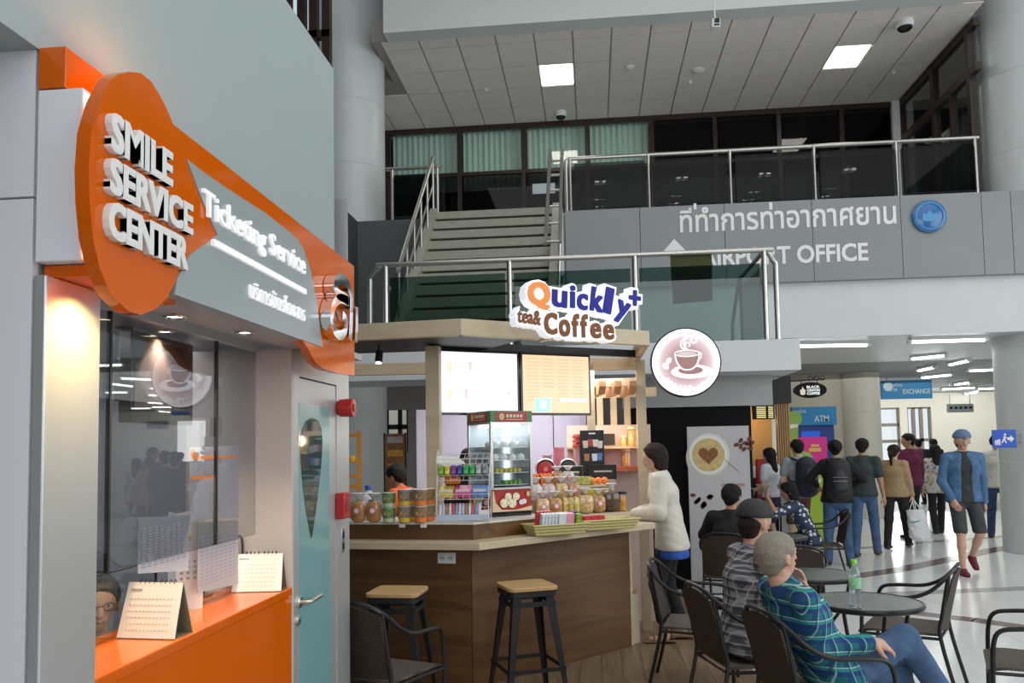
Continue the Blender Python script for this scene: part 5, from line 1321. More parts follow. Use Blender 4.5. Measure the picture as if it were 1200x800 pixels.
# ---- boards and equipment behind
t0 = pY(694, 524, 7.36); zb0_, zb1_ = pY(694, 548, 7.36).z, pY(694, 504, 7.36).z
mk_stand = tag(mk('equipment_counter', MB().prism([((C1+nR*.74+dirR*.9).x, (C1+nR*.74+dirR*.9).y), ((C1+nR*.74+dirR*1.80).x, (C1+nR*.74+dirR*1.80).y), (.185, 7.225), (.185, 7.495), (-.70, 7.495)], UP, .009, zb0_-.10), pale_wood, smooth=False), 'pale back counter inside the kiosk holding the machines', 'counter')
ZQ = zb0_-.10
t = thing('black_menu_board', 'tall black menu board with pictures of drinks', 'menu board', (t0.x, 7.36, ZQ), R(3))
hh_ = zb1_-ZQ
bdo = mk('board', MB().box((-.108, 0, 0), (.108, .02, hh_)), black, t, local=True, smooth=False, bevel=.003)
for i, (u, v, c) in enumerate(((-.06, .72, (.7, .6, .45)), (-.015, .75, (.45, .05, .05)), (.03, .74, (.75, .72, .7)), (.07, .71, (.7, .66, .6)), (-.05, .45, (.45, .2, .1)), (.02, .45, (.75, .78, .85)), (.065, .46, (.10, .25, .6)))):
    mk('drink_picture', MB().prism([(u-.02, v*hh_-.035), (u+.02, v*hh_-.035), (u+.026, v*hh_+.03), (u-.026, v*hh_+.03)], lambda a, b, d: (a, -d, b), .0, .002), M('board_pic_%d' % i, c, .5), bdo, local=True, smooth=False)
mk('heading', MB().box((-.03, -.002, hh_*.92), (.03, 0, hh_*.95)), paper, t, local=True, smooth=False)
for i, (x, y0, y1, wd, lab) in enumerate(((669, 563, 546, .20, 'small black price board in a grey frame'), (706, 561, 545, .23, 'small black sign board below the tall menu board'))):
    Yb = 7.15 if i == 0 else 7.26
    a = pY(x, y0, Yb); b_ = pY(x, y1, Yb); wd *= Yb/6.8; a.z = max(a.z, ZQ+.002)
    t = thing('price_board', lab, 'price board', (a.x, Yb, a.z), R(3))
    mk('board', MB().box((-wd/2, 0, 0), (wd/2, .012, b_.z-a.z)), black, t, local=True, smooth=False)
    mk('frame', MB().tube([(-wd/2, .0, 0), (wd/2, 0, 0), (wd/2, 0, b_.z-a.z), (-wd/2, 0, b_.z-a.z)], .006, 6, True), steel if i == 0 else darkmetal, t, local=True)
    mk('scribble', MB().box((-wd*.3, -.002, (b_.z-a.z)*.5), (wd*.35, 0, (b_.z-a.z)*.62)), M('chalk', (.6, .58, .56), .7), t, local=True, smooth=False)
    mk('foot', MB().box((-wd*.4, 0, ZQ-a.z), (-wd*.36, .01, .004)).box((wd*.36, 0, ZQ-a.z), (wd*.4, .01, .004)), darkmetal, t, local=True, smooth=False)
for i, (x, y, r_, m_, lab) in enumerate(((640, 551, .085, M('machine_red', (.45, .02, .03), .25), 'round black machine with a red face beside the steamer'), (666, 548, .075, M('machine_dark', (.04, .03, .03), .3), 'round dark machine behind the price board'))):
    a = pY(x, y, 7.31); r_ *= 1.04; a.z = max(a.z, ZQ+r_+.009)
    t = thing('coffee_grinder', lab, 'machine', (a.x, 7.31, ZQ))
    mk('drum', MB().lathe([(r_, -.06), (r_, .05), (r_*.93, .06)], (0, 0, a.z-ZQ), 28, AX), blackgloss, t, local=True)
    mk('rim', MB().tube([(r_*math.cos(q*PI/14), -.06, a.z-ZQ+r_*math.sin(q*PI/14)) for q in range(28)], .007, 6, True), steel, t, local=True)
    mk('face', MB().lathe([(.001, .066), (r_*.8, .062), (r_*.8, .05)], (0, 0, a.z-ZQ), 28, AX), m_, t, local=True)
    mk('hub', MB().lathe([(.001, .085), (.02, .083), (.02, .06)], (0, 0, a.z-ZQ), 16, AX), M('machine_pink', (.6, .2, .2), .3), t, local=True)
    mk('stand', MB().box((-.04, -.05, 0), (.04, .05, a.z-ZQ-r_*.8)), blackgloss, t, local=True)
pinkp = M('pink_translucent', (.75, .22, .28), .3)
for i, (x, y1, r_, m_, lab) in enumerate(((655, 524, .05, pinkp, 'tall pink plastic canister on the back counter'), (641, 533, .042, M('pale_pink', (.62, .42, .42), .3), 'pale pink canister beside the tall pink one'))):
    a = pY(x, y1, 7.435); h_ = a.z-ZQ
    t = thing('canister', lab, 'canister', (a.x, 7.435, ZQ))
    mk('body', MB().lathe([(r_*.9, 0), (r_*.95, h_*.9), (r_, h_*.91), (r_, h_*.97)], n=24), m_, t, local=True)
    mk('lid', MB().lathe([(r_*1.05, h_*.96), (r_*1.05, h_), (.001, h_)], n=24), m_, t, local=True)
a = pY(677, 508, 7.435); h_ = a.z-ZQ
t = thing('cup_tower', 'tower of clear cups with red lids behind the menu board', 'cup stack', (a.x, 7.435, ZQ))
mk('cups', MB().lathe([(.035, 0), (.045, .02), (.04, .03), (.045, h_*.7)], n=18), M('rosy_cup', (.55, .30, .30), .2), t, local=True)
for k in range(3): mk('red_lid', MB().lathe([(.05, h_*(.70+.1*k)), (.052, h_*(.74+.1*k)), (.04, h_*(.79+.1*k)), (.001, h_*(.8+.1*k))], n=18), M('lid_red', (.55, .08, .05), .3), t, local=True)
for i, (x, y0, y1, r_) in enumerate(((742, 523, 500, .05), (731, 523, 511, .03), (734, 545, 520, .045))):
    a = pY(x, y0, 7.7); b_ = pY(x, y1, 7.7)
    jar('cookie_jar', ['large jar of golden cookies on the wooden kiosk shelf', 'small golden jar on the wooden kiosk shelf', 'lit golden jar on the red kiosk shelf'][i], (a.x, 7.7, pY(715, 523, 7.62).z if i < 2 else ps0), r_, min(b_.z-a.z, pY(715, 523, 7.62).z-.025-ps0) if i == 2 else b_.z-a.z, M('golden_cookie', (.70, .40, .12), .4, noise=.3, ns=40), M('gold_lid', (.75, .55, .3), .3))
a = pY(714, 521, 7.84)
tag(mk('black_sign', MB().box((a.x-.055, 7.835, a.z), (a.x+.055, 7.861, pY(714, 508, 7.84).z)), black), 'small black sign on the pink kiosk panel', 'sign')
point('shelf_lamp', (.25, 7.55, ps1-.1), 2.5, (1, .65, .35), .05)
# ---- glazed side cabinet at the bar end
e0 = pa[0] + dirR*.032
t = thing('side_cabinet', 'pale side cabinet with fruit behind glass at the bar end', 'cabinet', (e0.x, e0.y, 0), math.atan2(nR.y, nR.x))
mk('back', MB().box((.02, -.02, .012), (.36, -.0, .96)), pale_wood, t, local=True, smooth=False)
mk('post', MB().box((.30, -.10, .012), (.36, -.02, .96)), pale_wood, t, local=True, smooth=False)
mk('lower_box', MB().box((.02, -.10, .012), (.30, -.02, .42)), M('cream_box', (.55, .50, .38), .5), t, local=True, smooth=False)
mk('glass_shelf', MB().box((.02, -.10, .66), (.30, -.02, .67)), M('green_glass_shelf', (.40, .50, .38), .1), t, local=True, smooth=False)
Mx = Matrix.Translation((e0.x, e0.y, 0)) @ Matrix.Rotation(math.atan2(nR.y, nR.x), 4, 'Z')
for i in range(5):
    q = Mx @ Vector((.055+i*.052, -.06, .42+.032+(.040 if i % 2 else 0)))
    tag(mk('fruit', MB().ball(q, .033, 12, 8), M('dark_red_fruit', (.22, .02, .04), .35) if i % 2 else M('tan_fruit', (.5, .32, .15), .5)), ['tan fruit in the side cabinet', 'dark red fruit in the side cabinet'][i % 2], 'fruit', ['tan fruit in the cabinet', 'dark red fruit in the cabinet'][i % 2])
# ================================================================== CORRIDOR UNDER THE BALCONY AND FAR END
ZK = ZB
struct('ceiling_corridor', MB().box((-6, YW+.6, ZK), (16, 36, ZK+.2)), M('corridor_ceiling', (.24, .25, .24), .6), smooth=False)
cream = M('cream_wall', (.70, .68, .60), .6)
# far wall with windows
YF = 27.0
def fx(x): return pY(x, 500, YF).x
def fz(y, x=1080): return pY(x, y, YF).z
xw = [fx(1027), fx(1055), fx(1064), fx(1092)]
far = MB()
far.box((-8, YF, 0), (xw[0], YF+.3, ZK)); far.box((xw[1], YF, 0), (xw[2], YF+.3, ZK)); far.box((xw[3], YF, 0), (15, YF+.3, ZK))
far.box((xw[0], YF, 0), (xw[1], YF+.3, .8)); far.box((xw[0], YF, 2.75), (xw[1], YF+.3, ZK)); far.box((xw[2], YF, 2.75), (xw[3], YF+.3, ZK))
struct('wall_far', far, cream, smooth=False)
def fwin(n, x0, x1, z0, z1, vs_, hs):
    mb = MB()
    for x in [x0]+[x0+(x1-x0)*v for v in vs_]+[x1]: mb.box((x-.05, YF+.08, z0), (x+.05, YF+.16, z1))
    for z in [z0]+[z0+(z1-z0)*h for h in hs]+[z1]: mb.box((x0, YF+.08, z-.05), (x1, YF+.16, z+.05))
    o = struct('window_%d' % n, mb, M('far_frame', (.22, .18, .17), .5), smooth=False)
    mk('pane', MB().box((x0, YF+.11, z0), (x1, YF+.12, z1)), gpale, o, smooth=False)
fwin(6, xw[0], xw[1], .8, 2.75, (.0,), (.45, .72))
fwin(7, xw[2], xw[3], 0, 2.75, (.3, .62), (.62,))
struct('wall_right_corridor', MB().box((14, 14.5, 0), (14.2, YF, ZK)), M('green_grey_wall', (.34, .38, .34), .6), smooth=False)
# far left wall behind the kiosk with a bright window
YB = 16.4
xa_, xb2 = pY(452, 500, YB).x, pY(478, 500, YB).x
z0_, z1_ = pY(465, 530, YB).z, pY(465, 480, YB).z
wallb = MB().box((-9, YB, 0), (xa_, YB+.2, ZK)); wallb.box((xb2, YB, 0), (3.0, YB+.2, ZK)); wallb.box((xa_, YB, 0), (xb2, YB+.2, z0_)); wallb.box((xa_, YB, z1_), (xb2, YB+.2, ZK))
struct('wall_behind_kiosk', wallb, M('dim_wall', (.40, .36, .34), .6), smooth=False)
mb = MB().box((xa_, YB+.05, pY(465, 500, YB).z-.05), (xb2, YB+.12, pY(465, 500, YB).z+.05))
for x in (xa_, (xa_+xb2)/2+.05, xb2): mb.box((x-.04, YB+.05, z0_), (x+.04, YB+.12, z1_))
struct('window_8', mb, brownframe, smooth=False)
# round beige column in the corridor
pc_ = pZ(1006, 437.5, ZK)
column((pc_.x, pc_.y), .42, 0, ZK, (1.2, 2.3), 'round beige column beside the cash machine sign', M('beige_column', (.52, .48, .40), .45))
struct('wall_corridor_left', MB().box((4.2, 18.6, 0), (pc_.x+.1, 18.8, ZK)), M('beige_wall', (.46, .40, .31), .6), smooth=False)
# fluorescent fittings
tubeg = M('fluorescent_glow', (1,1,1), .5, emit=(.93, 1, .98), es=9)
FL = [((930,405.5),(1018,404)), ((1066,400.5),(1156,398)), ((1068,420.5),(1108,416.5)), ((1113,427.5),(1136,422.5)), ((1076,434.5),(1095,430.5)), ((1134,434.5),(1168,433)), ((1080,442.5),(1116,439)), ((1103,456),(1143,454)), ((1145,455.5),(1175,454.5)), ((1119,450.5),(1137,448)), ((1131,461.5),(1145,459.5))]
names = ['thin fluorescent tube light beyond the end of the landing slab', 'long fluorescent light just behind the beam beside the round column', 'slanted fluorescent light behind the longest corridor light', 'short bright fluorescent light near the exit sign column', 'short fluorescent light above the blue exchange sign', 'fluorescent light reaching behind the exit sign column', 'flat fluorescent panel over the blue exchange sign', 'long fluorescent light deep in the corridor', 'thin fluorescent light deep in the corridor behind the column', 'small slanted fluorescent light deep in the corridor', 'small low fluorescent light at the far end of the corridor']
for (a_, b_), nm in zip(FL, names):
    p, q = pZ(*a_, ZK-.06), pZ(*b_, ZK-.06); L_ = (q-p).length
    t = thing('fluorescent_light', nm, 'ceiling light', ((p.x+q.x)/2, (p.y+q.y)/2, ZK-.08))
    d_ = (q-p).normalized(); 
    mk('housing', MB().beam(p+Vector((0,0,.04)), q+Vector((0,0,.04)), .12, .05), white, t, smooth=False)
    mk('lamp_tube', MB().tube([p+d_*.03, q-d_*.03], .024, 10), tubeg, t)
    for e_ in (p, q): mk('end_cap', MB().box((e_.x-.03, e_.y-.03, e_.z-.02), (e_.x+.03, e_.y+.03, e_.z+.03)), white, t, smooth=False)
area('corridor_lamps', (6.6, 19.5, ZK-.12), (0, 0, 0), 5, 13, 170, (.95, 1, .98))
area('far_wall_fill', (10.2, 24.6, ZK-.15), (R(55), 0, 0), 7, .5, 120, (1, .98, .93))  # added fill aimed at the far wall to brighten it
area('far_daylight', (9.9, YF-.25, 1.7), (R(90), 0, PI), 3, 2.2, 50, (.95, .98, 1))
# ---- blue hanging signs
bluep = M('blue_sign_panel', (.02, .22, .48), .35); bluel = M('pale_blue_letter', (.62, .72, .78), .5)
def hang_sign(x0, x1, y0, y1, Y, name, label, words, dist_z=None):
    a, b = pY(x0, y0, Y), pY(x1, y1, Y)
    t = thing(name, label, 'sign', ((a.x+b.x)/2, Y, b.z))
    pnl = mk('panel', MB().box((a.x, Y, b.z), (b.x, Y+.12, a.z)), bluep, t, smooth=False, bevel=.006)
    for (s_, fx0, fx1, fz0, fz1) in words:
        w_ = b.x-a.x; h_ = a.z-b.z
        mk('lettering', text_mb(s_, (fx1-fx0)*w_, (fz1-fz0)*h_, .006, .01, (a.x+fx0*w_, Y-.0005, b.z+fz0*h_), (1,0,0), (0,0,1), (0,-1,0)), bluel, pnl, smooth=False)
    return t, a, b
t, a, b = hang_sign(927.5, 981, 477, 497.5, 17.0, 'cash_machine_sign', 'blue ATM sign board on the left of the corridor', [('ATM', .50, .82, .18, .52), ('กรุงไทย', .05, .32, .62, .88), ('KTB', .05, .18, .40, .55)])
mk('side_tab', MB().lathe([(.001, .02), (.16, .02), (.16, 0)], (a.x+.03, 16.98, (a.z+b.z)/2-.05), 20, AX), M('lime_tab', (.30, .50, .08), .4), t)
mk('machine_body', MB().box((a.x+.12, 17.05, 0), (b.x-.05, 17.6, b.z)), M('atm_blue', (.02, .06, .26), .35), t, smooth=False)
mk('machine_screen', MB().box((a.x+.18, 17.03, b.z-.35), (a.x+.55, 17.05, b.z-.12)), M('atm_screen', (.03, .10, .5), .2, emit=(.02, .08, .5), es=.6), t, smooth=False)
t, a, b = hang_sign(1033, 1093, 446, 466.5, 20.3, 'exchange_sign', 'blue EXCHANGE sign hanging from the corridor ceiling', [('EXCHANGE', .42, .96, .26, .52), ('กรุงไทย', .17, .40, .62, .86), ('KTB', .17, .30, .42, .56)])
mk('emblem_disc', MB().lathe([(.001, .01), (.11, .01), (.11, 0)], (a.x+.14, 20.295, (a.z+b.z)/2+.08), 20, AX), bluel, t)
mk('side_panel', MB().box((a.x-.25, 20.4, b.z+.05), (a.x-.02, 20.5, a.z)), bluep, t, smooth=False)
for x in (a.x+.15, b.x-.15): mk('hanger', MB().tube([(x, 20.36, a.z-.01), (x, 20.36, ZK)], .012, 6), steel, t)
p = pY(1126, 483, 22.0)
t = thing('grey_hanging_sign', 'small grey sign with dark pictograms hanging deep in the corridor', 'sign', (p.x, 22, p.z))
mk('panel', MB().box((p.x-.32, 22, p.z), (p.x+.32, 22.06, p.z+.22)), M('sign_grey', (.45, .46, .46), .5), t, smooth=False)
for k in range(5): mk('pictogram', MB().box((p.x-.27+k*.12, 21.99, p.z+.09), (p.x-.20+k*.12, 22, p.z+.15)), black, t, smooth=False)
for x in (-.25, .25): mk('hanger', MB().tube([(p.x+x, 22.03, p.z+.22), (p.x+x, 22.03, ZK)], .012, 6), steel, t)
# ---- blue exit sign on the column
p = pY(1177, 514, 12.06); hw = 12.5/950*12.06; hh2 = 10/950*12.06
t = thing('exit_sign', 'blue running man exit sign with a white arrow on the round column', 'sign', (p.x, 12.06, p.z-hh2))
epl = mk('plate', MB().box((p.x-hw, 12.06, p.z-hh2), (p.x+hw, 12.075, p.z+hh2)), M('exit_blue', (.02, .10, .55), .35), t, smooth=False)
cxr = pY(1157, 220, 12.75).x+RC
for sz in (-.05, .05): mk('bracket', MB().beam((p.x+.10, 12.074, p.z+sz), (cxr-RC*.82, 12.75-RC*.54, p.z+sz), .03, .03), steel, t, smooth=False)
def ex(nm, pts): mk(nm, MB().prism([(p.x+u*.01, p.z+v*.01) for u, v in pts], lambda u, v, d: (u, 12.06-d, v), .0, .004), letw, epl, smooth=False)
ex('arrow', [(4, -2), (8, -2), (8, -5), (13, 0), (8, 5), (8, 2), (4, 2)])
ex('runner_head', disc_poly(1, 6, 1.6, 1.6, 0, 12)); ex('runner_body', [(-1, 4), (1.6, 4), (1.2, -1), (3, -6), (1.4, -6.5), (-.4, -2), (-3, -6), (-4.5, -5.4), (-1.6, 0)]); ex('runner_arm', [(1, 3.6), (4, 1.2), (3.4, .4), (.6, 2.4)])
for k in range(3): ex('stair_bar', [(-13+k*2.6, -7), (-11+k*2.6, -7), (-11+k*2.6, -2+k*.8), (-13+k*2.6, -2+k*.8)])
ex('base_line', [(-13, -8.6), (-5, -8.6), (-5, -7.6), (-13, -7.6)])
# ---- standing banners
lime = M('lime_board', (.38, .55, .04), .5); pinkb = M('pink_board', (.75, .02, .28), .5)
p0, p1 = pY(926, 632, 13.8), pY(974, 632, 13.8); zt1 = pY(950, 512, 13.8).z; zt0 = pY(950, 545, 13.8).z
t = thing('lime_standee', 'lime green and pink advertising board standing in front of the cash machine', 'advertising board', ((p0.x+p1.x)/2, 13.8, 0))
w_ = p1.x-p0.x
mk('lime_panel', MB().prism([(p0.x, 0), (p1.x, 0), (p1.x, zt0-.15), (p0.x+w_*.45, zt0+.12), (p0.x, zt0+.12)], lambda u, v, d: (u, 13.8+d, v), 0, .05), lime, t, smooth=False)
mk('pink_panel', MB().prism([(p0.x+w_*.30, zt0-.04), (p1.x, zt0-.20), (p1.x, zt1), (p0.x+w_*.30, zt1)], lambda u, v, d: (u, 13.81+d, v), 0, .03), pinkb, t, smooth=False)
mk('round_patch', MB().lathe([(.001, .012), (.15, .012), (.15, 0)], (p0.x+w_*.42, 13.8, zt0+.08), 24, AX), M('lime_patch', (.30, .5, .1), .5), t)
mk('gold_mark', MB().box((p0.x+w_*.6, 13.803, zt1-.16), (p0.x+w_*.8, 13.81, zt1-.12)), M('gold_mark', (.75, .5, .1), .5), t, smooth=False)
mk('gold_mark', MB().box((p0.x+w_*.55, 13.803, zt1-.24), (p0.x+w_*.85, 13.81, zt1-.18)), MC['gold_mark'], t, smooth=False)
mk('white_bar', MB().box((p0.x+w_*.45, 13.79, zt0-.28), (p0.x+w_*.8, 13.8, zt0-.22)), paper, t, smooth=False)
mk('orange_bar', MB().box((p0.x+w_*.4, 13.79, zt0-.48), (p0.x+w_*.85, 13.8, zt0-.36)), M('orange_mark', (.75, .35, .03), .5), t, smooth=False)
mk('foot', MB().box((p0.x, 13.6, 0), (p1.x, 14.05, .03)), steel, t, smooth=False)
p0, p1 = pY(915, 560, 15.0), pY(937.5, 560, 15.0); zt1 = pY(926, 497, 15.0).z
t = thing('green_standee', 'narrow green and white banner stand beside the coffee stall', 'banner stand', ((p0.x+p1.x)/2, 15, 0))
mk('panel', MB().box((p0.x, 15, .03), (p1.x, 15.03, zt1)), M('banner_green', (.28, .45, .08), .5), t, smooth=False)
mk('white_head', MB().prism([(p0.x, zt1-.12), (p1.x, zt1-.05), (p1.x, zt1), (p0.x, zt1)], lambda u, v, d: (u, 15-d, v), 0, .005), paper, t, smooth=False)
mk('white_mark', MB().box((p0.x+.08, 14.993, zt1-.45), (p0.x+.24, 15, zt1-.33)), paper, t, smooth=False)
mk('foot', MB().box((p0.x-.05, 14.85, 0), (p1.x+.05, 15.2, .03)), steel, t, smooth=False)
# ---- black coffee stall with oval bracket sign
YC = 13.3
xl, xr2 = pY(880, 480, YC).x, pY(928, 480, YC).x; xm = pY(902, 480, YC).x
sl_ = thing('coffee_stall', 'black and wood coffee stall with a warm lit interior under the balcony', 'stall', ((xl+xr2)/2, YC+.8, 0))
zt1 = pY(915, 440, YC).z; zt0 = pY(915, 472, YC).z
mk('black_header', MB().box((xl-.6, YC, zt0), (xr2, YC+.5, zt1)), black, sl_, smooth=False)
wsl = wood('stall_slat_wood', (.30, .15, .05), (.48, .26, .10), 'Z', 2, .4)
xs0, xs1 = pY(912, 520, YC).x, pY(928, 520, YC).x
for k in range(6):
    x = xs0+(xs1-xs0)*k/6; mk('slat', MB().box((x+.004, YC+.05, 0), (x+(xs1-xs0)/6-.006, YC+.09, zt0)), wsl, sl_, smooth=False)
mk('slat_backing', MB().box((xs0, YC+.09, 0), (xs1, YC+.12, zt0)), black, sl_, smooth=False)
mk('rear_wall', MB().box((xl-1.2, YC+1.4, 0), (xs1, YC+1.45, zt0)), M('warm_stall_wall', (.55, .33, .12), .5), sl_, smooth=False)
mk('service_counter', MB().box((xl-.6, YC+.1, 0), (xs0-.01, YC+.5, pY(900, 560, YC).z)), black, sl_, smooth=False)
mk('steel_rail', MB().tube([(pY(884, 568, YC).x, YC-.15, pY(884, 568, YC).z), (pY(930, 568, YC).x, YC-.15, pY(930, 568, YC).z)], .022, 8), steel, sl_)
mk('steel_box', MB().box((pY(914, 600, YC).x, YC-.1, 0), (pY(930, 600, YC).x, YC+.04, pY(920, 572, YC).z)), M('stall_steel', (.42, .43, .43), .4, .6), sl_, smooth=False)
bd = mk('menu_board', MB().box((pY(884, 480, YC+.3).x, YC+.5, pY(898, 491, YC+.5).z), (pY(911, 480, YC+.3).x, YC+.54, zt0)), black, sl_, smooth=False)
zz0, zz1 = pY(898, 491, YC+.5).z, zt0; xx0 = pY(885, 480, YC+.5).x
for r_ in range(6):
    for c_ in range(2):
        z = zz1-.03-(zz1-zz0-.04)*r_/6; mk('menu_line', MB().box((xx0+.02+c_*.19, YC+.494, z-.022), (xx0+.02+c_*.19+(.15 if c_ == 0 else .08), YC+.5, z)), M('menu_glow', (.8, .7, .3), .5, emit=(.85, .72, .3), es=.7), sl_, smooth=False)
for k in range(5):
    x = xx0-.10+k*.085; zc_ = pY(900, 560, YC).z
    o = tag(mk('takeaway_cup', MB().lathe([(.028, 0), (.038, .16), (.04, .165), (.036, .18), (.001, .18)], (x, YC+.3, zc_), 12), [white, M('cup_brown', (.25, .14, .08), .5)][k % 2]), ['white takeaway cup on the coffee stall counter', 'brown takeaway cup on the coffee stall counter'][k % 2], 'cup', ['white cups on the stall', 'brown cups on the stall'][k % 2])
p = pY(893, 545, YC-.05)
tag(mk('red_bin', MB().box((p.x-.1, YC-.12, 0), (p.x+.1, YC-.02, p.z+.1)), M('stall_red', (.35, .02, .02), .5), bevel=.02), 'dark red box in front of the coffee stall counter', 'box')
point('stall_lamp', (xl+.1, YC+.9, zt0-.2), 12, (1, .62, .25), .1)
oc = pY(949, 457, YC)
t = thing('oval_bracket_sign', 'black oval coffee sign hanging from a curled iron bracket', 'sign', (oc.x, YC, oc.z-.14))
ovl = mk('oval', MB().prism(disc_poly(oc.x, oc.z, .255, .125, 0, 36), lambda u, v, d: (u, YC+d, v), -.03, .03), blackgloss, t, angle=30)
ow_ = M('oval_white', (.85, .85, .85), .5, emit=(1, 1, 1), es=.45)
for k, s_ in enumerate(('BLACK', 'CANYON', 'COFFEE')):
    mk('lettering', text_mb(s_, .20, .042, .006, .03, (oc.x-.055, YC-.03, oc.z+.028-k*.052), (1,0,0), (0,0,1), (0,-1,0)), ow_, ovl, smooth=False)
mk('cup_emblem', MB().prism([(-.16, .0), (-.13, .02), (-.12, .06), (-.10, .02), (-.075, 0), (-.08, -.06), (-.10, -.075), (-.14, -.075), (-.155, -.06)], lambda u, v, d: (oc.x+u, YC-.03-d, oc.z+v), 0, .006), M('oval_cream', (.75, .68, .5), .5, emit=(.8, .7, .5), es=.3), ovl, smooth=False)
zbk = pY(949, 446, YC).z
mk('bracket_bar', MB().tube([(xr2-.02, YC, zbk), (oc.x+.24, YC, zbk+.02)], .012, 8), black, t)
for dx in (-.13, .12): mk('hook', MB().tube([(oc.x+dx, YC, zbk), (oc.x+dx, YC, oc.z+.10)], .008, 6), black, t)
for dx in (.02, .11, .20): mk('curl', MB().tube([(oc.x+dx+.035*math.cos(q*PI/6), YC, zbk+.04+.035*math.sin(q*PI/6)) for q in range(12)], .007, 6, True), black, t)
# ---- coffee poster board under the landing
YP = 9.25
q0, q1 = pY(805, 500, YP), pY(884, 690, YP)
PW = q1.x-q0.x; zt1 = q0.z; zbm = .02
t = thing('coffee_poster', 'tall white poster board with a cup of coffee and beans', 'poster', ((q0.x+q1.x)/2, YP, 0))
pbd = mk('board', MB().box((q0.x, YP, zbm), (q1.x, YP+.04, zt1)), M('poster_white', (.44, .44, .46), .35, noise=.03, ns=3), t, smooth=False)
mk('foot', MB().box((q0.x+.05, YP-.12, .0), (q0.x+.12, YP+.2, .02)).box((q1.x-.12, YP-.12, 0), (q1.x-.05, YP+.2, .02)).box((q0.x+.05, YP+.002, 0), (q1.x-.05, YP+.038, .025)), black, t, smooth=False)
def pp_(x, y): a = pY(x, y, YP); return (a.x, a.z)
sc_ = YP/950
def pd(nm, cx, cy, rx, ry, m_, d0, d1, rot=0, n=36): 
    X, Z = pp_(cx, cy); mk(nm, MB().prism([(X+u, Z+v) for u, v in disc_poly(0, 0, rx*sc_, ry*sc_, rot, n)], lambda u, v, d: (u, YP-d, v), d0, d1), m_, pbd, smooth=False)
pd('saucer', 833, 536, 28, 29, M('print_saucer', (.45, .45, .44), .5), 0, .001)
pd('saucer_ring', 831, 532, 23, 24, M('print_saucer2', (.62, .62, .60), .5), .001, .002)
pd('cup_rim', 830, 532, 21, 22, M('print_cup', (.72, .71, .68), .5), .002, .003)
pd('coffee_foam', 830, 533, 18.5, 19, M('print_foam', (.52, .40, .16), .5, noise=.15, ns=20), .003, .004)
br_ = M('print_cocoa', (.20, .07, .02), .6, noise=.4, ns=60)
hx, hz = pp_(830, 533)
hp_ = []
for k in range(28):
    a_ = 2*PI*k/28; hp_.append((hx + .0068*16*math.sin(a_)**3, hz + .0068*(13*math.cos(a_)-5*math.cos(2*a_)-2*math.cos(3*a_)-math.cos(4*a_))))
mk('cocoa_heart', MB().prism(hp_, lambda u, v, d: (u, YP-d, v), .004, .005), br_, t, smooth=False)
mk('spoon', MB().beam((*[pp_(850, 538)[0]], YP-.003, pp_(850, 538)[1]), (pp_(866, 552)[0], YP-.003, pp_(866, 552)[1]), .004, .012, (0, 1, 0)), M('print_spoon', (.4, .36, .3), .5), t, smooth=False)
bean = M('print_bean', (.10, .025, .015), .5)
for k, (x, y, r_) in enumerate(((863,521,.3),(868,516,.9),(873,519,.2),(878,514,1.2),(877,520,.5),(872,526,.8),(879,525,.1),(868,523,1.4),(881,519,.6))): pd('bean', x, y, 3.4, 2.2, bean, .001, .003, r_, 12)
for k in range(12): pd('bean', 812+(k*7 % 22), 580+(k*5 % 14), 3.2, 2.2, bean, .001, .003, k, 10)
mk('caption', MB().box((pp_(845, 570)[0], YP-.002, pp_(845, 570)[1]), (pp_(873, 566)[0], YP, pp_(873, 566)[1])), M('print_brown', (.40, .22, .18), .5), t, smooth=False)
mk('caption_line', MB().box((pp_(845, 573)[0], YP-.002, pp_(845, 573)[1]), (pp_(884, 572)[0], YP, pp_(884, 572)[1])), M('print_grey', (.35, .35, .35), .5), t, smooth=False)
# ---- roll-up banner, orange rack behind the kiosk at left
p = pY(462, 545, 10.2); zt1 = pY(462, 508, 10.2).z
t = thing('rollup_banner', 'brown and orange roll-up banner behind the noodle cups', 'banner stand', (p.x, 10.2, 0))
mk('cloth', MB().box((p.x-.12, 10.2, .05), (p.x+.14, 10.215, zt1)), M('banner_brown', (.30, .13, .05), .6, noise=.35, ns=6), t, smooth=False)
for k, c in enumerate(((.5, .45, .45), (.62, .32, .05), (.55, .30, .12), (.45, .12, .03))): mk('print_patch', MB().box((p.x-.09, 10.196, zt1-.12-k*.17), (p.x+.11, 10.2, zt1-.04-k*.17)), M('banner_patch_%d' % k, c, .6, noise=.3, ns=12), t, smooth=False)
mk('frame', MB().tube([(p.x-.13, 10.21, .04), (p.x-.13, 10.21, zt1+.01), (p.x+.15, 10.21, zt1+.01), (p.x+.15, 10.21, .04)], .012, 6), darkmetal, t)
mk('base', MB().box((p.x-.15, 10.1, 0), (p.x+.17, 10.32, .05)), darkmetal, t, smooth=False)
p = pY(414, 540, 8.6)
ob = M('orange_rack_wood', (.65, .28, .05), .5)
t = thing('orange_rack', 'orange wooden rack seen beside the red call point', 'rack', (p.x, 8.6, 0))
for x in (-.30, .06): mk('upright', MB().box((p.x+x-.02, 8.6, 0), (p.x+x+.02, 8.64, pY(414, 505, 8.6).z)), ob, t, smooth=False)
for y in (510, 540, 558, 570): z = pY(414, y, 8.6).z; mk('crossbar', MB().box((p.x-.30, 8.59, z-.02), (p.x+.06, 8.62, z+.02)), ob, t, smooth=False)
mk('yellow_bag', pillow(MB(), (p.x, 8.56, pY(414, 540, 8.6).z+.02), .07, .06, .08), M('yellow_pack', (.75, .45, .03), .4), t)
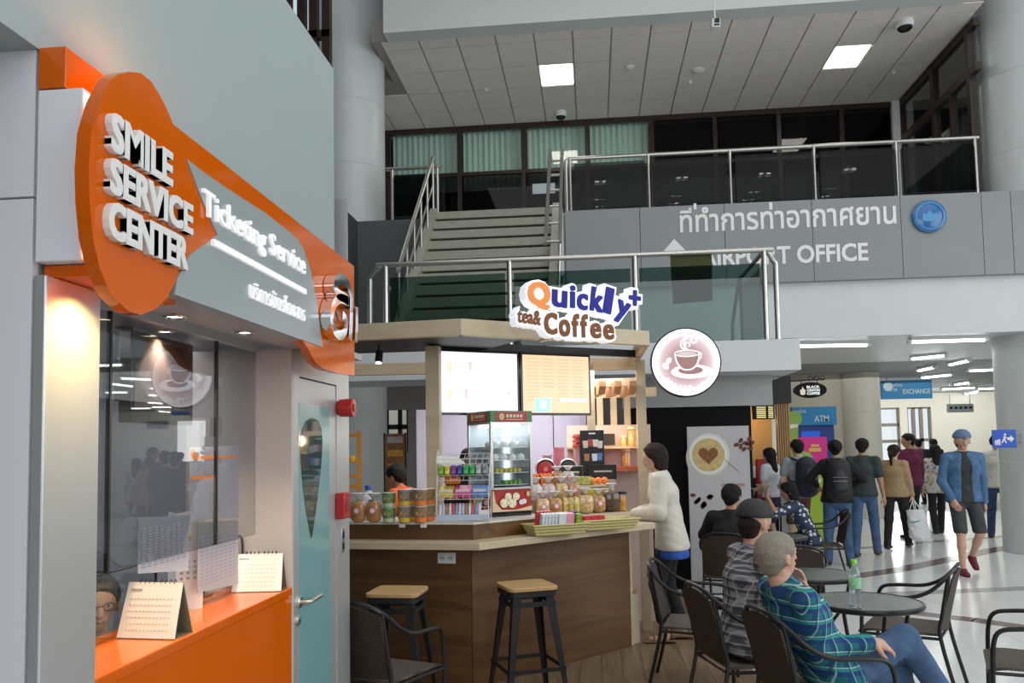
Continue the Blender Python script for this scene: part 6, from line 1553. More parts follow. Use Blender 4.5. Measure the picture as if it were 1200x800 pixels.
# ================================================================== FURNITURE
# ---- bar stools
def make_stool():
    t = thing('bar_stool', 'black metal bar stool with a wooden seat', 'stool')
    sw = .165; zs_ = .745
    def rr(w_, r_, n=5):
        pts = []
        for cx, cy, a0 in ((w_-r_, w_-r_, 0), (-w_+r_, w_-r_, 90), (-w_+r_, -w_+r_, 180), (w_-r_, -w_+r_, 270)):
            for k in range(n+1): a = R(a0+90*k/n); pts.append((cx+r_*math.cos(a), cy+r_*math.sin(a)))
        return pts
    mk('seat', MB().prism(rr(sw, .045), UP, zs_, zs_+.024), oakZ, t, local=True, bevel=.004)
    mk('seat_pan', MB().prism(rr(sw-.006, .04), UP, zs_-.035, zs_-.001), black, t, local=True)
    for sx in (-1, 1):
        for sy in (-1, 1):
            a = Vector((sx*(sw-.03), sy*(sw-.03), zs_-.03)); b = Vector((sx*.215, sy*.215, 0))
            mb = MB()
            for q, w_ in ((a, .055), (b, .026)):
                # angle section: two flanges
                for u, v in ((0, 0), (-sx*w_, 0), (-sx*w_, -sy*.006), (-sx*.006, -sy*.006), (-sx*.006, -sy*w_), (0, -sy*w_)): mb.v.append((q.x+u, q.y+v, q.z))
            mb.f = [tuple(range(6)), tuple(range(11, 5, -1))] + [(i, (i+1) % 6, 6+(i+1) % 6, 6+i) for i in range(6)]
            mk('leg', mb, black, t, local=True, smooth=False)
    zf = .26; f = .215-(.215-.135)*zf/.72
    P4 = [(-f, -f, zf), (f, -f, zf), (f, f, zf), (-f, f, zf)]
    for i in range(4): mk('foot_rail', MB().beam(P4[i], P4[(i+1) % 4], .012, .022), black, t, local=True, smooth=False)
    zf = .66; f = .215-(.215-.135)*zf/.72
    P4 = [(-f, -f, zf), (f, -f, zf), (f, f, zf), (-f, f, zf)]
    for i in range(4): mk('brace', MB().beam(P4[i], P4[(i+1) % 4], .01, .03), black, t, local=True, smooth=False)
    return t
st1 = make_stool()
p = pZ(617, 687, .76); st1.location = (p.x, p.y, .009); st1.rotation_euler.z = R(24); st1['label'] = 'black metal bar stool with a wooden seat in front of the angled bar panel'
p = pZ(466, 694, .76); dup(st1, (p.x, p.y, .009), R(-3), 'black metal bar stool with a wooden seat below the power outlet')
# ---- woven armchairs
def weave_o(name, c1, c2, ax, scale):
    if name in MC: return MC[name]
    m = M(name, c1, .6); nt = m.node_tree; b = nt.nodes['Principled BSDF']; tc = nt.nodes.new('ShaderNodeTexCoord')
    ws = []
    for a_ in ax:
        w_ = nt.nodes.new('ShaderNodeTexWave'); w_.bands_direction = a_; w_.inputs['Scale'].default_value = scale; nt.links.new(tc.outputs['Object'], w_.inputs[0]); ws.append(w_)
    mu = nt.nodes.new('ShaderNodeMath'); mu.operation = 'MULTIPLY'; nt.links.new(ws[0].outputs['Fac'], mu.inputs[0]); nt.links.new(ws[1].outputs['Fac'], mu.inputs[1])
    r = nt.nodes.new('ShaderNodeValToRGB'); r.color_ramp.elements[0].color = (*c1, 1); r.color_ramp.elements[1].color = (*c2, 1); r.color_ramp.elements[1].position = .7
    nt.links.new(mu.outputs[0], r.inputs[0]); nt.links.new(r.outputs[0], b.inputs['Base Color'])
    bp = nt.nodes.new('ShaderNodeBump'); bp.inputs['Strength'].default_value = .7; bp.inputs['Distance'].default_value = .004
    nt.links.new(mu.outputs[0], bp.inputs['Height']); nt.links.new(bp.outputs[0], b.inputs['Normal'])
    return m
wback = weave_o('woven_back_brown', (.018, .010, .007), (.085, .045, .028), ('X', 'Z'), 26)
wseat = weave_o('woven_seat_brown', (.06, .045, .035), (.20, .16, .12), ('X', 'Y'), 26)
def sheet(fn, nu, nv, th, nrm):
    mb = MB()
    for s_ in (0, 1):
        for i in range(nu+1):
            for j in range(nv+1):
                p_ = Vector(fn(i/nu, j/nv)); mb.v.append(tuple(p_+Vector(nrm)*(th*s_)))
    k = (nu+1)*(nv+1); I = lambda s_, i, j: s_*k+i*(nv+1)+j
    for i in range(nu):
        for j in range(nv):
            mb.f.append((I(0,i,j), I(0,i,j+1), I(0,i+1,j+1), I(0,i+1,j))); mb.f.append((I(1,i,j), I(1,i+1,j), I(1,i+1,j+1), I(1,i,j+1)))
    for i in range(nu):
        mb.f.append((I(0,i,0), I(0,i+1,0), I(1,i+1,0), I(1,i,0))); mb.f.append((I(0,i,nv), I(1,i,nv), I(1,i+1,nv), I(0,i+1,nv)))
    for j in range(nv):
        mb.f.append((I(0,0,j), I(1,0,j), I(1,0,j+1), I(0,0,j+1))); mb.f.append((I(0,nu,j), I(0,nu,j+1), I(1,nu,j+1), I(1,nu,j)))
    return mb
def make_chair():
    t = thing('woven_armchair', 'brown woven armchair with a black tube frame', 'chair', (0, 0, 0), 0, 'woven cafe armchairs')
    r_ = .0125
    pts = [(-.265, .235, 0), (-.268, .225, .38), (-.268, .215, .55), (-.268, .18, .625), (-.268, .08, .645), (-.265, -.08, .655), (-.255, -.19, .70), (-.225, -.27, .775), (-.14, -.315, .83), (0, -.325, .845)]
    full = pts + [(-x, y, z) for x, y, z in reversed(pts[:-1])]
    mk('arm_frame', MB().tube(smoothpath(full, 4), r_, 8), darkmetal, t, local=True)
    for sx in (-1, 1):
        mk('leg', MB().tube(smoothpath([(sx*.235, -.33, 0), (sx*.222, -.235, .40), (sx*.215, -.25, .55), (sx*.205, -.295, .80)], 4), r_, 8), darkmetal, t, local=True)
        mk('side_rail', MB().tube([(sx*.265, .22, .40), (sx*.225, -.23, .40)], .010, 8), darkmetal, t, local=True)
    mk('front_rail', MB().tube([(-.265, .22, .40), (.265, .22, .40)], .010, 8), darkmetal, t, local=True)
    mk('rear_rail', MB().tube([(-.225, -.23, .40), (.225, -.23, .40)], .010, 8), darkmetal, t, local=True)
    def seatf(u, v):
        a = u*2-1; b = v; w_ = .245-.03*(1-b); y = -.22+.47*b
        return (a*w_, y, .415-.012*(1-a*a)*math.sin(PI*b)-(.02*max(0, b-.85)/.15))
    mk('seat', sheet(seatf, 10, 10, .016, (0, 0, 1)), wseat, t, local=True)
    def backf(u, v):
        a = u*2-1; wd_ = .205+.01*v; z = .44+.385*v - .045*(a*a)*v
        return (a*wd_, -.235-.08*v+.025*a*a*(1-.4*v)-.02, z)
    mk('backrest', sheet(backf, 10, 10, .012, (0, 1, 0)), wback, t, local=True)
    return t
ch0 = make_chair()
def face(fx_, fy_): return -math.atan2(fx_, fy_)
ZW = .009
chairs = [((.87, 4.87, ZW), face(.94, .25), 'brown woven armchair that the man in the dark cap sits on'),
          ((.70, 5.78, ZW), face(.95, -.2), 'empty brown woven armchair behind the woman in the white jacket'),
          ((1.10, 4.21, 0.004), face(.95, .24), 'brown woven armchair that the grey-haired man in the plaid shirt sits on'),
          ((2.06, 5.76, 0.001), face(-.87, .48), 'empty brown woven armchair across the table with the water bottle'),
          ((2.42, 4.84, 0.001), face(-.93, .38), 'empty brown woven armchair standing alone on the pale floor'),
          ((2.72, 10.25, 0.001), face(-.95, .1), 'brown woven armchair that the woman in polka dots sits on'),
          ((1.60, 6.98, 0.001), face(.1, 1), 'empty brown woven armchair with its back to the round table behind the bottle table'),
          ((-1.205, 4.54, ZW), face(.35, .93), 'brown woven armchair beside the office door below the bar'),
          ((1.29, 7.93, 0.001), face(.35, .93), 'brown woven armchair that the person in black sits on')]
for i, (loc, rz, lab) in enumerate(chairs):
    if i == 0: ch0.location = loc; ch0.rotation_euler.z = rz; ch0['label'] = lab; WM[ch0.name] = Matrix.Translation(loc) @ Matrix.Rotation(rz, 4, 'Z')
    else: dup(ch0, loc, rz, lab)
# ---- round tables
tgl = M('pebbled_glass_top', (.10, .12, .11), .12, noise=.3, ns=60, bump=.25, bs=120)
def make_table():
    t = thing('round_table', 'round dark glass cafe table', 'table', (0, 0, 0), 0, 'round cafe tables')
    r_ = .315
    mk('rim', MB().lathe([(r_-.012, .695), (r_, .70), (r_+.004, .712), (r_, .724), (r_-.012, .727), (r_-.016, .72), (r_-.016, .70)], n=48), darkmetal, t, local=True)
    mk('glass_top', MB().lathe([(.001, .716), (r_-.014, .716), (r_-.014, .724), (.001, .7245)], n=48), tgl, t, local=True)
    for k in range(4):
        a = PI/4+k*PI/2; c, s_ = math.cos(a), math.sin(a)
        mk('leg', MB().tube(smoothpath([(.25*c, .25*s_, .70), (.20*c, .20*s_, .52), (.10*c, .10*s_, .34), (.17*c, .17*s_, .14), (.27*c, .27*s_, 0)], 5), .011, 8), darkmetal, t, local=True)
    mk('brace_ring', MB().tube([(.105*math.cos(q*PI/12), .105*math.sin(q*PI/12), .34) for q in range(24)], .008, 6, True), darkmetal, t, local=True)
    mk('apron_ring', MB().tube([(.25*math.cos(q*PI/16), .25*math.sin(q*PI/16), .695) for q in range(32)], .009, 6, True), darkmetal, t, local=True)
    return t
tb = make_table()
p1_, p2_, p3_ = pZ(1014, 705, .72), pZ(952, 673, .72), pZ(908, 628, .72)
tb.location = (p1_.x, p1_.y, .001); tb['label'] = 'round dark glass cafe table with a water bottle on it'
dup(tb, (p2_.x, p2_.y, .001), R(20), 'round dark glass cafe table between the bottle table and the back row')
dup(tb, (p3_.x, p3_.y, .001), R(40), 'round dark glass cafe table where the woman in polka dots sits')
# ---- water bottle
p = pZ(1003, 711, .726)
t = thing('water_bottle', 'clear plastic water bottle with a green cap and label', 'bottle', (p.x, p.y, .7265))
pet = M('clear_pet', (.80, .88, .90), .05, trans=.85)
prof = [(.028, 0), (.0325, .004), (.0325, .015), (.030, .022), (.0325, .03), (.030, .042), (.0325, .052), (.0295, .066), (.031, .08), (.0325, .095), (.0325, .17), (.030, .185), (.022, .21), (.014, .225), (.0125, .232), (.0125, .245)]
mk('body', MB().lathe(prof, n=24), pet, t, local=True)
mk('label', MB().lathe([(.033, .105), (.0335, .108), (.0335, .16), (.033, .163)], n=24), M('green_label', (.35, .68, .38), .35, noise=.25, ns=40), t, local=True)
mk('cap', MB().lathe([(.0155, .238), (.0155, .262), (.014, .264), (.001, .264)], n=20), M('lime_cap', (.25, .72, .05), .35), t, local=True)
# ================================================================== PEOPLE (distance-field bodies, one continuous mesh each)
def npv(p): return np.array(p, float)
def unit(v): v = npv(v); return v/max(1e-9, np.linalg.norm(v))
def rcone(P, a, b, r1, r2, side=None, flat=1.0):
    a = npv(a); b = npv(b)
    if side is not None and flat != 1.0:
        s = unit(side); c = (a+b)/2
        P = P - np.outer((P-c)@s*(1-1/flat), s); a = a - s*((a-c)@s*(1-1/flat)); b = b - s*((b-c)@s*(1-1/flat))
    ab = b-a; L = ab@ab
    t = np.clip(((P-a)@ab)/L, 0, 1) if L > 1e-12 else np.zeros(len(P))
    return np.linalg.norm(P-(a+t[:, None]*ab), axis=1)-(r1+(r2-r1)*t)
def smin(d, e, k):
    h = np.clip(.5+.5*(e-d)/k, 0, 1); return e*(1-h)+d*h-k*h*(1-h)
def field(P, prims, k):
    d = None
    for pr in prims:
        e = rcone(P, *pr[:6]) if len(pr) >= 6 else rcone(P, *pr)
        d = e if d is None else smin(d, e, k)
    return d
def surf(prims, h, k=.03, cuts=(), carve=(), wrinkle=0):
    pts = np.array([p for pr in prims for p in (pr[0], pr[1])], float)
    rm = max(max(pr[2], pr[3])*(pr[5] if len(pr) >= 6 else 1) for pr in prims)+2.5*h
    lo = pts.min(0)-rm; hi = pts.max(0)+rm
    n = np.ceil((hi-lo)/h).astype(int)+1
    g = np.stack(np.meshgrid(*[lo[i]+h*np.arange(n[i]) for i in range(3)], indexing='ij'), -1).reshape(-1, 3)
    d = field(g, prims, k)
    if wrinkle: d = d + wrinkle*(np.sin(g[:, 2]*60+g[:, 0]*35)*np.sin(g[:, 1]*41+g[:, 2]*23))
    for pt, nr in cuts: d = np.maximum(d, (g-npv(pt))@unit(nr))
    for pr in carve: d = np.maximum(d, -rcone(g, *pr))
    V = d.reshape(n); I = V < 0
    ins = [I[x:n[0]-1+x, y:n[1]-1+y, z:n[2]-1+z] for x in (0, 1) for y in (0, 1) for z in (0, 1)]
    cnt = sum(i.astype(int) for i in ins); mask = (cnt > 0) & (cnt < 8)
    ci = np.argwhere(mask)
    if len(ci) == 0: return [], []
    acc = np.zeros((len(ci), 3)); num = np.zeros(len(ci))
    for c0 in [(x, y, z) for x in (0, 1) for y in (0, 1) for z in (0, 1)]:
        for ax in range(3):
            if c0[ax]: continue
            c1 = list(c0); c1[ax] = 1
            v0 = V[tuple((ci+npv(c0).astype(int)).T)]; v1 = V[tuple((ci+np.array(c1)).T)]
            m = (v0 < 0) != (v1 < 0); t = np.where(m, v0/np.where(m, v0-v1, 1), 0)
            p = npv(c0)+np.outer(t, npv(c1)-npv(c0)); acc += p*m[:, None]; num += m
    vp = lo+h*(ci+acc/num[:, None])
    ix = -np.ones(mask.shape, int); ix[tuple(ci.T)] = np.arange(len(ci))
    F = []
    for ax in range(3):
        a1, a2 = (ax+1) % 3, (ax+2) % 3
        sl0 = [slice(1, -1)]*3; sl0[ax] = slice(0, -1); sl1 = [slice(1, -1)]*3; sl1[ax] = slice(1, None)
        A = I[tuple(sl0)]; B = I[tuple(sl1)]; e = np.argwhere(A != B); fl = A[tuple(e.T)]
        off = np.ones(3, int); off[ax] = 0; e = e+off
        def cell(d1, d2): q = e.copy(); q[:, a1] -= d1; q[:, a2] -= d2; return ix[tuple(q.T)]
        q = np.stack([cell(1, 1), cell(0, 1), cell(0, 0), cell(1, 0)], 1)
        q = np.where(fl[:, None], q, q[:, ::-1]); F.append(q[(q >= 0).all(1)])
    return vp, np.concatenate(F)
class NM:
    def __init__(s): s.v = np.zeros((0, 3)); s.f = np.zeros((0, 4), int)
    def add(s, vf):
        v, f = vf
        if len(v): s.f = np.concatenate([s.f, f+len(s.v)]) if len(s.f) else f+len(s.v); s.v = np.concatenate([s.v, v])
        return s
def mkn(name, nm, mat, parent=None):
    me = bpy.data.meshes.new(name); v = nm.v.copy()
    if parent is None:
        lo = v.min(0); hi = v.max(0); base = Vector(((lo[0]+hi[0])/2, (lo[1]+hi[1])/2, lo[2])); v = v-np.array(base)
    else: v = v-np.array(WM[parent.name].translation)
    me.vertices.add(len(v)); me.vertices.foreach_set('co', v.ravel())
    me.loops.add(len(nm.f)*4); me.loops.foreach_set('vertex_index', nm.f.ravel().astype(np.int32))
    me.polygons.add(len(nm.f)); me.polygons.foreach_set('loop_start', np.arange(0, len(nm.f)*4, 4, dtype=np.int32))
    me.polygons.foreach_set('use_smooth', np.ones(len(nm.f), bool)); me.update(calc_edges=True); me.validate()
    me.materials.append(mat); o = bpy.data.objects.new(name, me); COL.objects.link(o)
    if parent is None: o.location = base; WM[o.name] = Matrix.Translation(base)
    else: o.parent = parent; WM[o.name] = WM[parent.name].copy()
    return o
def ik(a, c, l1, l2, pole):
    a = npv(a); c = npv(c); d = c-a; L = np.linalg.norm(d); L2 = min(L, (l1+l2)*.999); u = d/max(L, 1e-9)
    c = a+u*L2; x = (l1*l1-l2*l2+L2*L2)/(2*L2); hgt = math.sqrt(max(0, l1*l1-x*x))
    p = npv(pole); p = p-u*(p@u); p = unit(p)
    return a+u*x+p*hgt, c
def hand_prims(w, d, n, s, curl=.35, spread=1.0, left=1):
    """w wrist, d hand direction, n palm normal (out of the palm), returns finger prims"""
    d = unit(d); n = npv(n); n = unit(n-d*(n@d)); sd = np.cross(d, n)*left  # sd points to the thumb side
    w = npv(w); pr = []
    K = w+d*.085*s
    pr.append((w, K-d*.01*s, .021*s, .024*s, sd, 1.55))
    for i, (o_, ln) in enumerate(((.030, .070), (.010, .080), (-.010, .074), (-.029, .058))):
        b = K+sd*o_*s; a_ = curl*.55; q = b
        dirv = d+sd*(o_*1.6*spread)
        for sgm, fr in enumerate((.42, .32, .26)):
            dv = unit(unit(dirv)*math.cos(a_)+n*math.sin(a_)); q2 = q+dv*ln*fr*s
            pr.append((q, q2, (.0092-.0008*sgm)*s, (.0086-.0008*sgm)*s)); q = q2; a_ += curl
    b = w+d*.025*s+sd*.022*s; q = b+unit(d*.5+sd*.75+n*.35)*.038*s; q2 = q+unit(d*.8+sd*.25+n*.5)*.03*s; q3 = q2+unit(d*.9+n*.5)*.024*s
    pr += [(b, q, .013*s, .0115*s), (q, q2, .0105*s, .0095*s), (q2, q3, .0095*s, .008*s)]
    return pr
SK = {'tan': M('skin_tan', (.46, .25, .15), .5, noise=.05, ns=30), 'fair': M('skin_fair', (.62, .36, .26), .5, noise=.06, ns=30), 'light': M('skin_light', (.60, .40, .29), .5, noise=.05, ns=30)}
HB = M('black_hair', (.010, .008, .008), .65, spec=.25, bump=.5, bs=90, stretch=(8, 8, 1)); HG = M('grey_hair', (.30, .26, .21), .6, noise=.35, ns=40, bump=.6, bs=90, stretch=(6, 6, 1.5)); HBr = M('dark_brown_hair', (.022, .012, .008), .65, spec=.25, bump=.5, bs=90, stretch=(8, 8, 1))
def person(label, pos, yaw, H=1.68, female=False, skin='tan', hair=('short', HB), top=None, bottom=None, shoes=None, hip=None, lean=(0, 0, 1), turn=0, feet=None, kpole=((0, 1, .1), (0, 1, .1)),
           hands=None, epole=((-.4, -1, -.2), (.4, -1, -.2)), look=(0, 1, 0), res=.015, palm=None, curl=.35, bulk=1.0, footdir=None, glasses=False, jacket=None, hem=None, handdir=None, lipm=None, seated=False):
    s = H/1.70
    cy, sy = math.cos(yaw), math.sin(yaw); pos = npv(pos)
    def Wp(p): p = npv(p); return np.array([p[0]*cy-p[1]*sy, p[0]*sy+p[1]*cy, p[2]])+pos
    def Wd(p): p = npv(p); return np.array([p[0]*cy-p[1]*sy, p[0]*sy+p[1]*cy, p[2]])
    hipL = npv(hip) if hip is not None else npv((0, 0, .93*s))
    up = unit(lean); rgt0 = unit(npv((1, 0, 0))-up*up[0]); 
    ct, st_ = math.cos(turn), math.sin(turn); fw = np.cross(up, rgt0); rgt = rgt0*ct+fw*st_; fws = np.cross(up, rgt)
    bw = .94 if female else 1.0
    chest = hipL+up*.33*s; neck = hipL+up*.50*s; sh = hipL+up*.445*s
    shw = (.158 if female else .182)*s
    S_ = [sh-rgt*shw, sh+rgt*shw]
    Hp = [hipL-npv((.088*s, 0, .02*s)), hipL+npv((.088*s, 0, -.02*s))]
    if feet is None: feet = [(-.10*s, 0, .075*s), (.10*s, 0, .075*s)]
    Kn, An = [], []
    for i in (0, 1):
        k, a = ik(Hp[i], feet[i], .43*s, .42*s, kpole[i]); Kn.append(k); An.append(a)
    if hands is None: hands = [S_[0]+npv((-.07, .06, -.53))*s, S_[1]+npv((.07, .06, -.53))*s]
    El, Wr = [], []
    for i in (0, 1):
        e, w_ = ik(S_[i], hands[i], .285*s, .25*s, epole[i]); El.append(e); Wr.append(w_)
    hc = neck+up*.06*s+unit(look)*.02*s; hc = hc+npv((0, 0, .075*s)); lk = unit(look); hup = unit(up*.6+npv((0, 0, 1))); lk2 = unit(lk-hup*(lk@hup)); hr_ = np.cross(lk2, hup); hup = np.cross(hr_, lk2)
    X = lambda prs: [tuple([Wp(p[0]), Wp(p[1]), p[2], p[3]] + ([Wd(p[4]), p[5]] if len(p) > 4 else [])) for p in prs]
    b = bulk
    # --- skin body
    def hp(x, y, z): return hc+(hr_*x+lk2*y+hup*z)*s
    head = [(hp(0, -.015, .035), hp(0, .012, .035), .083*s, .080*s), (hp(0, .02, .0), hp(0, .038, -.062), .066*s, .036*s), (hp(0, .083, .012), hp(0, .100, -.022), .009*s, .014*s),
            (hp(-.03, .072, .028), hp(.03, .072, .028), .016*s, .016*s), (hp(-.078, -.008, .012), hp(-.082, -.012, -.022), .014*s, .011*s), (hp(.078, -.008, .012), hp(.082, -.012, -.022), .014*s, .011*s),
            (hp(-.022, .072, -.044), hp(.022, .072, -.044), .010*s, .010*s)]
    body = NM()
    body.add(surf(X(head+[(neck-up*.03*s, hp(0, -.02, -.05), .050*s*bw, .048*s*bw)]), min(res, .011), .018*s))
    torso = [(hipL, hipL+up*.14*s, .098*s*b, .088*s*b, rgt0, 1.42), (hipL+up*.14*s, chest, .088*s*b, .104*s*b, rgt, 1.42), (chest, sh-up*.02*s, .104*s*b, .070*s, rgt, 1.5), (neck-up*.045*s, S_[0]+rgt*.02*s, .058*s, .043*s), (neck-up*.045*s, S_[1]-rgt*.02*s, .058*s, .043*s), (sh, neck, .06*s, .05*s)]
    arms = []
    for i in (0, 1): arms += [(S_[i], El[i], .047*s, .039*s), (El[i], Wr[i], .039*s, .027*s)]
    legs = []
    for i in (0, 1): legs += [(Hp[i], Kn[i], .083*s*b, .055*s), (Kn[i], Kn[i]*.62+An[i]*.38, .054*s, .050*s), (Kn[i]*.62+An[i]*.38, An[i], .050*s, .034*s)]
    shr = lambda prs, f: [tuple([p[0], p[1], p[2]*f, p[3]*f]+list(p[4:])) for p in prs]
    feetp = []; fdirs = footdir or ((0, 1, 0), (0, 1, 0))
    for i in (0, 1):
        fd = unit(fdirs[i]); feetp += [(An[i]+npv((0, 0, -.035*s)), An[i]+fd*.13*s+npv((0, 0, -.05*s)), .034*s, .024*s)]
    body.add(surf(X(shr(torso, .88)+shr(arms, .95)+shr(legs, .93)+shr(feetp, .85)+[(sh, neck+up*.03*s, .05*s, .05*s)]), res, .028*s))
    for i in (0, 1):
        d_ = Wr[i]-El[i]
        if handdir and handdir[i] is not None: d_ = npv(handdir[i])
        pn = palm[i] if palm else ((1, 0, -.1) if i == 0 else (-1, 0, -.1))
        body.add(surf(X(hand_prims(Wr[i]-unit(d_)*.01, d_, pn, s, curl, 1, 1 if i == 0 else -1)), .0045 if res < .012 else .006, .006))
    P = tag(mkn('person', body, SK[skin]), label, 'person')
    # --- face details
    eyem = M('eye_white', (.75, .72, .70), .25); iris = M('eye_dark', (.02, .012, .01), .2); lip = M('lip', (.42, .14, .12), .5)
    for sx in (-1, 1):
        mkn('eye', NM().add(surf(X([(hp(sx*.031-.004, .079, .012), hp(sx*.031+.004, .079, .012), .0095*s, .0095*s)]), .004, .004)), eyem, P)
        mkn('iris', NM().add(surf(X([(hp(sx*.031, .0868, .012), hp(sx*.031, .0872, .012), .005*s, .005*s)]), .0025, .003)), iris, P)
        mkn('eyebrow', NM().add(surf(X([(hp(sx*.016, .088, .034), hp(sx*.045, .080, .036), .004*s, .003*s)]), .003, .003)), hair[1] if hair[1] is not None else HB, P)
    mkn('lips', NM().add(surf(X([(hp(-.020, .078, -.045), hp(.020, .078, -.045), .006*s, .006*s), (hp(0, .084, -.045), hp(0, .083, -.050), .007*s, .006*s)]), .0035, .006)), lipm or lip, P)
    # --- hair
    hk, hm = hair[0], hair[1]
    cap_ = [(hp(0, -.022, .042), hp(0, .006, .046), .094*s, .090*s)]
    cutf = [(hp(0, .052, .010), lk2*1.0-hup*.55)]
    if hk == 'short': hp_ = surf(X(cap_+[(hp(0, -.05, -.01), hp(0, -.05, -.03), .062*s, .05*s, hr_, 1.15)]), .011, .02*s, [(Wp(c[0]), Wd(c[1])) for c in cutf], wrinkle=.0035)
    elif hk in ('long', 'bob', 'pony', 'bun'):
        pr = cap_+[(hp(-.062, -.02, .02), hp(-.066, -.02, -.07), .034*s, .026*s), (hp(.062, -.02, .02), hp(.066, -.02, -.07), .034*s, .026*s), (hp(0, -.055, .0), hp(0, -.055, -.085), .068*s, .05*s, hr_, 1.25)]
        if hk == 'long': pr += [(hp(0, -.06, -.06), hp(0, -.10, -.24), .06*s, .045*s, hr_, 1.4)]
        if hk == 'pony': pr = cap_+[(hp(0, -.05, -.01), hp(0, -.05, -.03), .062*s, .05*s, hr_, 1.15), (hp(0, -.10, .04), hp(0, -.135, -.02), .028*s, .034*s), (hp(0, -.135, -.02), hp(.0, -.11, -.20), .034*s, .018*s)]
        if hk == 'bun': pr = cap_+[(hp(0, -.05, -.01), hp(0, -.05, -.03), .062*s, .05*s, hr_, 1.15), (hp(0, -.11, .05), hp(0, -.12, .04), .04*s, .04*s)]
        hp_ = surf(X(pr), .011, .02*s, [(Wp(c[0]), Wd(c[1])) for c in cutf], wrinkle=.0035)
    elif hk == 'cap':
        hp_ = surf(X([(hp(0, -.05, .0), hp(0, -.05, -.035), .066*s, .052*s, hr_, 1.2)]), .011, .02)
        cm = hair[2]
        cap_o = NM().add(surf(X([(hp(0, -.02, .050), hp(0, .008, .052), .100*s, .096*s)]), .010, .02, [(Wp(hp(0, 0, .042)), Wd(-hup))]))
        co = mkn('cap_crown', cap_o, cm, P)
        mkn('cap_brim', NM().add(surf(X([(hp(0, .05, .048), hp(0, .145, .036), .062*s, .050*s, hup, .14)]), .0045, .006)), cm, co)
        if len(hair) > 3: mkn('cap_badge', NM().add(surf(X([(hp(-.02, .096, .085), hp(.02, .096, .085), .012*s, .012*s)]), .005, .006)), hair[3], co)
    mkn('hair', NM().add(hp_), hm, P)
    if glasses:
        gm = M('glasses_frame', (.03, .03, .035), .3, .4); g_ = NM()
        for sx in (-1, 1):
            ringp = [hp(sx*.031+.020*math.cos(q*PI/6), .096, .010+.015*math.sin(q*PI/6)) for q in range(13)]
            for a_, c_ in zip(ringp, ringp[1:]): pass
            g_.add(surf(X([(ringp[q], ringp[q+1], .0022, .0022) for q in range(12)]+[(hp(sx*.052, .094, .014), hp(sx*.084, -.005, .014), .002, .002)]), .0022, .001))
        g_.add(surf(X([(hp(-.011, .097, .014), hp(.011, .097, .014), .0022, .0022)]), .0022, .001)); mkn('glasses', g_, gm, P)
    # --- clothes
    def clothe(nm, m_, prs, off, cuts=(), k=.03, wr=.0018):
        pr = [tuple([p[0], p[1], p[2]+off, p[3]+off]+list(p[4:])) for p in prs]
        o = mkn(nm, NM().add(surf(X(pr), res, k*s, [(Wp(c[0]), Wd(c[1])) for c in cuts], wrinkle=wr)), m_, P); return o
    def shirt(spec, off, nm):
        m_, slv, low = spec  # sleeve 0..1 (short..wrist), low = metres below hip centre
        pr = list(torso)
        pr[0] = (hipL-npv((0, 0, low*s)), hipL+up*.14*s, (.112+.10*low)*s*b, .090*s*b, rgt0, 1.52)
        cuts = [(hipL-npv((0, 0, (low+.03)*s)), (0, 0, -1)), (neck+up*.02*s, up)]
        if slv is not None:
            for i in (0, 1):
                if slv <= .5: q = S_[i]+(El[i]-S_[i])*(slv/.5); pr += [(S_[i], q, .052*s, .052*s)]
                else: pr += [(S_[i], El[i], .051*s, .044*s), (El[i], El[i]+(Wr[i]-El[i])*((slv-.5)/.5), .044*s, .034*s)]
        return clothe(nm, m_, pr, off, cuts)
    if bottom:
        m_, ln = bottom  # ln: 1 ankle, .5 knee
        pr = [(hipL+up*.07*s, hipL-npv((0, 0, 0 if seated else .05*s)), .098*s*b, .100*s*b if seated else .104*s*b, rgt0, 1.42)]
        for i in (0, 1):
            q = Kn[i]+(An[i]-Kn[i])*max(0, (ln-.5)/.5)
            if ln >= .6: pr += [(Hp[i], Kn[i], .083*s*b, .064*s), (Kn[i], q, .064*s, .052*s if ln > .9 else .058*s)]
            else: q = Hp[i]+(Kn[i]-Hp[i])*(ln/.5); pr += [(Hp[i], q, .083*s*b, .072*s)]
        clothe('trousers', m_, pr, .004, [((0, 0, (Kn[0][2]+Kn[1][2])/2-.01), (0, 0, -1))] if (ln < .6 and abs(Kn[0][2]-Kn[1][2]) < .15) else ())
    if hem: shirt(hem, .006, 'undershirt')
    if top: shirt(top, .012, 'shirt')
    if jacket: shirt(jacket, .024, 'jacket')
    if shoes is not None:
        for i in (0, 1):
            fd = unit(fdirs[i]); a = An[i]
            sp_ = [(a+npv((0, 0, -.02*s)), a+npv((0, 0, -.04*s)), .040*s, .040*s), (a+npv((0, 0, -.04*s))-fd*.02*s, a+fd*.145*s+npv((0, 0, -.052*s)), .036*s, .028*s, np.cross(fd, (0, 0, 1)), 1.25)]
            so = mkn('shoe', NM().add(surf(X(sp_), .008, .02, [(Wp(a+npv((0, 0, -.078*s))), (0, 0, -1))] if abs(fd[2]) < .1 else ())), shoes[0], P)
            if len(shoes) > 1: mkn('sole', NM().add(surf(X([(a+npv((0, 0, -.071*s))-fd*.03*s, a+fd*.15*s+npv((0, 0, -.071*s)), .040*s, .034*s, (0, 0, 1), .22)]), .007, .006)), shoes[1], so)
    return dict(P=P, S=[Wp(x) for x in S_], E=[Wp(x) for x in El], W=[Wp(x) for x in Wr], hip=Wp(hipL), chest=Wp(chest), up=Wd(up), fw=Wd(fws), rgt=Wd(rgt), s=s, head=Wp(hc), neck=Wp(neck))
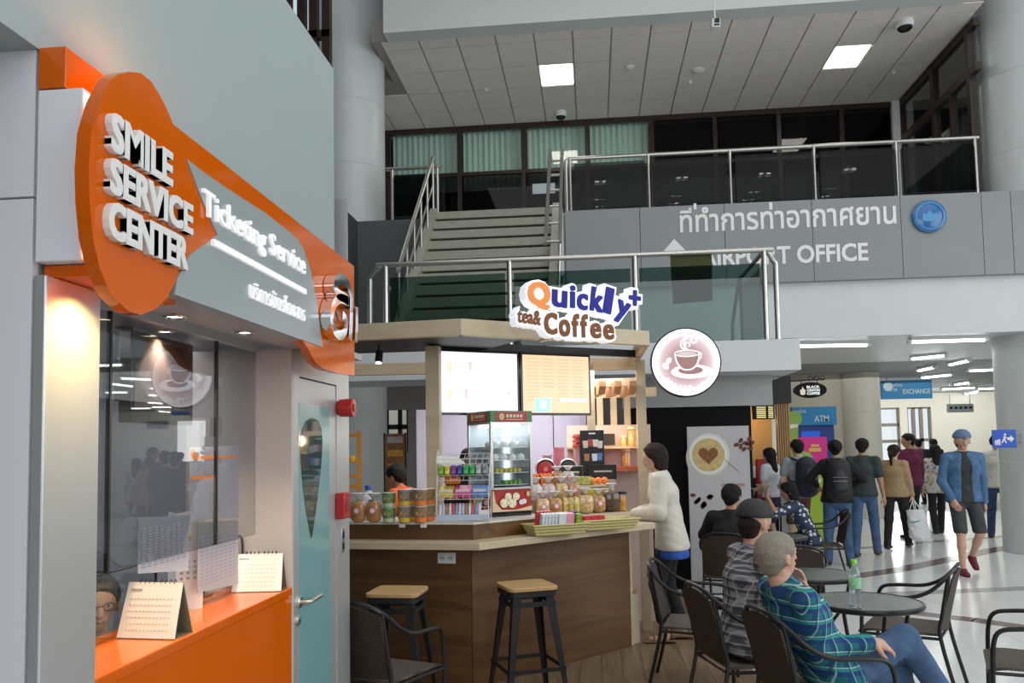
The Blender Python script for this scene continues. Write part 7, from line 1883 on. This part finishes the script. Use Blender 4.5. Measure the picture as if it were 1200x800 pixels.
denim = M('blue_denim', (.055, .115, .23), .8, noise=.35, ns=7, bump=.3, bs=200); denimd = M('dark_denim', (.03, .06, .14), .8, noise=.3, ns=8); denimj = M('denim_jacket', (.07, .155, .30), .8, noise=.3, ns=8, bump=.3, bs=200)
blk = M('black_cloth', (.010, .010, .012), .85, noise=.3, ns=12); chbl = M('charcoal_cloth', (.035, .038, .042), .85, noise=.25, ns=12)
shoeb = M('black_shoe', (.012, .012, .014), .45); solew = M('white_sole', (.65, .65, .65), .6); brshoe = M('brown_shoe', (.07, .045, .03), .5)
def backpack(F, label, m_, dark):
    s = F['s']; c = F['chest']-F['fw']*.236*s-F['up']*.07*s; u = F['up']; r_ = F['rgt']; f = F['fw']
    n1 = NM().add(surf([(c-u*.20*s, c+u*.15*s, .125*s, .11*s, r_, 1.35)], .014, .03))
    o = tag(mkn('backpack', n1, m_), label, 'backpack')
    q = c-f*.105*s-u*.03*s
    mkn('front_pocket', NM().add(surf([(q-u*.11*s, q-u*.01*s, .055*s, .05*s, r_, 1.9)], .012, .02)), dark, o)
    mkn('top_pocket', NM().add(surf([(q+u*.05*s+f*.01, q+u*.11*s+f*.015, .045*s, .035*s, r_, 1.8)], .012, .02)), dark, o)
    for z in (-.01, .04): mkn('zip', NM().add(surf([(q+u*z*s-r_*.09*s-f*.048*s, q+u*z*s+r_*.09*s-f*.048*s, .004, .004)], .004, .003)), M('zip_grey', (.35, .35, .36), .4), o)
    mkn('top_loop', NM().add(surf([(c+u*.22*s-r_*.03*s, c+u*.26*s-r_*.02*s, .007, .007), (c+u*.26*s-r_*.02*s, c+u*.26*s+r_*.02*s, .007, .007), (c+u*.26*s+r_*.02*s, c+u*.22*s+r_*.03*s, .007, .007)], .006, .004)), dark, o)
    for i, sd in enumerate((-1, 1)):
        sh = F['S'][i]; a = sh*.72+F['neck']*.28+u*.045*s
        mkn('strap', NM().add(surf([(c+u*.18*s+r_*sd*.07*s, a, .018*s, .018*s), (a, a+f*.105*s-u*.06*s, .016*s, .016*s), (a+f*.105*s-u*.06*s, F['chest']+f*.095*s+r_*sd*.115*s-u*.02*s, .016*s, .014*s), (F['chest']+f*.095*s+r_*sd*.115*s-u*.02*s, F['chest']+r_*sd*.165*s-u*.14*s, .014*s, .012*s), (F['chest']+r_*sd*.165*s-u*.14*s, c-u*.12*s+r_*sd*.13*s, .012*s, .012*s)], .011, .01)), dark, o)
    return o
ang = lambda fx_, fy_: -math.atan2(fx_, fy_)
# 1. grey-haired man with teal plaid shirt, seated, hand to his cheek
teal = plaid('teal_plaid', (.01, .16, .20), [(2, 1.0, .30, 0, (.01, .05, .22), .9), (0, 1.0, .30, .1, (.005, .04, .18), .75), (2, 1.0, .07, .55, (.45, .65, .62), .8), (0, 1.0, .07, .62, (.40, .60, .58), .7), (2, 1.0, .12, .72, (.02, .32, .25), .8), (0, 1., .10, .8, (.015, .03, .10), .8)], 13)
y_ = ang(.95, .24)
om = person('grey-haired man in a teal plaid shirt and jeans sitting cross-legged with hand on cheek', (1.10, 4.21, 0), y_, 1.68, seated=True, skin='fair', hair=('short', HG), top=(teal, .96, .02), bottom=(denim, 1.0), shoes=(brshoe,),
       hip=(0, .05, .535), lean=(0, -.50, .865), look=(-.22, .97, -.02), feet=[(-.10, .60, .082), (.0, .68, .33)], kpole=((-.1, .5, 1), (-.15, .5, 1)), hands=[(-.115, -.02, .885), (.17, .16, .70)], epole=((.12, .5, -1), (-.25, -1, -.3)),
       palm=[(.3, -.9, .1), (-.5, .2, -1)], handdir=[(.0, -.22, .95), (-.15, .9, -.25)], curl=.30, res=.0095, bulk=1.13)
# 2. man in cap and black and white plaid
bwp = plaid('grey_plaid', (.30, .30, .33), [(2, 1.0, .34, 0, (.045, .045, .06), .8), (0, 1.0, .34, .1, (.04, .04, .055), .75), (2, 1.0, .08, .55, (.62, .62, .64), .7), (0, 1.0, .08, .6, (.60, .60, .62), .7)], 20)
person('man in a dark cap and grey plaid shirt sitting behind the grey-haired man', (.88, 4.88, ZW), ang(.94, .25), 1.72, seated=True, skin='fair', hair=('cap', HBr, M('charcoal_cap', (.03, .03, .033), .8), M('yellow_badge', (.65, .55, .05), .5)), top=(bwp, .92, .05), bottom=(M('khaki_cloth', (.28, .26, .22), .85, noise=.1, ns=10), 1.0), shoes=(brshoe,),
       hip=(0, -.04, .54), lean=(0, .14, 1), look=(-.35, .9, -.05), feet=[(-.14, .27, .077), (.14, .25, .077)], kpole=((0, 1, .6), (0, 1, .6)), hands=[(-.12, .32, .66), (.14, .32, .66)], epole=((-.5, -.8, -.3), (.5, -.8, -.3)), palm=[(0, 0, -1), (0, 0, -1)], curl=.4, res=.0105, bulk=1.15)
# 3. woman in white jacket at the bar
cream_ = M('cream_jacket', (.60, .57, .50), .8, noise=.08, ns=9, bump=.2, bs=40)
person('woman in a white jacket, blue hem and black cropped trousers leaning on the bar end', (.60, 7.06, ZW), ang(-.97, .12), 1.69, True, 'light', ('bob', HBr), top=(M('blue_shirt', (.02, .08, .38), .8, noise=.2, ns=8), .3, .19), jacket=(cream_, .97, .12), bottom=(blk, .85), shoes=None,
       hip=(0, -.05, .92), lean=(0, .20, 1), look=(0, 1, -.12), feet=[(-.09, .02, .08), (.09, -.12, .08)], hands=[(-.12, .25, 1.068), (.13, .22, 1.068)], epole=((-.7, -.6, -.6), (.7, -.6, -.6)), palm=[(0, .2, -1), (0, .2, -1)], curl=.3, res=.0115)
# sandals of the woman
for i, (dx, dy) in enumerate(((-.09, .02), (.09, -.12))):
    r__ = ang(-.97, .12); fx_, fy_ = -math.sin(r__), math.cos(r__); rx_, ry_ = math.cos(r__), math.sin(r__)
    c = npv((.60+rx_*dx+fx_*(dy+.05), 7.06+ry_*dx+fy_*(dy+.05), ZW))
    f = npv((fx_, fy_, 0)); sd = npv((rx_, ry_, 0))
    o = tag(mkn('sandal', NM().add(surf([(c-f*.10+npv((0,0,.012)), c+f*.11+npv((0,0,.012)), .045, .05, (0, 0, 1), .26)], .007, .006)), M('tan_sandal', (.22, .12, .07), .6)), ['brown sandal on the far foot of the woman at the bar', 'brown sandal on the near foot of the woman at the bar'][i], 'sandal')
    mkn('strap', NM().add(surf([(c+f*.04-sd*.045+npv((0,0,.02)), c+f*.05+npv((0,0,.062)), .008, .008), (c+f*.05+npv((0,0,.062)), c+f*.04+sd*.045+npv((0,0,.02)), .008, .008)], .006, .006)), MC['tan_sandal'], o)
# 4. denim jacket man walking towards us
dm = person('man in an open denim jacket and dark shorts walking with one hand in his pocket', (4.62, 10.75, 0), ang(-.12, -1), 1.80, skin='fair', hair=('cap', HBr, M('blue_cap_cloth', (.12, .20, .34), .8)), top=(chbl, None, .06), bottom=(M('dark_grey_shorts', (.045, .05, .055), .85, noise=.25, ns=12), .47), shoes=(M('maroon_shoe', (.16, .012, .02), .6), M('maroon_sole', (.12, .02, .02), .6)),
       hip=(0, 0, .97), lean=(0, .04, 1), feet=[(-.13, -.24, .19), (.10, .16, .083)], footdir=((0, .8, -.5), (0, 1, 0)), kpole=((-.12, 1, .1), (.12, 1, .1)), hands=[(-.24, -.02, .76), (.17, .14, .92)], epole=((-.6, -1, 0), (1, -.7, 0)), palm=[(1, 0, 0), (-.6, -.4, -.2)], res=.014)
# open jacket: two front halves, back and sleeves
s = dm['s']; hp0 = dm['hip']; u = dm['up']; r_ = dm['rgt']; f = dm['fw']
nk = dm['neck']-u*.045*s
jk = NM().add(surf([(hp0-u*.05*s, hp0+u*.14*s, .140*s, .118*s, r_, 1.46), (hp0+u*.14*s, hp0+u*.33*s, .118*s, .132*s, r_, 1.42), (hp0+u*.33*s, hp0+u*.42*s, .132*s, .095*s, r_, 1.5), (nk-f*.012, dm['S'][0]+r_*.02*s, .080*s, .066*s), (nk-f*.012, dm['S'][1]-r_*.02*s, .080*s, .066*s)], .012, .03, [(hp0-u*.07*s, -u), (dm['neck']+u*.035*s, u)], [(hp0-u*.2*s+f*.165*s, hp0+u*.62*s+f*.150*s, .105*s, .080*s, r_, .72)], .002))
El0, El1 = dm['E']
jk.add(surf([(dm['S'][0], El0, .060*s, .054*s), (El0, El0+(dm['W'][0]-El0)*.95, .054*s, .044*s)], .014, .02)); jk.add(surf([(dm['S'][1], El1, .060*s, .054*s), (El1, El1+(dm['W'][1]-El1)*.9, .054*s, .044*s)], .014, .02))
jk.add(surf([(dm['neck']-r_*.075*s-u*.01+f*.0, dm['neck']-r_*.06*s-u*.10*s+f*.10*s, .024*s, .016*s), (dm['neck']+r_*.075*s-u*.01, dm['neck']+r_*.06*s-u*.10*s+f*.10*s, .024*s, .016*s), (dm['neck']-r_*.075*s-u*.01, dm['neck']-f*.06*s, .024*s, .024*s), (dm['neck']+r_*.075*s-u*.01, dm['neck']-f*.06*s, .024*s, .024*s)], .011, .01))
mkn('jacket', jk, denimj, dm['P'])
# 5. woman with black backpack
bpw = person('woman in black with jeans standing with her back turned, wearing a backpack', (3.28, 11.45, 0), ang(.15, 1), 1.70, True, 'tan', ('bun', HB), top=(blk, .9, .05), bottom=(denim, 1.0), shoes=(shoeb, solew), feet=[(-.14, .02, .075), (.13, -.04, .075)], hands=[(-.22, .18, 1.05), (.20, .2, 1.05)], epole=((-1, -.5, -.3), (1, -.5, -.3)), bulk=1.12, res=.015)
backpack(bpw, 'black backpack on the woman in jeans beside the lime advertising board', M('black_pack', (.012, .012, .015), .6), M('black_pack_pocket', (.022, .023, .028), .5))
# 6. jeans man behind her
person('man in a dark green shirt and jeans walking beyond the backpack woman', (3.92, 12.35, 0), ang(.5, .8), 1.72, False, 'tan', ('short', HB), top=(M('dark_green_shirt', (.035, .05, .05), .8), .35, .04), bottom=(denim, 1.0), shoes=(brshoe,), feet=[(-.1, -.18, .075), (.1, .20, .075)], res=.016)
# 7. tan sweater woman with white bag
tw = person('woman in a tan sweater and black leggings walking with a large white bag', (4.66, 13.2, 0), ang(.55, .75), 1.62, True, 'light', ('pony', HBr), top=(M('tan_sweater', (.40, .27, .15), .9, noise=.12, ns=25), .95, .06), bottom=(blk, 1.0), shoes=(shoeb, solew), feet=[(-.09, -.20, .075), (.09, .24, .075)], hands=[(-.20, .16, .80), (.22, .10, .76)], look=(.15, .9, -.1), res=.016)
q = tw['W'][1]+npv((.03, -.02, -.09))
wb_ = M('white_bag_plastic', (.72, .73, .75), .4, noise=.06, ns=6, bump=.3, bs=20)
o = tag(mkn('shopping_bag', NM().add(surf([(q+npv((0, 0, -.13)), q+npv((.05, 0, -.50)), .085, .10, (1, .35, 0), 1.75)], .016, .03, [(q+npv((0, 0, -.12)), (0, 0, 1))], wrinkle=.005)), wb_), 'large white plastic bag carried by the woman in the tan sweater', 'bag')
for k in (-.05, .05): mkn('handle', NM().add(surf([(q+npv((k-.04, 0, -.14)), q+npv((k*.3-.02, 0, .02)), .008, .008), (q+npv((k*.3-.02, 0, .02)), q+npv((k+.04, 0, -.14)), .008, .008)], .007, .005)), wb_, o)
mkn('green_print', NM().add(surf([(q+npv((-.10, -.115, -.30)), q+npv((.02, -.10, -.28)), .012, .010)], .007, .005)), M('green_print', (.10, .38, .32), .6), o)
# 8. maroon shirt man
person('man in a maroon checked shirt looking back over the crowd', (5.42, 14.6, 0), ang(-.35, .9), 1.80, False, 'tan', ('short', HB), top=(plaid('maroon_check', (.14, .012, .05), [(2, 1, .12, 0, (.05, .005, .03), .7), (0, 1, .12, 0, (.05, .005, .03), .7)], 22), .9, .06), bottom=(blk, 1.0), shoes=(shoeb,), look=(-.85, .35, 0), res=.017, bulk=1.08)
# 9. floral blouse woman
person('woman with long black hair in a floral blouse walking away', (6.08, 15.2, 0), ang(.1, 1), 1.60, True, 'light', ('long', HB), top=(dots('floral_cloth', (.52, .50, .48), (.3, .1, .1), 16, .42, .85, [(.35, .12, .10), (.15, .20, .30), (.40, .30, .12), (.22, .26, .20)]), .9, .12), bottom=(blk, 1.0), shoes=(shoeb,), feet=[(-.09, -.15, .09), (.09, .18, .075)], res=.017)
# 10. white shirt person by the column
person('person in a pale checked shirt and jeans walking past the exit sign column', (6.72, 14.35, 0), ang(.25, 1), 1.74, False, 'tan', ('short', HB), top=(plaid('pale_check', (.62, .60, .54), [(2, 1, .10, 0, (.42, .42, .38), .6), (0, 1, .10, 0, (.42, .42, .38), .6)], 24), .9, .06), bottom=(denimd, 1.0), shoes=(brshoe,), feet=[(-.1, .2, .075), (.1, -.22, .09)], res=.017)
# 11. students
st_b = person('young person in grey shirt and brown shorts wearing a navy backpack', (2.97, 12.22, 0), ang(-.25, 1), 1.72, False, 'light', ('short', HB), top=(M('grey_shirt', (.30, .33, .36), .85), .3, .05), bottom=(M('brown_shorts', (.10, .05, .03), .85), .5), shoes=(shoeb,), hands=[(-.2, .2, 1.05), (.2, .2, 1.0)], res=.017)
backpack(st_b, 'navy backpack on the young person in brown shorts', M('navy_pack', (.015, .018, .04), .6), M('navy_pack_pocket', (.025, .03, .06), .5))
person('girl in a white school blouse and dark skirt facing the coffee stall', (2.68, 12.72, 0), ang(-.7, .7), 1.60, True, 'light', ('long', HB), top=(M('white_blouse', (.62, .66, .72), .8), .3, .0), bottom=(M('navy_skirt', (.02, .025, .06), .85), .48), shoes=(shoeb,), hands=[(-.16, .2, .95), (.18, .22, .95)], res=.017)
# 12. polka-dot woman seated
person('woman in a navy polka dot blouse sitting with a hand at her face', (2.62, 10.25, 0), ang(-.95, .1), 1.62, True, seated=True, skin='tan', hair=('long', HB), top=(dots('polka_cloth', (.03, .05, .10), (.62, .66, .66), 17, .36), .5, .06), bottom=(blk, 1.0), shoes=(shoeb,), hip=(0, .0, .52), lean=(0, .45, .9), look=(0, .8, -.5), feet=[(-.12, .42, .075), (.12, .40, .075)], kpole=((0, 1, .6), (0, 1, .6)), hands=[(-.10, .52, 1.02), (.12, .50, .95)], epole=((-.7, .3, -1), (.7, .3, -1)), palm=[(0, -1, .3), (0, -1, .3)], handdir=[(0, -.1, 1), (0, -.1, 1)], res=.015)
# 13. person in black seated
person('person in black sitting with the back to us in front of the coffee poster', (1.29, 7.93, 0), ang(.35, .93), 1.70, False, seated=True, skin='tan', hair=('short', HB), top=(blk, .95, .06), bottom=(blk, 1.0), shoes=(shoeb,), hip=(0, -.02, .52), lean=(0, .10, 1), look=(.2, .9, -.2), feet=[(-.14, .42, .075), (.14, .40, .075)], kpole=((0, 1, .6), (0, 1, .6)), hands=[(-.14, .38, .74), (.16, .38, .74)], epole=((-1, -.4, -.3), (1, -.4, -.3)), palm=[(0, 0, -1), (0, 0, -1)], res=.014)
# 14. far silhouettes
for i, (x, y, Y, lab) in enumerate(((1078, 560, 22.5, 'distant person in a dark grey top at the far end of the corridor'), (1096, 560, 22.0, 'distant person in black at the far end of the corridor'))):
    X_ = pY(x, y, Y).x; person(lab, (X_, Y, 0), ang(-.1, 1), 1.72, False, 'tan', ('short', HB), top=(blk if i else M('dark_grey_top', (.06, .065, .075), .8), .9, .05), bottom=(blk, 1.0), shoes=(shoeb,), res=.025)
# 15. kiosk staff
person('kiosk worker with black hair standing behind the wire snack rack', (-1.10, 7.2, ZW), ang(.3, -1), 1.66, True, 'tan', ('bun', HB), top=(M('dark_staff_shirt', (.03, .02, .025), .8), .3, .05), bottom=(blk, 1.0), shoes=(shoeb,), res=.015)
person('kiosk worker in an orange shirt bending behind the noodle cups', (-1.62, 7.45, ZW), ang(-.9, .3), 1.58, True, 'tan', ('short', HB), top=(M('orange_polo', (.70, .10, .02), .8), .35, .05), bottom=(blk, 1.0), shoes=(shoeb,), lean=(0, .45, .9), look=(0, 1, -.4), hands=[(-.15, .42, 1.0), (.15, .42, 1.0)], res=.014)
# 16. ticket clerk behind the glass
person('ticket clerk with glasses and an orange blouse behind the counter', (-1.83, 2.84, .02), ang(.75, -.65), 1.58, True, seated=True, skin='tan', hair=('bun', HB), top=(M('orange_blouse', (.65, .12, .02), .8), .5, .05), bottom=(blk, 1.0), shoes=(shoeb,), hip=(0, 0, .495), lean=(0, .0, 1), look=(.1, 1, -.15), feet=[(-.12, .32, .075), (.12, .32, .075)], kpole=((0, 1, .6), (0, 1, .6)), hands=[(-.12, .30, .80), (.12, .30, .80)], palm=[(0, 0, -1), (0, 0, -1)], res=.010, glasses=True)
t = thing('office_chair', 'dark office chair under the ticket clerk', 'chair', (-1.83, 2.84, .02))
mk('seat', pillow(MB(), (0, 0, .37), .42, .42, .07), blk, t, local=True); mk('post', MB().tube([(0, 0, .04), (0, 0, .35)], .025, 10), darkmetal, t, local=True)
for k in range(5): mk('foot', MB().beam((0, 0, .03), (.25*math.cos(k*2*PI/5), .25*math.sin(k*2*PI/5), .015), .03, .03), darkmetal, t, local=True, smooth=False)
